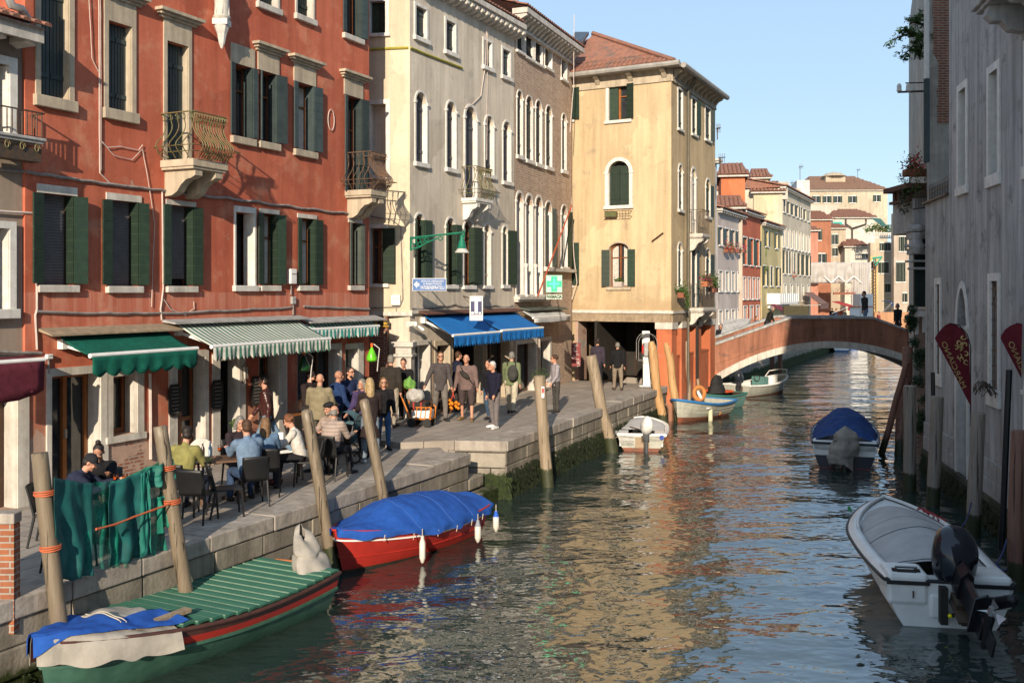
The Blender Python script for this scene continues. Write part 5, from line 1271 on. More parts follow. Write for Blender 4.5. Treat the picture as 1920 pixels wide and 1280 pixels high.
m.build('panel', pm('plywood', (.60,.36,.14), (.52,.31,.12), 3, .8), r_); m = MB()
for k in range(4): m.box(lerp(a.x,b.x,k/3)-.05, lerp(a.x,b.x,k/3)+.05, 66.1, 66.2, 1.4, a.z-.05)
m.build('post', M_BEAM, r_)
vn = thing('kiosk', 'white news kiosk cabinet on the far quay behind the man on the bridge', 'kiosk', at(1625, 592, 68))
m = MB(); a = at(1613, 551, 68); b = at(1637, 592, 68); m.box(a.x, b.x, 68, 69.5, 1.4, a.z); m.build('body', M_WHITE, vn, bev=.04)
m = MB(); a = at(1594, 575, 67.5); b = at(1612, 592, 67.5); m.box(a.x, b.x, 67.5, 67.6, 1.4, a.z); m.build('panel', M_WHITE, vn)
m = MB(); a = at(1594, 574, 67.4); m.box(a.x-.02, at(1637,575,67.4).x, 67.42, 67.48, a.z-.09, a.z); m.build('stripe', solid((.55,.2,.1)), vn)
tw = thing('lattice_tower', 'green and rust lattice mast behind the scaffold', 'mast', at(1640, 590, 105)); m = MB()
for x in (1638, 1642): m.tube([at(x, 585, 105), at(x, 486, 105)], .06, 4)
for k in range(16): m.tube([at(1638, 580-k*6, 105), at(1642, 574-k*6, 105)], .04, 4)
m.build('mast', M_IRONR, tw); m = MB(); m.tube([at(1636,484,105), at(1654,482,105)], .1, 4); m.tube([at(1641,498,105), at(1652,484,105)], .08, 4); m.tube([at(1637,484,105), at(1640,494,105)], .08, 4); m.build('jib', solid((.05,.35,.25)), tw)
# far balcony white
m = MB(); r_ = thing('roof_terrace', 'white boxed balcony on brackets below the yellow house shutters', 'balcony', F3.w(F3.t(1438), 0, F3.z(566, 1438)), F3.rz)
ta, tb_ = F3.t(1438), F3.t(1474); za, zb_ = F3.z(550,1438), F3.z(567,1438)
m.box(ta, tb_, -1.0, -.93, zb_, za); m.box(ta, ta+.05, -.93, -.005, zb_, za); m.box(ta, tb_, -1.0, -.005, zb_-.15, zb_-.003)
for k in range(4): m.box(ta+.3+k*1.6, ta+.5+k*1.6, -.8, -.005, zb_-.45, zb_-.153)
for k in range(10): m.box(lerp(ta,tb_,k/9)-.03, lerp(ta,tb_,k/9)+.03, -1.03, -.99, zb_, za)
m.build('parapet', M_WHITE, r_, F3.M)
# ------------------------------------------------------------------ right bank
RF = Vector((10.2+.194*5, 22+.981*5))       # far corner of the near grey house
RG = Fac(RF.x, RF.y, 11.2+180); RG.root = thing('grey_canal_house', 'tall grey stained house with narrow barred windows on the right bank', 'building', (RF.x, RF.y, 0), RG.rz)
rs = dict(rev=.35, st=.16, stm=M_STONEW)
def rwin(x0, x1, ya, yb, **k):
    # pixels: top and bottom read at the left (far) edge
    return win(RG, x0, x1, ya, yb, **{**rs, **k})
rwin(1756, 1763, 533, 700, fill='dark', sill=.3, sillp=.04)
rwin(1795, 1814, 540, 905, arch='point', fill='dark', sill=0, name='water_door')
rwin(1858, 1872, 527, 728, fill='dark', sill=.35, sillp=.06)
rwin(1926, 1990, 560, 1000, arch='point', fill='dark', sill=0, name='water_door')
rwin(1799, 1812, 173, 352, fill='dark', sill=.2, sillp=.06)
rwin(1856, 1872, 140, 330, fill='dark', sill=.25, sillp=.06)
rwin(1926, 1975, 90, 310, fill='dark', sill=.25, sillp=.06)
LZ = 7.2; ts = RG.t(1779.5)
wall(RG, 0, RG.t(2400), -1.2, LZ, 7, M_GREYR)
wall(RG, ts, RG.t(2400), LZ+.002, 15, 7, M_GREYR)
# stone dado along the water
M_ALG = brick('canal_foot', (.10,.10,.07), (.07,.07,.05), (.04,.04,.03), wash=(.16,.14,.11), seed=9, bw=.5, rh=.16, ms=.02, streak=.4, moss=(-.1,.75,(.03,.05,.012)), wt=(.6,.75))
m = MB(); t = 0; rnd = random.Random(4); tend = RG.t(1795)-.16
TE2 = RG.t(2400)
while t < TE2:
    l = rnd.uniform(.7, 1.3)
    if not any(h[0]-.16 < t+l and t < h[1]+.16 and h[4] for h in RG.holes):
        m.box(t+.006, t+l-.006, -.06, .02, .62, .98); m.box(t+.006, t+l-.006, -.045, .02, .985, 1.35)
    t += l
m.build('stone_dado', M_STONEG, RG.root, RG.M, bev=.01)
m = MB(); m.box(-.02, TE2, -.10, .02, -1, .61); m.build('foundation', M_ALG, RG.root, RG.M)
weed(RG, 0, 14, -.11, .0, .5, 900, 12)
# bars of the tall ground floor window
def bars(F, x0, x1, y0, y1, nv, nh, cross=True, y=.02):
    t0, t1 = F.t(x0), F.t(x1); za, zb = F.z(y0, x0), F.z(y1, x0); m = MB()
    for k in range(nv): t = lerp(t0, t1, (k+.5)/nv); m.tube([(t,y,zb), (t,y,za)], .013, 5)
    for k in range(nh): z = lerp(zb, za, (k+.5)/nh); m.box(t0, t1, y-.015, y+.015, z-.01, z+.01)
    if cross: zt = lerp(zb, za, .78); m.tube([(t0,y,zt), (t1,y,za)], .011, 4); m.tube([(t1,y,zt), (t0,y,za)], .011, 4)
    return m.build('window_bars', M_IRONR, F.root, F.M)
bars(RG, 1858, 1872, 527, 728, 4, 7); bars(RG, 1756, 1763, 533, 700, 3, 8)
m = MB()     # tangled iron flower holder under the barred window
t0, t1 = RG.t(1856), RG.t(1880); z0 = RG.z(735, 1856)
for k in range(14):
    t = lerp(t0, t1, rnd.random()); pts = [(t+rnd.uniform(-.1,.1), -.05-.3*j/5-.05*rnd.random(), z0+.22*math.sin(j/5*3)+rnd.uniform(-.06,.06)) for j in range(6)]; m.tube(pts, .01, 4)
m.build('iron_rack', M_IRON, RG.root, RG.M)
# terrace railing with spikes on the lower storey
m = MB(); 
for k in range(15): t = lerp(.05, ts-.05, k/14); m.tube([(t,.1,LZ), (t,.1,LZ+.42)], .014, 4); m.tube([(t,.1,LZ+.42), (t-.05,.05,LZ+.5)], .008, 3)
m.box(0, ts, .085, .115, LZ+.28, LZ+.31); m.box(0, ts, .085, .115, LZ+.08, LZ+.11); m.box(-.1, ts, -.08, .3, LZ-.001, LZ+.05)
m.build('railing', M_IRON, RG.root, RG.M)
# balcony cut by the top right corner
bb = thing('stone_balcony', 'dark stone balcony with scrolled corbel cut by the top right corner', 'balcony', RG.w(RG.t(1905), 0, 8.3), RG.rz)
tq = RG.t(1835, .6); zb4 = CZ+(HZ-28)*RG.Y(tq, .6)/FP
m = MB(); m.box(tq, tq+4, -.75, .0, zb4+.05, zb4+.28); m.box(tq+.08, tq+4, -.68, 0, zb4-.03, zb4+.05); m.build('slab', M_STONEG, bb, RG.M, bev=.02)
for k in range(3):
    m = MB(); t = tq+.5+k*1.4; m.yz([(-.62,zb4-.03),(-.66,zb4-.2),(-.55,zb4-.33),(-.38,zb4-.34),(-.25,zb4-.5),(0,zb4-.55),(0,zb4-.03)], t, t+.28); m.build('corbel', M_STONEG, bb, RG.M, bev=.02)
# second house on the right bank: brick flank facing us
R2 = Fac(11.55, 27.6, 200); n2 = Fac(11.55, 27.6, 90)
R2.root = thing('brick_canal_house', 'patchy brick and plaster house behind the grey one on the right bank', 'building', (11.55, 27.6, 0), 0); n2.root = R2.root
n2.holes = []
wall(n2, 0, 5, 5.2, 16.5, 5, M_GREYR2, back=False, sides=False)
m = MB(); zz = [(CZ+(HZ-y)*27.6/FP) for y in (8, 232)]
a = (1749-960)/FP*27.6-11.55; b = (1779-960)/FP*27.6-11.55+.2
rnd = random.Random(8); pts = [(b, zz[1]), (b, zz[0]+.2)]; nn = 16
for k in range(nn+1):
    z = lerp(zz[0]+.2, zz[1], k/nn); pts.append((a+.07*nz(k*1.3)+(.13 if k > 7 else .0)+.02*rnd.random(), z))
m.xz(pts, -.012, .0); m.build('bare_brick', M_BRICKR, R2.root, n2.M, nofix=False)
R2f = Fac(11.55, 27.6, 20)   # canal face seen edge-on, runs away from us
m = MB(); L_ = 17
p0 = R2f.w(0, 0, 0); p1 = R2f.w(L_, 0, 0); m.quad((p0.x,p0.y,-1), (p1.x,p1.y,-1), (p1.x,p1.y,16.5), (p0.x,p0.y,16.5)); m.quad((p1.x,p1.y,-1), (p1.x+6,p1.y,-1), (p1.x+6,p1.y,16.5), (p1.x,p1.y,16.5))
m.quad((p0.x,p0.y,-1), (p0.x+3,p0.y,-1), (p0.x+3,p0.y,5.3), (p0.x,p0.y,5.3))
m.build('wall', M_GREYR2, R2.root, nofix=True)
def rb(x, y, D): return at(x, y, D)
m = MB(); a = rb(1737.5, -30, 27.3); m.tube([a, rb(1737.5, 148, 27.3)], .075, 8); 
tag(m.build('drainpipe', M_STONEW, smooth=True), 'pale upper drainpipe at the corner of the right bank house', 'drainpipe')
m = MB(); m.tube([rb(1737.5, 148, 27.3), rb(1737.5, 304, 27.3)], .085, 8); tag(m.build('drainpipe', M_TEAL, smooth=True), 'dark green lower drainpipe section at the corner of the right bank house', 'drainpipe')
m = MB(); m.bar(rb(1684, 173, 27.2), rb(1742, 171, 27.5), .05, .05); m.bar(rb(1698, 156, 27.2), rb(1742, 155, 27.5), .03, .03)
ib = thing('insulator_bracket', 'iron bracket with two white insulators sticking out of the right bank house', 'bracket', rb(1742, 171, 27.5)); m.build('bracket', M_IRON, ib)
for x in (1686, 1703): m = MB(); c = rb(x, 172, 27.2); m.lathe([(.05,0),(.075,.03),(.06,.1),(.07,.12),(.05,.2),(.02,.22)], c, 8); m.build('insulator', M_STONEW, ib, smooth=True)
# tree branch above
tr = thing('tree_branch', 'leafy branch hanging over the canal beside the upper right house', 'tree', rb(1745, 60, 28))
rnd = random.Random(31); m = MB(); lf = MB()
for path in ([(1740,70),(1712,62),(1690,68),(1668,78)], [(1740,50),(1715,42),(1696,36)], [(1740,80),(1722,92),(1702,96),(1690,110)], [(1722,92),(1725,112)], [(1740,30),(1722,28),(1705,48)], [(1712,62),(1698,55),(1684,60)], [(1740,60),(1725,75),(1712,84)]):
    pts = [rb(x, y, 28+rnd.uniform(-.4,.4)) for x, y in path]; m.tube(pts, [.035*(1-k/len(pts))+.006 for k in range(len(pts))], 5)
    for a, b in zip(pts[:-1], pts[1:]):
        for k in range(4): leafball(lf, lerp(a, b, rnd.random())+Vector((rnd.gauss(0,.06),0,rnd.gauss(0,.05))), (.17,.2,.11), 26, rnd, .03, .08)
m.build('trunk', M_WOODD, tr, smooth=True); lf.build('crown', M_LEAF, tr, nofix=True)
# projecting stone balcony with flower boxes on the far side
fb = thing('corner_balcony', 'bracketed wooden balcony corner with terracotta flower troughs on the right bank', 'balcony', rb(1728, 345, 29))
m = MB(); a = rb(1692, 345, 29); b = rb(1742, 320, 29); m.box(a.x, b.x+.5, 28.7, 30.5, a.z-.14, a.z-.0); m.box(a.x+.1, b.x+.5, 28.9, 30.3, a.z-.5, a.z-.42)
for k in range(4): m.box(a.x+.15+k*.02, b.x+.4, 28.95+k*.4, 29.1+k*.4, a.z-.42, a.z-.14)
m.build('joists', pm('balcony_wood', (.12,.05,.03), (.07,.035,.025), 6, .8), fb)
m = MB(); c = rb(1722, 352, 28.9); m.box(c.x-.18, c.x+.6, 28.8, 30.4, c.z-1.3, c.z-.3); m.lathe([(.2,-.1),(.26,.0),(.2,.12)], (c.x-.1, 28.75, c.z-1.2), 8); m.build('stone_corner', M_STONEG, fb, bev=.03)
m = MB()
for k in range(9):
    p = rb(1716+k*3, 392-k*.7, 28.4); m.tube([p, p+Vector((0,0,.5))], .012, 4)
m.tube([rb(1712,372,28.4), rb(1742,368,28.4)], .012, 4); m.tube([rb(1712,392,28.4), rb(1742,388,28.4)], .02, 4)
m.build('railing', M_IRON, fb)
flowers(rb(1707, 331, 28.9)+Vector((.12,0,0)), .62, 'terracotta trough with red geraniums and trailing greenery on the corner balcony', [(.5,.02,.04)], 51, trail=.35, h=.42, box=(.28,.08,.05), n=700)
m = MB(); rnd = random.Random(5)
for k in range(16): leafball(m, rb(1693+rnd.gauss(0,4)+k*.5, 330+k*4.5, 29), (.12,.2,.12), 40, rnd, .02, .05)
tag(m.build('hanging_plant', M_LEAFD, nofix=True), 'dark trailing plant hanging below the corner balcony', 'plant')
# carved stone capitals stacked below the balcony, dark shutter, buttress
cs = thing('stone_pilaster', 'carved white stone pilaster stack below the corner balcony', 'pilaster', rb(1722, 470, 28.8))
m = MB(); c = rb(1724, 470, 28.8)
for k, (w, h) in enumerate(((.2,.12),(.28,.1),(.22,.3),(.3,.14),(.24,.35),(.3,.12))): m.box(c.x-w, c.x+.45, 28.7-w*.3, 29.2, c.z-.55+k*.22, c.z-.55+k*.22+h*.6)
m.lathe([(.14,-.3),(.2,-.1),(.15,.1),(.19,.3)], (c.x-.15,28.6,c.z+.2), 8); m.build('shaft', M_STONEG, cs, bev=.02)
ds = thing('shutter_door', 'tall black green shutter on the canal face of the right bank house', 'shutter', rb(1724, 570, 28.6))
m = MB(); a = rb(1713, 575, 28.9); b = rb(1735, 448, 28.9); 
for k in range(4): m.box(lerp(a.x,b.x,k/4)+.004, lerp(a.x,b.x,(k+1)/4)-.004, 28.85, 28.93, a.z, b.z)
m.build('panel', pm('shutter_black_green', (.010,.022,.018), (.006,.014,.012), 5, .6), ds)
bt = thing('buttress', 'leaning weathered stone and brick buttress overgrown with plants at the water', 'buttress', rb(1720, 850, 28.2))
m = MB(); z1 = CZ+(HZ-580)*28.4/FP; x0 = rb(1703,600,28.4).x; x1 = rb(1738,600,28.4).x
m.add([(rb(1712,0,28.4).x,28.2,z1),(x1,28.2,z1),(x1,28.2,-1),(rb(1697,0,28.4).x,28.2,-1),(rb(1712,0,28.4).x+.85,30,z1),(x1+.8,30,z1),(x1+.8,30,-1),(rb(1697,0,28.4).x+.85,30,-1)], [(0,1,2,3),(4,7,6,5),(0,4,5,1),(0,3,7,4)])
m.build('masonry', M_GREYR2, bt)
m = MB(); c = rb(1722, 590, 28.1); m.box(c.x-.22, c.x+.25, 27.9, 28.19, c.z-.05, c.z+.1); m.tube([(c.x-.08,28.02,c.z), (c.x-.08,28.02,c.z-.55)], .06, 8); m.tube([(c.x+.14,28.05,c.z), (c.x+.14,28.05,c.z-.5)], .05, 8); m.build('carving', M_STONEW, bt)
rnd = random.Random(9)
for i, (x, y, rx, rz_, n, lab) in enumerate(((1712, 615, .18, .55, 700, 'dark bush growing from the wall at the right end of the bridge'), (1723, 690, .12, .45, 420, 'ferny plant growing on the buttress beside the burgundy flag'), (1722, 780, .12, .5, 320, 'small weeds growing low on the buttress near the water'))):
    r = thing('wall_plant', lab, 'plant', rb(x, y, 28)); m = MB(); c = rb(x, y, 28)
    for k in range(7): leafball(m, c+Vector((rnd.uniform(-rx,rx), rnd.uniform(-.2,.1), rnd.uniform(-rz_,rz_))), (.15,.17,.17), n//3, rnd, .02, .055)
    m.build('leaves', M_LEAFD, r, nofix=True)
    m = MB(); m.tube([c-Vector((-.1,-.1,rz_)), c+Vector((0,0,rz_*.6))], .015, 4); m.build('stem', M_WOODD, r)
# teardrop flags
def flag(cx_off, xs, D, label, grp):
    """xs: x shift in pixels from the left flag's outline"""
    r = thing('feather_flag', label, 'flag', rb(1819+xs, 800, D), 0, grp)
    out = [(1752,634),(1755,628),(1762,618),(1770,611),(1778,607),(1787,606.5),(1797,610),(1806,617),(1813,627),(1818,640),(1819.5,655),(1819.5,700),(1819,762),(1810,745),(1795,715),(1778,683),(1762,653)]
    m = MB(); pts = []
    cen = rb(1795+xs, 660, D)
    P = [rb(x+xs, y, D) for x, y in out]
    def bulge(p): d = (p-cen).length; return Vector((p.x, D+.05*math.sin(p.x*7+p.z*3), p.z))
    P = [bulge(p) for p in P]
    vs = [bulge(cen)]+P; n = len(P); fs = [(0, i+1, (i+1) % n+1) for i in range(n)]
    vs2 = vs+[v+Vector((0,.012,0)) for v in vs]; fs2 = fs+[tuple(q+len(vs) for q in f[::-1]) for f in fs]
    m.add(vs2, fs2); m.build('cloth', cloth((.17,.022,.032), .25), r)
    m = MB(); m.tube([rb(1819+xs+1, 800, D), rb(1820+xs, 650, D), rb(1814+xs, 627, D), rb(1798+xs, 609, D), rb(1780+xs, 606, D)], .012, 5); m.build('pole', M_DARK, r)
    m = MB(); q_ = Vector((-40, 88)).normalized(); s = math.hypot(91, 44)*D/FP; c = rb(1788+xs, 684, D-.075)
    Mx = Matrix(((q_.x, q_.y, 0, c.x), (0, 0, -1, c.y), (q_.y, -q_.x, 0, c.z), (0, 0, 0, 1)))
    text_into(m, 'MARCIANO', .2, Mx, 0, width=s*.93, height=.105)
    # scroll ornament
    rnd = random.Random(3)
    for (x, y, rr, st) in ((1806,632,6,0),(1799,642,6,1),(1810,647,7,2),(1800,655,6,3),(1811,664,6,4),(1798,668,6,5),(1812,678,6,1),(1805,645,4,2),(1793,652,5,4),(1804,673,5,2)):
        pp = []
        for k in range(12):
            an = st+k*.5; q = rr*(1-k/14); pp.append(rb(x+xs+q*math.cos(an), y+q*math.sin(an), D-.085))
        m.tube(pp, [.006+.012*math.sin(PI*k/11) for k in range(12)], 4)
    m.build('print', solid((.50,.33,.13), .7), r); return r
flag(0, 0, 20.6, 'burgundy teardrop flag with gold scroll ornament and mirrored lettering, left one of the pair', 'burgundy flags on the right bank')
flag(0, 125.5, 18.6, 'burgundy teardrop flag with gold scrolls cut by the right edge of the photo', 'burgundy flags on the right bank')

# ------------------------------------------------------------------ mooring posts
def postmat(name, c1, c2, wet=True):
    m, nt, b = newmat(name); b.inputs['Roughness'].default_value = .55; b.inputs['Specular IOR Level'].default_value = .35
    v = coords(nt, sc=(9, 9, .7)); n = noi(nt, v, 1.6, 8, .7); col = mixc(nt, ramp(nt, n, .35, .65), c1, c2)
    cr = ramp(nt, noi(nt, coords(nt, sc=(20, 20, .5)), 1, 4, .6), .60, .66); col = mixc(nt, cr, col, tuple(x*.3 for x in c2))
    g = nt.nodes.new('ShaderNodeNewGeometry'); sp = nt.nodes.new('ShaderNodeSeparateXYZ'); nt.links.new(g.outputs['Position'], sp.inputs[0])
    mr = nd(nt, 'ShaderNodeMapRange'); mr.inputs[1].default_value = .1; mr.inputs[2].default_value = .75; mr.inputs[3].default_value = 1; mr.inputs[4].default_value = 0; nt.links.new(sp.outputs[2], mr.inputs[0])
    ad = nd(nt, 'ShaderNodeMath', operation='ADD'); nt.links.new(mr.outputs[0], ad.inputs[0]); nt.links.new(noi(nt, coords(nt), 5, 6, .7), ad.inputs[1])
    col = mixc(nt, ramp(nt, ad.outputs[0], .95, 1.2), col, (.035,.04,.018)); nt.links.new(col, b.inputs['Base Color'])
    p = bump(nt, b, n, .5, .02); bump(nt, b, cr, .5, -.02, p); return m
M_POST = postmat('post_smooth', (.205,.16,.11), (.145,.113,.076)); M_POSTW = postmat('post_weathered', (.31,.245,.17), (.21,.16,.11)); M_POSTN = postmat('post_new_wood', (.52,.32,.15), (.36,.20,.085))
M_POSTG = postmat('post_grey', (.29,.24,.195), (.20,.165,.135)); M_POSTR = postmat('post_red_brown', (.22,.11,.075), (.14,.07,.05))
for _m in (M_POST,): _m.node_tree.nodes['Principled BSDF'].inputs['Roughness'].default_value = .38
def post(top, base, r, m_, label, group='mooring posts', wob=.03, taper=.93, tip='flat', r2=None, rope=()):
    top = Vector(top); base = Vector(base); d = (base-top); ext = base+d/abs(d.z)*1.2
    o = thing('mooring_post', label, 'mooring post', base, 0, group); n = 22; pts = []; rr = []
    for k in range(n+1):
        u = k/n; p = lerp(ext, top, u); p = p+Vector((nz(u*3, r*50, top.x), nz(u*3, 9, top.x), 0))*wob; pts.append(p); rr.append(lerp(r, r*taper, u)*(1+.03*nz(u*9, top.x*3)))
    up = (top-base).normalized()
    if tip == 'round': pts += [pts[-1]+up*r*.3, pts[-1]+up*r*.45]; rr += [r*taper*.75, r*taper*.3]
    elif tip == 'cut': rr[-1] *= .62; rr[-2] *= .97
    else: pts.append(pts[-1]+up*.012); rr.append(rr[-1]*.9)
    m = MB(); m.tube(pts, rr, 14, wob=.10 if wob > .02 else .03); m.build('shaft', m_, o, smooth=True)
    for h in rope:
        m = MB(); c = lerp(base, top, h)
        for q in range(3): m.tube([c+Vector((math.cos(a)*(r+.012), math.sin(a)*(r+.012), q*.018+.01*math.sin(a*1+q))) for a in [2*PI*k/14 for k in range(15)]], .010, 5)
        m.build('rope', M_ROPEO, o, smooth=True)
    return o
M_ROPEO = solid((.55,.13,.05), .8); M_ROPE = solid((.50,.45,.36), .9)
def P(x, y, D): return at(x, y, D)
P1T = P(75, 850, 12.05); P1B = Vector((-5.37, 12.0, 0)); P2T = P(300, 800, 14.0); P2B = Vector((-4.45, 13.9, 0))
post(P1T, P1B, .105, M_POST, 'smooth brown mooring post nearest the camera holding the left end of the green net', wob=.02, rope=(.83, .60))
post(P2T, P2B, .105, M_POST, 'brown mooring post holding the right end of the green net', wob=.02, rope=(.80, .64))
post(P(575,772,17.15), (-3.04,17.05,0), .105, M_POST, 'brown leaning mooring post beside the bow of the red boat', wob=.015, tip='round')
post(P(682,752,18.75), (-2.2,18.65,0), .10, M_POST, 'brown leaning mooring post behind the blue covered boat', wob=.015, tip='round')
post(P(1009,705,24.8), (.86,24.8,0), .155, M_POSTW, 'thick weathered wooden post with a small red sticker at the quay corner', wob=.1)
post(P(1110,667,30.1), (3.0,30.1,0), .185, M_POSTW, 'leaning tan post beside the small white outboard dinghy', wob=.08)
post(P(1221,640,35.9), (5.44,35.9,0), .17, M_POSTN, 'new orange wood post with cracked bark in front of the telephone booth', wob=.1, tip='cut')
post(P(1250,642,37.6), (6.28,37.5,0), .16, M_POSTN, 'new orange wood post standing behind the first at the yellow house', wob=.1, tip='cut')
post(P(1287,640,39.3), (7.02,39.2,0), .075, M_POSTW, 'thin pale pole in front of the orange pillars', 'thin poles', wob=.05)
post(P(1303,655,40.8), (7.66,40.6,0), .065, M_POSTW, 'thinnest short pole beside the bridge foot', 'thin poles', wob=.05)
post(P(1700,680,29.5), (11.1,29.9,0), .10, M_POSTR, 'slanted reddish brown post behind the blue covered motorboat', wob=.03)
post(P(1703,652,30.5), (11.5,29.6,0), .16, M_POSTR, 'dark mossy post leaning in front of the buttress', wob=.1)
post(P(1706,724,24.2), (9.66,24.2,0), .155, M_POSTG, 'grey post on the right bank, first beyond the white motorboat bow', 'right bank mooring posts', wob=.02)
post(P(1758,744,22.5), (9.5,22.5,0), .15, M_POSTG, 'grey post on the right bank in front of the left burgundy flag', 'right bank mooring posts', wob=.02)
post(P(1834,775,19.7), (9.12,19.7,0), .145, M_POSTG, 'grey brown post on the right bank below the tip of the left flag', 'right bank mooring posts', wob=.02)
post(P(1912,808,16.2), (8.2,16.2,0), .145, M_POSTR, 'dark brown post at the right edge beside the white motorboat', 'right bank mooring posts', wob=.02)
def pole(pts, r, label): 
    m = MB(); m.tube(pts, r, 8); return tag(m.build('iron_pole', solid((.012,.012,.014), .4), smooth=True), label, 'pole', 'black iron poles on the right bank')
pole([P(1749,698,23), P(1752,1000,23)], .05, 'short black iron pole beside the narrow barred window')
pole([P(1892,693,17.6), P(1878,1030,17.6)], .055, 'tall black iron pole between the flags')
# net between the first two posts
def netmat(name, c, alpha, holes=True):
    m, nt, b = newmat(name); b.inputs['Roughness'].default_value = .7
    v = coords(nt); col = mixc(nt, ramp(nt, noi(nt, v, 4, 6), .35, .65), c, tuple(x*.6 for x in c)); nt.links.new(col, b.inputs['Base Color'])
    b.inputs['Alpha'].default_value = alpha
    if holes:
        w1 = nt.nodes.new('ShaderNodeTexNoise'); w1.inputs['Scale'].default_value = 2.6; nt.links.new(v, w1.inputs[0]); r_ = ramp(nt, w1.outputs[0], .42, .56, (alpha+.3,)*3, (alpha-.15,)*3); nt.links.new(r_, b.inputs['Alpha'])
    return m
M_NET = netmat('green_net', (.0,.24,.16), .40); M_NETC = netmat('green_cloth', (.004,.105,.10), 1, False); M_NETC2 = netmat('green_cloth_light', (.004,.16,.125), 1, False)
nt_ = thing('green_net', 'torn green netting and cloth tied between two mooring posts with orange rope', 'net', lerp(P1B, P2B, .5))
def netpt(x, y, off=0):
    u = (x-95)/(300-95); D = lerp(12.1, 13.98, u)+off; return at(x, y, D)
def drape(name, xs, ytop, ybot, mat_, off, seed, amp=.03, nf=6):
    m = MB(); x0, x1 = xs
    def fn(u, v):
        x = lerp(x0[0], x0[1], v) if False else lerp(lerp(x0, x1, u), lerp(x0, x1, u)+ (6 if seed % 2 else -2)*v*math.sin(u*3), 1)
        yt = lerp(ytop[0], ytop[1], u)+14*math.sin(PI*u)*0; yb = lerp(ybot[0], ybot[1], u)+6*nz(u*6, seed)
        p = netpt(x, lerp(yt, yb, v)); n = Vector((.87,-.49,0))
        return p+n*(off+amp*(.4+v)*math.sin(u*nf*6.28/2+nz(v*2,seed)*2.5+seed)+.03*nz(u*5,v*5,seed))
    m.sheet(fn, 40, 24, .002); return m.build(name, mat_, nt_, smooth='all')
drape('cloth', (90, 162), (893, 906), (1090, 1075), M_NETC, .10, 1, .03, 4)
drape('cloth', (194, 266), (906, 880), (1062, 1035), M_NETC, .10, 3, .04, 4)
drape('cloth', (252, 268), (886, 878), (1036, 1034), M_NETC2, .13, 5, .02, 3)
drape('net', (140, 215), (905, 900), (1070, 1062), M_NET, .06, 2, .035, 6)
drape('net', (212, 306), (902, 860), (1066, 1040), M_NET, .04, 4, .05, 7)
drape('net', (262, 312), (880, 858), (920, 895), M_NETC2, .12, 8, .06, 4)
drape('net', (284, 312), (930, 925), (1000, 975), M_NET, .12, 6, .06, 4)
m = MB(); pts = [netpt(x, y)+Vector((.2,-.12,0)) for x, y in ((158,988),(195,978),(230,965),(265,952),(300,940))]; m.tube(pts, .013, 6)
m.tube([p+Vector((0,0,.012*((-1)**i))) for i, p in enumerate(pts)], .010, 5); m.build('rope', M_ROPEO, nt_, smooth=True)
# ------------------------------------------------------------------ boats
def boatframe(name, label, stern, bow, group=None):
    s = Vector((stern[0], stern[1], 0)); b = Vector((bow[0], bow[1], 0)); d = b-s
    r = thing(name, label, 'boat', s, math.atan2(d.y, d.x), group)
    return r, WM(r), d.length
def hullfn(L, B, zs, zb, over, full=.55, sternw=.8, vee=.9, keel=-.25, p0=.3, sternrake=0):
    def hb(u):
        a = min(1, u/full) if full else 1
        w = lerp(sternw, 1, math.sin(a*PI/2)) if u < full else math.cos((u-full)/(1-full)*PI/2)**.62
        return B/2*max(w, .004)
    def sheer(u): return lerp(zs, zb, max(u,0)**2.2)-.06*math.sin(PI*u)
    def pt(u, v, side, inset=0, zf=None):
        p = lerp(p0, vee, max(u,0)**1.5); h = max(hb(u)-inset, .003)
        z0 = keel if zf is None else zf; z = z0+(sheer(u)-z0)*v; v1 = v if zf is None else (z-keel)/(sheer(u)-keel)
        return Vector((L*u+over*v*u**3-sternrake*v*(1-u)**6, side*h*v1**p, z))
    return hb, sheer, pt
def hull(r, M, L, B, zs, zb, over, bands, inner, rail, railr=.03, nu=36, nv=14, floor=.12, **k):
    hb, sheer, pt = hullfn(L, B, zs, zb, over, **k)
    mats = []; m = MB()
    for v1, mt in bands:
        if mt not in mats: mats.append(mt)
    m2 = MB()
    for side in (-1, 1):
        for j in range(nv):
            v = (j+.5)/nv; mi = next(mats.index(mt) for v1, mt in bands if v <= v1)
            m.grid(lambda a, b: pt(a, (j+b)/nv, side), nu, 1, mi)
    for j in range(nv):
        mi = next(mats.index(mt) for v1, mt in bands if (j+.5)/nv <= v1)
        m.quad(pt(0, j/nv, -1), pt(0, j/nv, 1), pt(0, (j+1)/nv, 1), pt(0, (j+1)/nv, -1), mi)
    o = m.build('hull', mats, r, M, smooth=True)
    if inner:
        m = MB()
        for side in (-1, 1):
            m.grid(lambda a, b: pt(lerp(.015,.94,a), b, side, .06, floor), nu, 2); m.grid(lambda a, b: Vector((pt(lerp(.015,.94,a),0,side,.06,floor).x, pt(lerp(.015,.94,a),0,side,.06,floor).y*b, floor)), nu, 1)
            m.grid(lambda a, b: lerp(pt(lerp(.0,.99,a),1,side,-.01), pt(lerp(.0,.94,a),1,side,.07), b)+Vector((0,0,.012)), nu, 1)
        m.quad(pt(.015,0,-1,.06,floor), pt(.015,0,1,.06,floor), pt(.015,1,1,.06,floor), pt(.015,1,-1,.06,floor))
        m.build('inner_hull', inner, r, M, smooth=True)
    if rail:
        m = MB(); pts = [pt(u/nu, 1, -1, -.012) for u in range(nu+1)]+[pt(u/nu, 1, 1, -.012) for u in range(nu, -1, -1)]
        m.tube(pts+[pts[0]], railr, 6); m.build('rub_rail', rail, r, M, smooth=True)
    return hb, sheer, pt
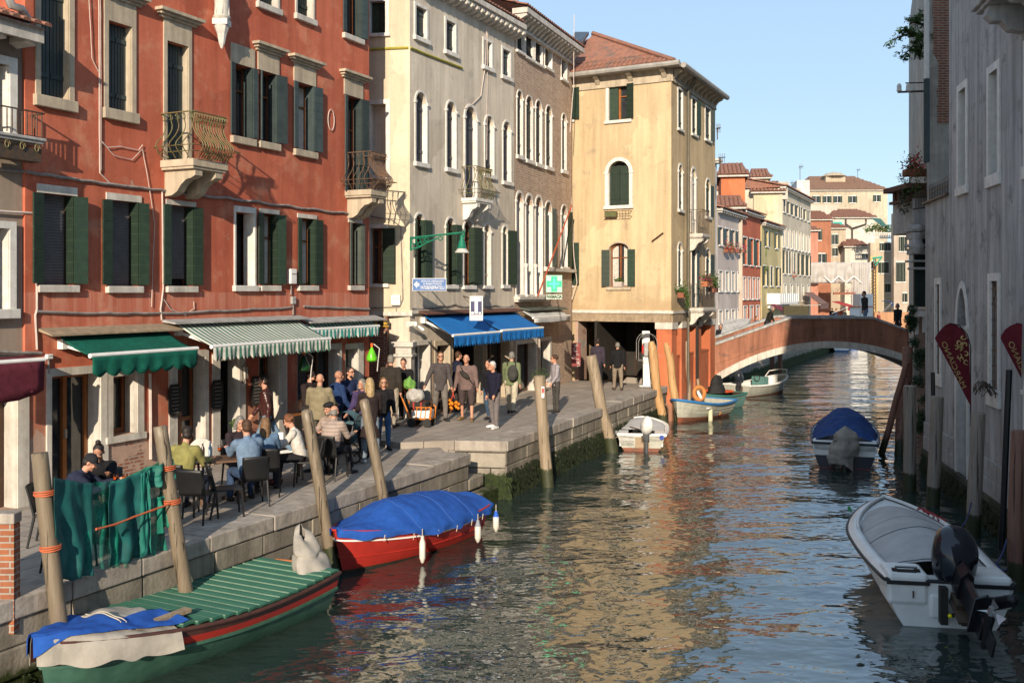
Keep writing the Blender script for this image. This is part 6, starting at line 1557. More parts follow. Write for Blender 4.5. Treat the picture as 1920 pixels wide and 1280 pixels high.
def rib(r, M, pt, v, rad, mt, name='strake', u0=0, nu=34, sides=(-1,1)):
    m = MB()
    for s in sides: m.tube([pt(lerp(u0,1,u/nu), v, s, -.008) for u in range(nu+1)], rad, 5)
    m.build(name, mt, r, M, smooth=True)
def cover(r, M, pt, sheer, hb, L, mt, crown, u0=0, u1=1, drop=.1, seed=0, prof=None, wr=.03, out=.035, name='cover', nu=60, nw=28, over=0):
    m = MB()
    def fn(a, b):
        u = lerp(u0, u1, a); w = -1+2*b; w2 = max(-1, min(1, w*1.16)); e = max(0, abs(w)-.862)/.138
        q = pt(min(u,1), 1, 1, -out); y = abs(q.y)*w2*(1+.0*e); c = crown*(prof(u) if prof else math.sin(PI*min(max((u-u0)/(u1-u0),.0),1))**.5)
        z = sheer(u)+.02+c*(1-abs(w2)**1.9)-drop*e*(1+.45*nz(u*9, seed, w)+.08*math.sin(u*70))
        y += math.copysign(1, w2)*e*wr*(.6*math.sin(u*38+2*nz(u*6,seed)))
        n = wr*(nz(u*L*1.1, w*1.6, seed)+.6*nz(u*L*2.6, w*3.5, seed+5)+.35*nz(u*L*6, w*2, seed+9))
        return Vector((q.x+over*(1 if u > .97 else 0), y, z+n*(1-e*.4)))
    m.grid(fn, nu, nw); return m.build(name, mt, r, M, smooth='all'), fn
def seam(r, M, fn, a, mt, rad=.006, axis=0):
    m = MB(); pts = [fn(a, .07+k/24*.86)+Vector((0,0,.006)) for k in range(25)] if axis == 0 else [fn(.04+k/24*.9, a)+Vector((0,0,.006)) for k in range(25)]
    m.tube(pts, rad, 4); m.build('seam', mt, r, M, smooth=True)
def fender(pos, label, mt, l=.42, rr=.075, top=None, group='white fenders of the red boat'):
    o = thing('fender', label, 'fender', pos, 0, group); m = MB()
    m.lathe([(.012,-.05),(.03,-.03),(rr*.7,.0),(rr,.05),(rr,l-.05),(rr*.7,l),(.03,l+.03),(.03,l+.07),(.01,l+.08)], pos, 12); m.build('body', mt, o, smooth=True)
    m = MB(); m.tube([pos+Vector((0,0,l+.07)), pos+Vector((0,0,l+.2))], .008, 4); m.build('rope', M_ROPE, o)
    if top: m = MB(); m.lathe([(rr*1.02,l-.06),(rr*.75,l+.005),(.035,l+.04),(.032,l+.075)], pos, 12); m.build('cap', top, o, smooth=True)
def outboard(r, M, pos, s, cowl, legm, tilt=0, yaw=0, wide=1):
    T = M @ Matrix.Translation(pos) @ Matrix.Rotation(yaw, 4, 'Z') @ Matrix.Rotation(tilt, 4, 'Y') @ Matrix.Scale(s, 4)
    m = MB()
    def c(u, v):
        a = 2*PI*u; zz = v; w = math.sin(PI*min(max(v, .02), .985))**.42
        x = .30*w*math.copysign(abs(math.cos(a))**.7, math.cos(a)); y = wide*.19*w*math.copysign(abs(math.sin(a))**.7, math.sin(a))
        return (x-.14-.10*v, y*(1.05-.25*v), .05+.56*v-.07*x)
    m.grid(c, 20, 14); o = m.build('outboard_motor', cowl, r, T, smooth=True)
    m = MB(); m.prism([(-.02,-.08),(.06,-.06),(.06,.06),(-.02,.08),(-.26,.07),(-.34,0),(-.26,-.07)], -.12, .06); m.prism([(0,-.05),(0,.05),(-.24,.04),(-.28,0),(-.24,-.04)], -.75, -.12)
    m.prism([(.02,-.12),(.02,.12),(-.42,.10),(-.46,0),(-.42,-.10)], -.62, -.595); m.cone((.06,0,-.78), (-.36,0,-.78), .03, .055, 8); m.prism([(-.02,-.012),(-.02,.012),(-.24,.008),(-.24,-.008)], -1.0, -.8)
    m.build('leg', legm, o, T)
    m = MB(); m.lathe([(.03,-.03),(.05,0),(.03,.05)], (0,0,0), 8)
    m2 = MB()
    for k in range(3):
        a = 2*PI*k/3; d = Vector((0, math.cos(a), math.sin(a))); e = Vector((0, -math.sin(a), math.cos(a))); cc = Vector((-.42,0,-.78))
        m2.add([cc+d*.03-e*.02, cc+d*.03+e*.02, cc+d*.14+e*.05+Vector((.04,0,0)), cc+d*.16-e*.02-Vector((.03,0,0))], [(0,1,2,3)])
    m2.tube([(-.36,0,-.78), (-.47,0,-.78)], [.05,.03], 8); m2.build('propeller', solid((.5,.5,.5), .3, .9), o, T)
    m = MB(); m.box(.03, .13, -.1, .1, -.22, -.02); m.box(.1, .13, -.12, .12, -.4, -.05); m.build('clamp', M_IRON, o, T)
    return o
def rope(pts, label, r=.012, m_=None, sag=.1, name='mooring_rope'):
    P_ = [Vector(p) for p in pts]; out = []
    for a, b in zip(P_[:-1], P_[1:]):
        for k in range(8): u = k/8; out.append(lerp(a, b, u)-Vector((0,0,sag*4*u*(1-u))))
    out.append(P_[-1]); m = MB(); m.tube(out, r, 5); return tag(m.build(name, m_ or M_ROPE, smooth=True), label, 'rope')
M_BTG = pm('boat_green', (.055,.135,.095), (.035,.095,.07), 4, .4, bmp=.1, streak=.3); M_BTR = pm('boat_red', (.42,.03,.02), (.34,.025,.018), 3, .4, bmp=.1, c3=(.20,.03,.02), c3t=(.58,.7)); M_BTW = pm('boat_white', (.76,.75,.72), (.66,.65,.62), 3, .35, bmp=.05, c3=(.40,.38,.33), c3t=(.62,.75))
M_BTD = pm('boat_dark_bottom', (.06,.035,.022), (.03,.022,.015), 5, .7); M_TARP = cloth((.018,.085,.36), .2); M_TARPG = pm('grey_canvas', (.35,.32,.28), (.25,.23,.20), 3, .9, bmp=.6, bd=.02, bs=6, c3=(.24,.215,.185), c3t=(.6,.75)); M_BGREY = pm('boat_grey_canvas', (.46,.45,.44), (.38,.37,.365), 3, .85, bmp=.25, bs=10)
M_BRN = pm('gunwale_brown', (.085,.035,.028), (.055,.025,.02), 6, .45, bmp=.2); M_BTC = pm('boat_cream_grey', (.42,.42,.36), (.34,.34,.29), 4, .5, streak=.3); M_RUSTW = pm('antifouling_rust', (.24,.07,.035), (.12,.06,.04), 6, .7)
# ---- green boat with slatted cover
r, M, L = boatframe('green_boat', 'long green wooden boat with slatted green cover and blue and grey tarpaulins at its bow', (-3.27, 15.35), (-5.30, 11.45))
hb, sh, pt = hull(r, M, L, 1.75, .60, .86, .18, [(.62, M_BTG), (.74, M_BTG), (.86, M_BTR), (1.01, M_BRN)], M_BTD, M_BRN, .028, full=.42, sternw=.88, keel=-.2, p0=.28)
rib(r, M, pt, .70, .03, M_BTG)
M_SLAT = stripes('slat_green', (.022,.115,.078), (.030,.135,.09), .23); M_SLATL = solid((.17,.27,.19), .8)
m = MB(); ml = MB(); n = 15
u0, u1 = .0, .70
for k in range(n):
    a = lerp(u0, u1, k/n); b = lerp(u0, u1, (k+1)/n); w = hb((a+b)/2)+.0; xa, xb = L*a, L*b; zt = sh((a+b)/2)+.05
    for j in range(10):
        xx = lerp(xa, xb, j/10); xx2 = lerp(xa, xb, (j+1)/10); zc = zt+.010*math.sin(PI*(j+.5)/10)
        m.box(xx+.002, xx2-.002, -w+.02+.02*nz(k*3+j,1), w-.03-.02*nz(k*3+j,4), zc-.03, zc+.003*(j % 2))
    ml.box(xb-.012, xb+.010, -w+.02, w-.03, zt+.005, zt+.018)
m.build('slatted_cover', M_SLAT, r, M); ml.build('batten', M_SLATL, r, M)
cf = cover(r, M, pt, sh, hb, L, M_TARPG, .14, .70, 1.0, .27, 3, lambda u: .9-.5*(u-.7)/.3, .08, .04, name='grey_tarpaulin', over=.05)
def bluefn(a, b):
    p = cf[1](.12+.9*a, .5+(b-.62)*.86) if True else None; return p+Vector((0,0,.03+.02*nz(a*4,b*4,3)))
m = MB(); m.grid(lambda a, b: cf[1](lerp(.38, 1.0, a) , lerp(.02, lerp(.86, .985, a*a), b))+Vector((.04*a,0,.035)), 24, 18); m.build('blue_tarpaulin', M_TARP, r, M, smooth='all')
m = MB(); m.grid(lambda a, b: cf[1](lerp(-.12, .42, a), lerp(.62, .88, b))+Vector((0,0,.04)), 16, 12); m.build('blue_tarpaulin', M_TARP, r, M, smooth='all')
m = MB(); m.box(L*.62, L*.82, hb(.7)-.34, hb(.7)-.22, sh(.7)+.07, sh(.7)+.12); m.build('plank', M_BEAM, r, M)
m = MB()
for q in (.0, .05): m.tube([cf[1](.35+q, .5+k/16*.5)+Vector((0,0,.05)) for k in range(-8, 9)]+[pt(.86, .3, 1, -.05)], .008, 4)
m.build('rope', M_ROPE, r, M)
# grey canvas hood standing at the stern
def hood(r, M, c, h, w, mt, name='motor_hood', seed=1, lean=(0,0)):
    m = MB()
    def fn(u, v):
        a = 2*PI*u; s = lerp(1, .42, v**1.3)*(1+.16*nz(math.cos(a)*1.5, math.sin(a)*1.5, v*3+seed)+.05*math.sin(a*5+v*3))
        if v > .98: s *= .35
        if .42 < v < .52: s *= .86
        return Vector((c[0]+w*s*math.cos(a)*1.1+lean[0]*v, c[1]+w*s*math.sin(a)*.8+lean[1]*v, c[2]+h*v+(.10*math.cos(a+seed)+.03*math.sin(a*3))*v))
    m.grid(fn, 28, 18); return m.build(name, mt, r, M, smooth='all')
hood(r, M, (.12, .36, .58), .60, .31, M_TARPG, lean=(.02, -.20), seed=2)
m = MB(); m.cone((-.03,-.5,.6), (-.03,-.1,.62), .05, .05); m.build('orange_buoy', solid((.5,.16,.05)), r, M)
# ---- red boat
r, M, L = boatframe('red_boat', 'red wooden motorboat under a tight blue tarpaulin with white stripe', (-1.0, 20.15), (-2.86, 17.1))
hb, sh, pt = hull(r, M, L, 1.62, .60, .80, .30, [(.30, M_BTD), (.76, M_BTR), (.82, M_BTR), (1.01, M_BTR)], None, M_BTR, .02, full=.45, sternw=.8, keel=-.22, p0=.34)
rib(r, M, pt, .82, .020, M_BTW); rib(r, M, pt, .52, .012, M_BTR)
cf = cover(r, M, pt, sh, hb, L, M_TARP, .42, -.03, 1.02, .12, 7, lambda u: (.55+.45*math.sin(PI*min(1,max(0,(u-.02)/.9))))*(1-sm(.62,1.0,u))*(.55+.45*sm(0,.18,u))+.02, .055, .05, nu=80)
for a in (.25, .44, .66): seam(r, M, cf[1], a, solid((.03,.10,.36)))
seam(r, M, cf[1], .5, solid((.03,.10,.36)), axis=1)
for u in (.12, .25, .4, .55, .7, .84):
    for s in (-1, 1): m = MB(); p = pt(u, 1, s, -.06); m.tube([p+Vector((0,0,-.06)), p+Vector((.03,0,-.17))], .008, 4); m.build('lashing', M_ROPE, r, M)
m = MB(); q = cf[1](.55, .10); 
def wp(M, p): return M @ p
M_FEN = solid((.62,.60,.52), .5)
fender(at(792, 1050, 17.62), 'white fender at the middle of the red boat side', M_FEN, .36, .055)
fender(at(896, 1012, 19.0), 'white fender with grey top near the stern of the red boat', M_FEN, .30, .062, solid((.25,.27,.32)))
fender(at(930, 992, 19.62), 'white fender with bright blue top at the stern corner of the red boat', M_FEN, .29, .062, solid((.02,.10,.5)))
# ---- small dinghy with white outboard
r, M, L = boatframe('dinghy', 'small white dinghy with a white topped outboard motor moored at the quay wall', (3.93, 30.3), (4.35, 33.2))
hb, sh, pt = hull(r, M, L, 1.62, .50, .66, .12, [(.34, M_RUSTW), (1.01, M_BTC)], M_BTW, M_BTW, .05, full=.65, sternw=.88, keel=-.12, p0=.2, floor=.18)
m = MB(); m.box(0, .10, -.66, -.24, .14, .52); m.box(0, .10, .2, .66, .14, .52); m.box(.0, .75, -.70, -.40, .40, .54); m.box(.0, .75, .40, .70, .40, .54); m.build('seat', M_BTW, r, M, bev=.02)
cover(r, M, pt, sh, hb, L, M_BGREY, .10, .42, .96, .02, 11, wr=.03, out=-.08)
m = MB(); m.box(-.02, .04, -.25, .18, .1, .42); m.build('transom_pad', M_BEAM, r, M)
ob = outboard(r, M, Vector((-.05, -.12, .50)), 1.0, M_BTW, solid((.10,.11,.12), .5), 0, .25)
m = MB(); m.tube([Vector((.12,-.05,.62)), Vector((.55,.35,.66))], .022, 6); m.build('tiller', M_IRON, r, M)
m = MB(); text_into(m, 'SELVA', .07, M @ Matrix.Translation((-.42,-.10,.80)) @ Matrix(((0,0,-1,0),(-1,0,0,0),(0,1,0,0),(0,0,0,1))), width=.24); m.build('lettering', solid((.1,.1,.11)), r)
m = MB(); m.tube([Vector((-.04,-.62,.44)), Vector((-.07,-.62,.44))], .07, 12); m.build('blue_disc', solid((.03,.06,.3)), r, M)
rope([M @ Vector((.1,.66,.5)), (3.05,30.1,.55)], 'pale rope tying the small white dinghy to the leaning tan post')
# ---- boat with blue rim
r, M, L = boatframe('blue_rimmed_boat', 'cream and grey wooden boat with bright blue rim and rusty waterline moored bow first', (8.25, 39.6), (6.15, 36.95))
hb, sh, pt = hull(r, M, L, 1.75, .62, .86, .10, [(.38, M_RUSTW), (.86, M_BTC), (1.01, M_BTC)], M_BTC, solid((.03,.17,.42), .5), .05, full=.5, sternw=.85, keel=-.15, p0=.4, floor=.3)
rib(r, M, pt, .72, .014, M_BTC); rib(r, M, pt, .55, .012, M_BTC)
m = MB(); 
for k in range(3): m.box(L*(.2+.22*k), L*(.2+.22*k)+.2, -hb(.3)*.9, hb(.3)*.9, .48, .52)
m.build('thwart', M_BTW, r, M)
fender(at(1332, 791, 37.6), 'long cream fender at the stern quarter of the blue rimmed boat', solid((.58,.56,.38), .5), .52, .085, group='fenders of the blue rimmed boat')
fender(at(1349, 776, 38.4), 'flat orange fender beside the cream one on the blue rimmed boat', solid((.45,.20,.07), .6), .30, .09, group='fenders of the blue rimmed boat')
o = thing('lifebuoy', 'orange ring cushion with silver flap standing in the blue rimmed boat', 'cushion', at(1311, 745, 38.7)); m = MB(); c = at(1311, 737, 38.7)
m.tube([c+Vector((.20*math.cos(a), .02*math.sin(a), .24*math.sin(a))) for a in [2*PI*k/16 for k in range(17)]], .085, 8); m.build('ring', solid((.48,.19,.05), .7), o, smooth=True); m = MB(); m.ell(c+Vector((.0,-.08,-.06)), (.06,.03,.19), R=Matrix.Rotation(-.5,3,'Y')); m.build('flap', M_BTW, o, smooth=True)
# ---- teal boat with black hooded motor
r, M, L = boatframe('teal_boat', 'small teal boat with black hooded motor beyond the blue rimmed boat', (9.5, 42.6), (7.9, 41.2))
hull(r, M, 2.3, 1.5, .60, .66, .05, [(1.01, pm('boat_teal', (.12,.24,.22), (.09,.18,.17), 4, .5))], M_BTD, solid((.04,.17,.14)), .035, full=.5, sternw=.9, keel=-.15, floor=.3)
hood(r, M, (1.1, -.1, .62), .68, .42, solid((.015,.016,.016), .8), 'motor_hood', 5); m = MB(); m.box(.3, .8, -.5, .2, .62, .7); m.box(.95, 1.15, -.6, -.3, .64, .74); m.build('orange_gear', solid((.6,.1,.03)), r, M)
# ---- motorboat under the bridge
r, M, L = boatframe('grey_motorboat', 'open grey motorboat with covered outboards moored under the left side of the bridge', (10.45, 46.3), (13.2, 48.6))
hb, sh, pt = hull(r, M, L, 1.7, .55, .85, .2, [(.3, M_RUSTW), (1.01, M_BTC)], M_BTW, M_BTW, .045, full=.5, sternw=.9, keel=-.15, floor=.25)
outboard(r, M, Vector((-.1, -.25, .55)), 1.0, solid((.02,.025,.035), .35), solid((.02,.02,.025)), .35, .3)
m = MB(); m.box(L*.45, L*.55, -.35, .35, .3, .85); m.build('console', solid((.10,.22,.20)), r, M); m = MB(); m.tube([Vector((L*.43, .16*math.cos(a), .80+.16*math.sin(a))) for a in [2*PI*k/12 for k in range(13)]], .015, 4); m.build('steering_wheel', M_DARK, r, M)
m = MB(); m.tube([pt(.8,1,1)+Vector((0,0,.0)), pt(.86,1,1)+Vector((0,0,.28)), pt(.97,1,1)+Vector((0,0,.28)), pt(.97,1,-1)+Vector((0,0,.28)), pt(.86,1,-1)+Vector((0,0,.28)), pt(.8,1,-1)], .025, 6); m.build('bow_rail', M_STONEW, r, M)
m = MB()
for x in (1406, 1420): m.tube([at(x, 695, 47.6)+Vector((0,0,-1.5)), at(x-3, 655, 47.6)], .10, 8)
# ---- blue covered motorboat on the right
r, M, L = boatframe('white_blue_motorboat', 'white and navy motorboat under a blue tarpaulin with its motor wrapped in grey cloth', (9.12, 27.3), (10.75, 32.2))
hb, sh, pt = hull(r, M, L, 1.85, .68, .92, .2, [(.28, pm('hull_red', (.30,.04,.03), None, 4, .5)), (.62, pm('hull_navy', (.012,.014,.035), None, 4, .35)), (1.01, M_BTW)], M_BTW, solid((.015,.015,.02), .5), .035, full=.5, sternw=.92, keel=-.25, p0=.2, floor=.35)
m = MB(); m.box(-.0, .5, -.84, -.25, .45, .74); m.box(-.0, .5, .25, .84, .45, .74); m.build('stern_locker', M_BTW, r, M, bev=.04)
cf = cover(r, M, pt, sh, hb, L, cloth((.022,.07,.24), .4),   .58, .03, .88, .10, 5, lambda u: .35+.65*math.sin(PI*min(1,max(0,(u-.05)/.85)))**.8, .08, -.02, nu=60)
def wraphood():
    T = Matrix.Translation(M @ Vector((-.2, 0, .15))) @ Matrix.Rotation(math.atan2(M[1][0], M[0][0]), 4, 'Z'); m = MB()
    def fn(u, v):
        a = 2*PI*u; k = [(.0,.24),(.18,.26),(.35,.28),(.5,.30),(.62,.27),(.7,.24),(.8,.27),(.9,.22),(.97,.12),(1,.02)]
        for (v0, w0), (v1, w1) in zip(k[:-1], k[1:]):
            if v <= v1: w = lerp(w0, w1, (v-v0)/(v1-v0)); break
        w *= 1+.12*math.sin(a*4+v*5)+.15*nz(math.cos(a)*2, math.sin(a)*2, v*4)
        w *= 1.22
        return Vector((-.1+w*.9*math.cos(a), w*math.sin(a)+.04*math.sin(v*6)+(.07 if v < .3 else 0), -.05+1.05*v-(.12*math.sin(a*1.5+.6) if v < .05 else 0)+(.07*math.cos(a*2) if v > .9 else 0)))
    m.grid(fn, 32, 26); m.build('motor_wrap', M_TARPG, r, T, smooth='all')
    m = MB(); m.tube([(-.1+.29*.9*math.cos(a), .29*math.sin(a), .66+.02*math.sin(a*3)) for a in [2*PI*k/16 for k in range(17)]], .012, 4); m.build('cord', solid((.05,.08,.1)), r, T)
    m = MB(); m.prism([(-.05,-.06),(-.05,.06),(-.25,.04),(-.25,-.04)], -.35, .1); m.build('motor_leg', solid((.05,.055,.04)), r, T)
wraphood()
m = MB(); m.tube([pt(k/20, .90, 1, -.02) for k in range(20)], .02, 4); m.tube([pt(k/20, .90, -1, -.02) for k in range(20)], .02, 4); m.build('side_rail', M_BTW, r, M)
# ---- large white motorboat on the right
r, M, L = boatframe('white_motorboat', 'large white motorboat with grey canvas cover and tilted black outboard in the lower right', (6.28, 14.3), (7.08, 18.75))
hb, sh, pt = hull(r, M, L, 1.95, .66, .84, .42, [(.16, solid((.02,.02,.02))), (1.01, M_BTW)], None, solid((.02,.02,.022), .5), .028, full=.55, sternw=.90, keel=-.18, p0=.22)
m = MB()         # deck ring with broad white gunwales
for s in (-1, 1):
    m.grid(lambda a, b: lerp(pt(a,1,s,.0), pt(a,1,s,.20), b)+Vector((0,0,.02+.06*math.sin(PI*b*.7))), 40, 6)
m.grid(lambda a, b: Vector((pt(lerp(.66,1,a),1,1,.19).x, lerp(-1,1,b)*abs(pt(lerp(.66,1,a),1,1,.19).y), sh(lerp(.66,1,a))+.04)), 14, 10)
m.build('deck', M_BTW, r, M, smooth='all')
m = MB(); 
for s in (-1, 1): m.tube([pt(lerp(.60,.99,k/20), 1, s, .16)+Vector((0,0,.08)) for k in range(21)], .03, 6)
m.build('bow_lip', M_BTW, r, M, smooth=True)
m = MB()
def pod(s):
    a, b = (.28, .97*hb(0)) ; y0, y1 = sorted((s*a, s*b)); m.box(-.03, .62, y0, y1, .30, .76); 
pod(-1); pod(1); m.box(.2, .62, -.5, .5, .2, .6); m.box(-.02, .22, -.29, .29, .1, .50); m.build('stern_platform', M_BTW, r, M, bev=.06)
m = MB()
for s in (-1, 1): m.box(-.055, -.03, *sorted((s*.27, s*.93*hb(0)+s*.05)), .60, .66)
m.build('black_edge', solid((.015,.015,.017), .5), r, M, bev=.02)
m = MB(); m.tube([(.1,.42,.76),(.1,.42,.82),(.1,.72,.82),(.1,.72,.76)], .018, 6); m.build('grab_handle', solid((.35,.36,.38), .25, .9), r, M)
m = MB(); m.box(.06, .16, .38, .45, .75, .79); m.box(.06, .16, .69, .76, .75, .79); m.box(.03, .17, .44, .7, .745, .775); m.build('fitting', M_DARK, r, M)
for s in (-1, 1): m = MB(); m.tube([(-.045,s*.5,.42),(-.06,s*.5,.47),(-.045,s*.5,.52)], .012, 5); m.build('eyebolt', M_IRON, r, M)
cf = cover(r, M, pt, sh, hb, L, M_BGREY, .34, .15, .84, .0, 17, lambda u: .15+.85*math.sin(PI*min(1,max(0,(u-.10)/.80)))**.9, .022, -.20, nu=70)
for a in (.02, .42): seam(r, M, cf[1], a, solid((.10,.12,.12)), .006)
seam(r, M, cf[1], .62, M_BGREY, .005)
ob = outboard(r, M, Vector((-.12, -.12, .60)), 1.3, solid((.010,.012,.02), .12, spec=.6), solid((.012,.013,.016), .3), 1.12, .08, 1.35)
m = MB(); m.cone((-.45,-.42,.50), (-.75,-.62,.66), .09, .085, 12); m.build('exhaust', solid((.01,.01,.012), .4), r, M)
m = MB(); m.box(-.2, -.05, -.22, -.12, .1, .62); m.box(-.2, -.05, .06, .16, .1, .62); m.box(-.22,-.18,-.02,.03,.22,.27); m.build('bracket', M_DARK, r, M)
m = MB(); m.ell((-.25,.05,.25), .03); m.build('reflector', solid((.8,.7,.0)), r, M)
m = MB(); m.box(L*.80, L*.83, .80, .84, .86, .93); m.build('green_light', solid((.02,.25,.08)), r, M)
m = MB()
for k in range(5): m.tube([pt(.72+.02*k, 1, -1, .1)+Vector((0,.02*k,.1)), pt(.76+.02*k, 1, -1, .13)+Vector((0,.03,.12)), pt(.73+.03*k, 1, -1, .2)+Vector((0,0,.09))], .02, 5)
m.build('red_cloth', cloth((.35,.05,.05)), r, M)
rope([M @ Vector((3.0,-.93,.82)), (8.9,19.3,.75)], 'dark blue rope from the white motorboat to the post behind it', .014, solid((.02,.03,.12)))
rope([M @ Vector((.7,-.98,.7)), (7.3,15.0,.75), (8.05,16.2,.8)], 'dark blue rope from the stern of the white motorboat to the dark brown post', .014, solid((.02,.03,.12)), .06)
# ---- far boats seen under the arch
for x, D, c, lab in ((1578, 82, (.07,.14,.30), 'far blue and white boat seen under the bridge arch, left one'), (1597, 84, (.05,.10,.25), 'far blue hulled boat seen under the bridge arch, middle one'), (1613, 86, (.55,.55,.52), 'far white boat seen under the bridge arch, right one')):
    a = at(x, 555, D); r, M, L = boatframe('far_boat', lab, (a.x, D), (a.x+.9, D+4), 'boats beyond the bridge')
    hb, sh, pt = hull(r, M, L, 1.7, .5, .8, .2, [(.5, solid(c)), (1.01, M_BTW)], None, M_BTW, .04, nu=14, nv=6); cover(r, M, pt, sh, hb, L, cloth((.30,.38,.50)), .35, .05, .95, .05, x, nu=14, nw=8)
for x, lab in ((1448, 'dark pile under the bridge at the far quay, left'), (1463, 'dark pile under the bridge at the far quay, right')):
    o = post(at(x, 655, 53), Vector((at(x, 650, 53).x, 53, 0)), .14, M_POSTR, lab, 'piles under the bridge')
# ------------------------------------------------------------------ street furniture and signs
# phone booth
D = 37.0; c = at(1212, 720, D); c.z = ZF; pbx = thing('phone_booth', 'public telephone on a white pedestal under a clear plastic hood', 'telephone', c)
m = MB(); m.box(c.x-.13, c.x+.13, D-.1, D+.1, ZF, ZF+1.1); m.box(c.x-.28, c.x+.28, D-.2, D+.2, ZF, ZF+.04); m.box(c.x-.14, c.x+.14, D+.1, D+.2, ZF+1.1, ZF+2.05); m.build('pedestal', M_WHITE, pbx, bev=.015)
m = MB(); m.grid(lambda u, v: (c.x+.34*math.cos(PI*(1-u))*(1 if 1 else 0), D-.38+.62*v, ZF+1.62+.36*math.sin(PI*u)), 16, 1); m.quad((c.x-.34,D-.38,ZF+.98),(c.x-.34,D+.24,ZF+.98),(c.x-.34,D+.24,ZF+1.62),(c.x-.34,D-.38,ZF+1.62)); m.quad((c.x+.34,D-.38,ZF+.98),(c.x+.34,D+.24,ZF+.98),(c.x+.34,D+.24,ZF+1.62),(c.x+.34,D-.38,ZF+1.62))
m.build('hood', M_CLEAR, pbx, nofix=True); m = MB()
for yy in (D-.38, D+.24): m.tube([(c.x-.34,yy,ZF+.98)]+[(c.x+.34*math.cos(PI-PI*k/14), yy, ZF+1.62+.36*math.sin(PI*k/14)) for k in range(15)]+[(c.x+.34,yy,ZF+.98),(c.x-.34,yy,ZF+.98)], .011, 5)
m.build('rim', solid((.35,.34,.33), .3, .6), pbx)
m = MB(); m.box(c.x-.13, c.x+.13, D-.22, D+.1, ZF+1.12, ZF+1.62); m.build('telephone', solid((.40,.40,.40), .35, .5), pbx, bev=.04); m = MB(); m.cone((c.x-.16,D-.2,ZF+1.25), (c.x-.16,D-.2,ZF+1.52), .035, .035); m.build('handset', solid((.5,.03,.02)), pbx)
# pharmacy cross and sign
c = at(1039, 532, 30.9); o = thing('pharmacy_cross', 'lit green pharmacy cross on a square panel projecting from the brick house', 'sign', c); s = .26*1.0; u = 30.9/FP
m = MB(); m.box(c.x-15*u, c.x+15*u, 30.9, 31.0, c.z-16*u, c.z+16*u); m.build('panel', emis('cross_panel', (.25,.55,.32), .45), o, bev=.01)
def crossm(w, a, y, mt, nm, t=.02):
    m = MB(); w *= u; a *= u; m.box(c.x-w, c.x+w, y-t, y, c.z-a, c.z+a); m.box(c.x-a, c.x+a, y-t-.001, y, c.z+a, c.z+w); m.box(c.x-a, c.x+a, y-t-.001, y, c.z-w, c.z-a); m.build(nm, mt, o)
crossm(14, 5.6, 30.9, emis('cross_green', (.0,.55,.16), .75), 'cross'); crossm(11.5, 3.6, 30.879, emis('cross_dark', (.0,.22,.07), .4), 'cross_line', .006); crossm(10, 2.4, 30.872, emis('cross_mid', (.03,.7,.28), .9), 'cross_core', .006)
m = MB(); m.tube([c+Vector((0,.08,-16*u)), B.w(B.t(1040),.02,c.z-.2)], .02, 5); m.build('bracket', M_IRON, o)
c = at(1039, 556.5, 30.9); o = thing('pharmacy_sign', 'small white sign with the word for pharmacy under the green cross', 'sign', c); m = MB(); m.box(c.x-15*u, c.x+15*u, 30.9, 30.96, c.z-4.6*u, c.z+4.6*u); m.build('panel', solid((.55,.62,.52)), o)
def TM(c, y, sx=1): return Matrix(((1,0,0,c.x),(0,0,-1,y),(0,1,0,c.z),(0,0,0,1)))
m = MB(); text_into(m, 'FARMACIA', .14, TM(c, 30.896), width=28.5*u, height=6.6*u, bold=.006); m.build('lettering', solid((.02,.06,.03)), o)
# blue direction sign
D = 26.9; u = D/FP; c = at(805, 533.5, D); o = thing('direction_sign', 'blue hospital direction sign with white arrow mounted at the corner of the cream house', 'sign', c)
m = MB(); m.box(c.x-32*u, c.x+32*u, D, D+.03, c.z-12*u, c.z+12*u); m.build('border', M_WHITE, o, bev=.01); m = MB(); m.box(c.x-31*u, c.x+31*u, D-.004, D+.01, c.z-11*u, c.z+11*u); m.build('panel', solid((.04,.13,.36), .4), o)
m = MB(); text_into(m, 'ISTITUTO OSPEDALIERO', .1, TM(c+Vector((6*u,0,6.2*u)), D-.007), width=42*u, height=3.4*u); text_into(m, 'DI RIABILITAZIONE', .1, TM(c+Vector((6*u,0,1.2*u)), D-.007), width=35*u, height=3.4*u); text_into(m, 'FATEBENEFRATELLI', .14, TM(c+Vector((6*u,0,-5.8*u)), D-.007), width=44*u, height=6.0*u)
m.xz([(c.x-29*u,c.z), (c.x-23*u,c.z+6.5*u), (c.x-23*u,c.z+2.6*u), (c.x-19*u,c.z+2.6*u), (c.x-19*u,c.z-2.6*u), (c.x-23*u,c.z-2.6*u), (c.x-23*u,c.z-6.5*u)], D-.010, D-.005); m.build('lettering', M_WHITE, o)
m = MB(); m.bar(c+Vector((20*u,.03,0)), C.w(.9,.0,c.z), .03); m.bar(c+Vector((-20*u,.03,0)), C.w(.1,.0,c.z), .03); m.build('bracket', M_IRON, o)
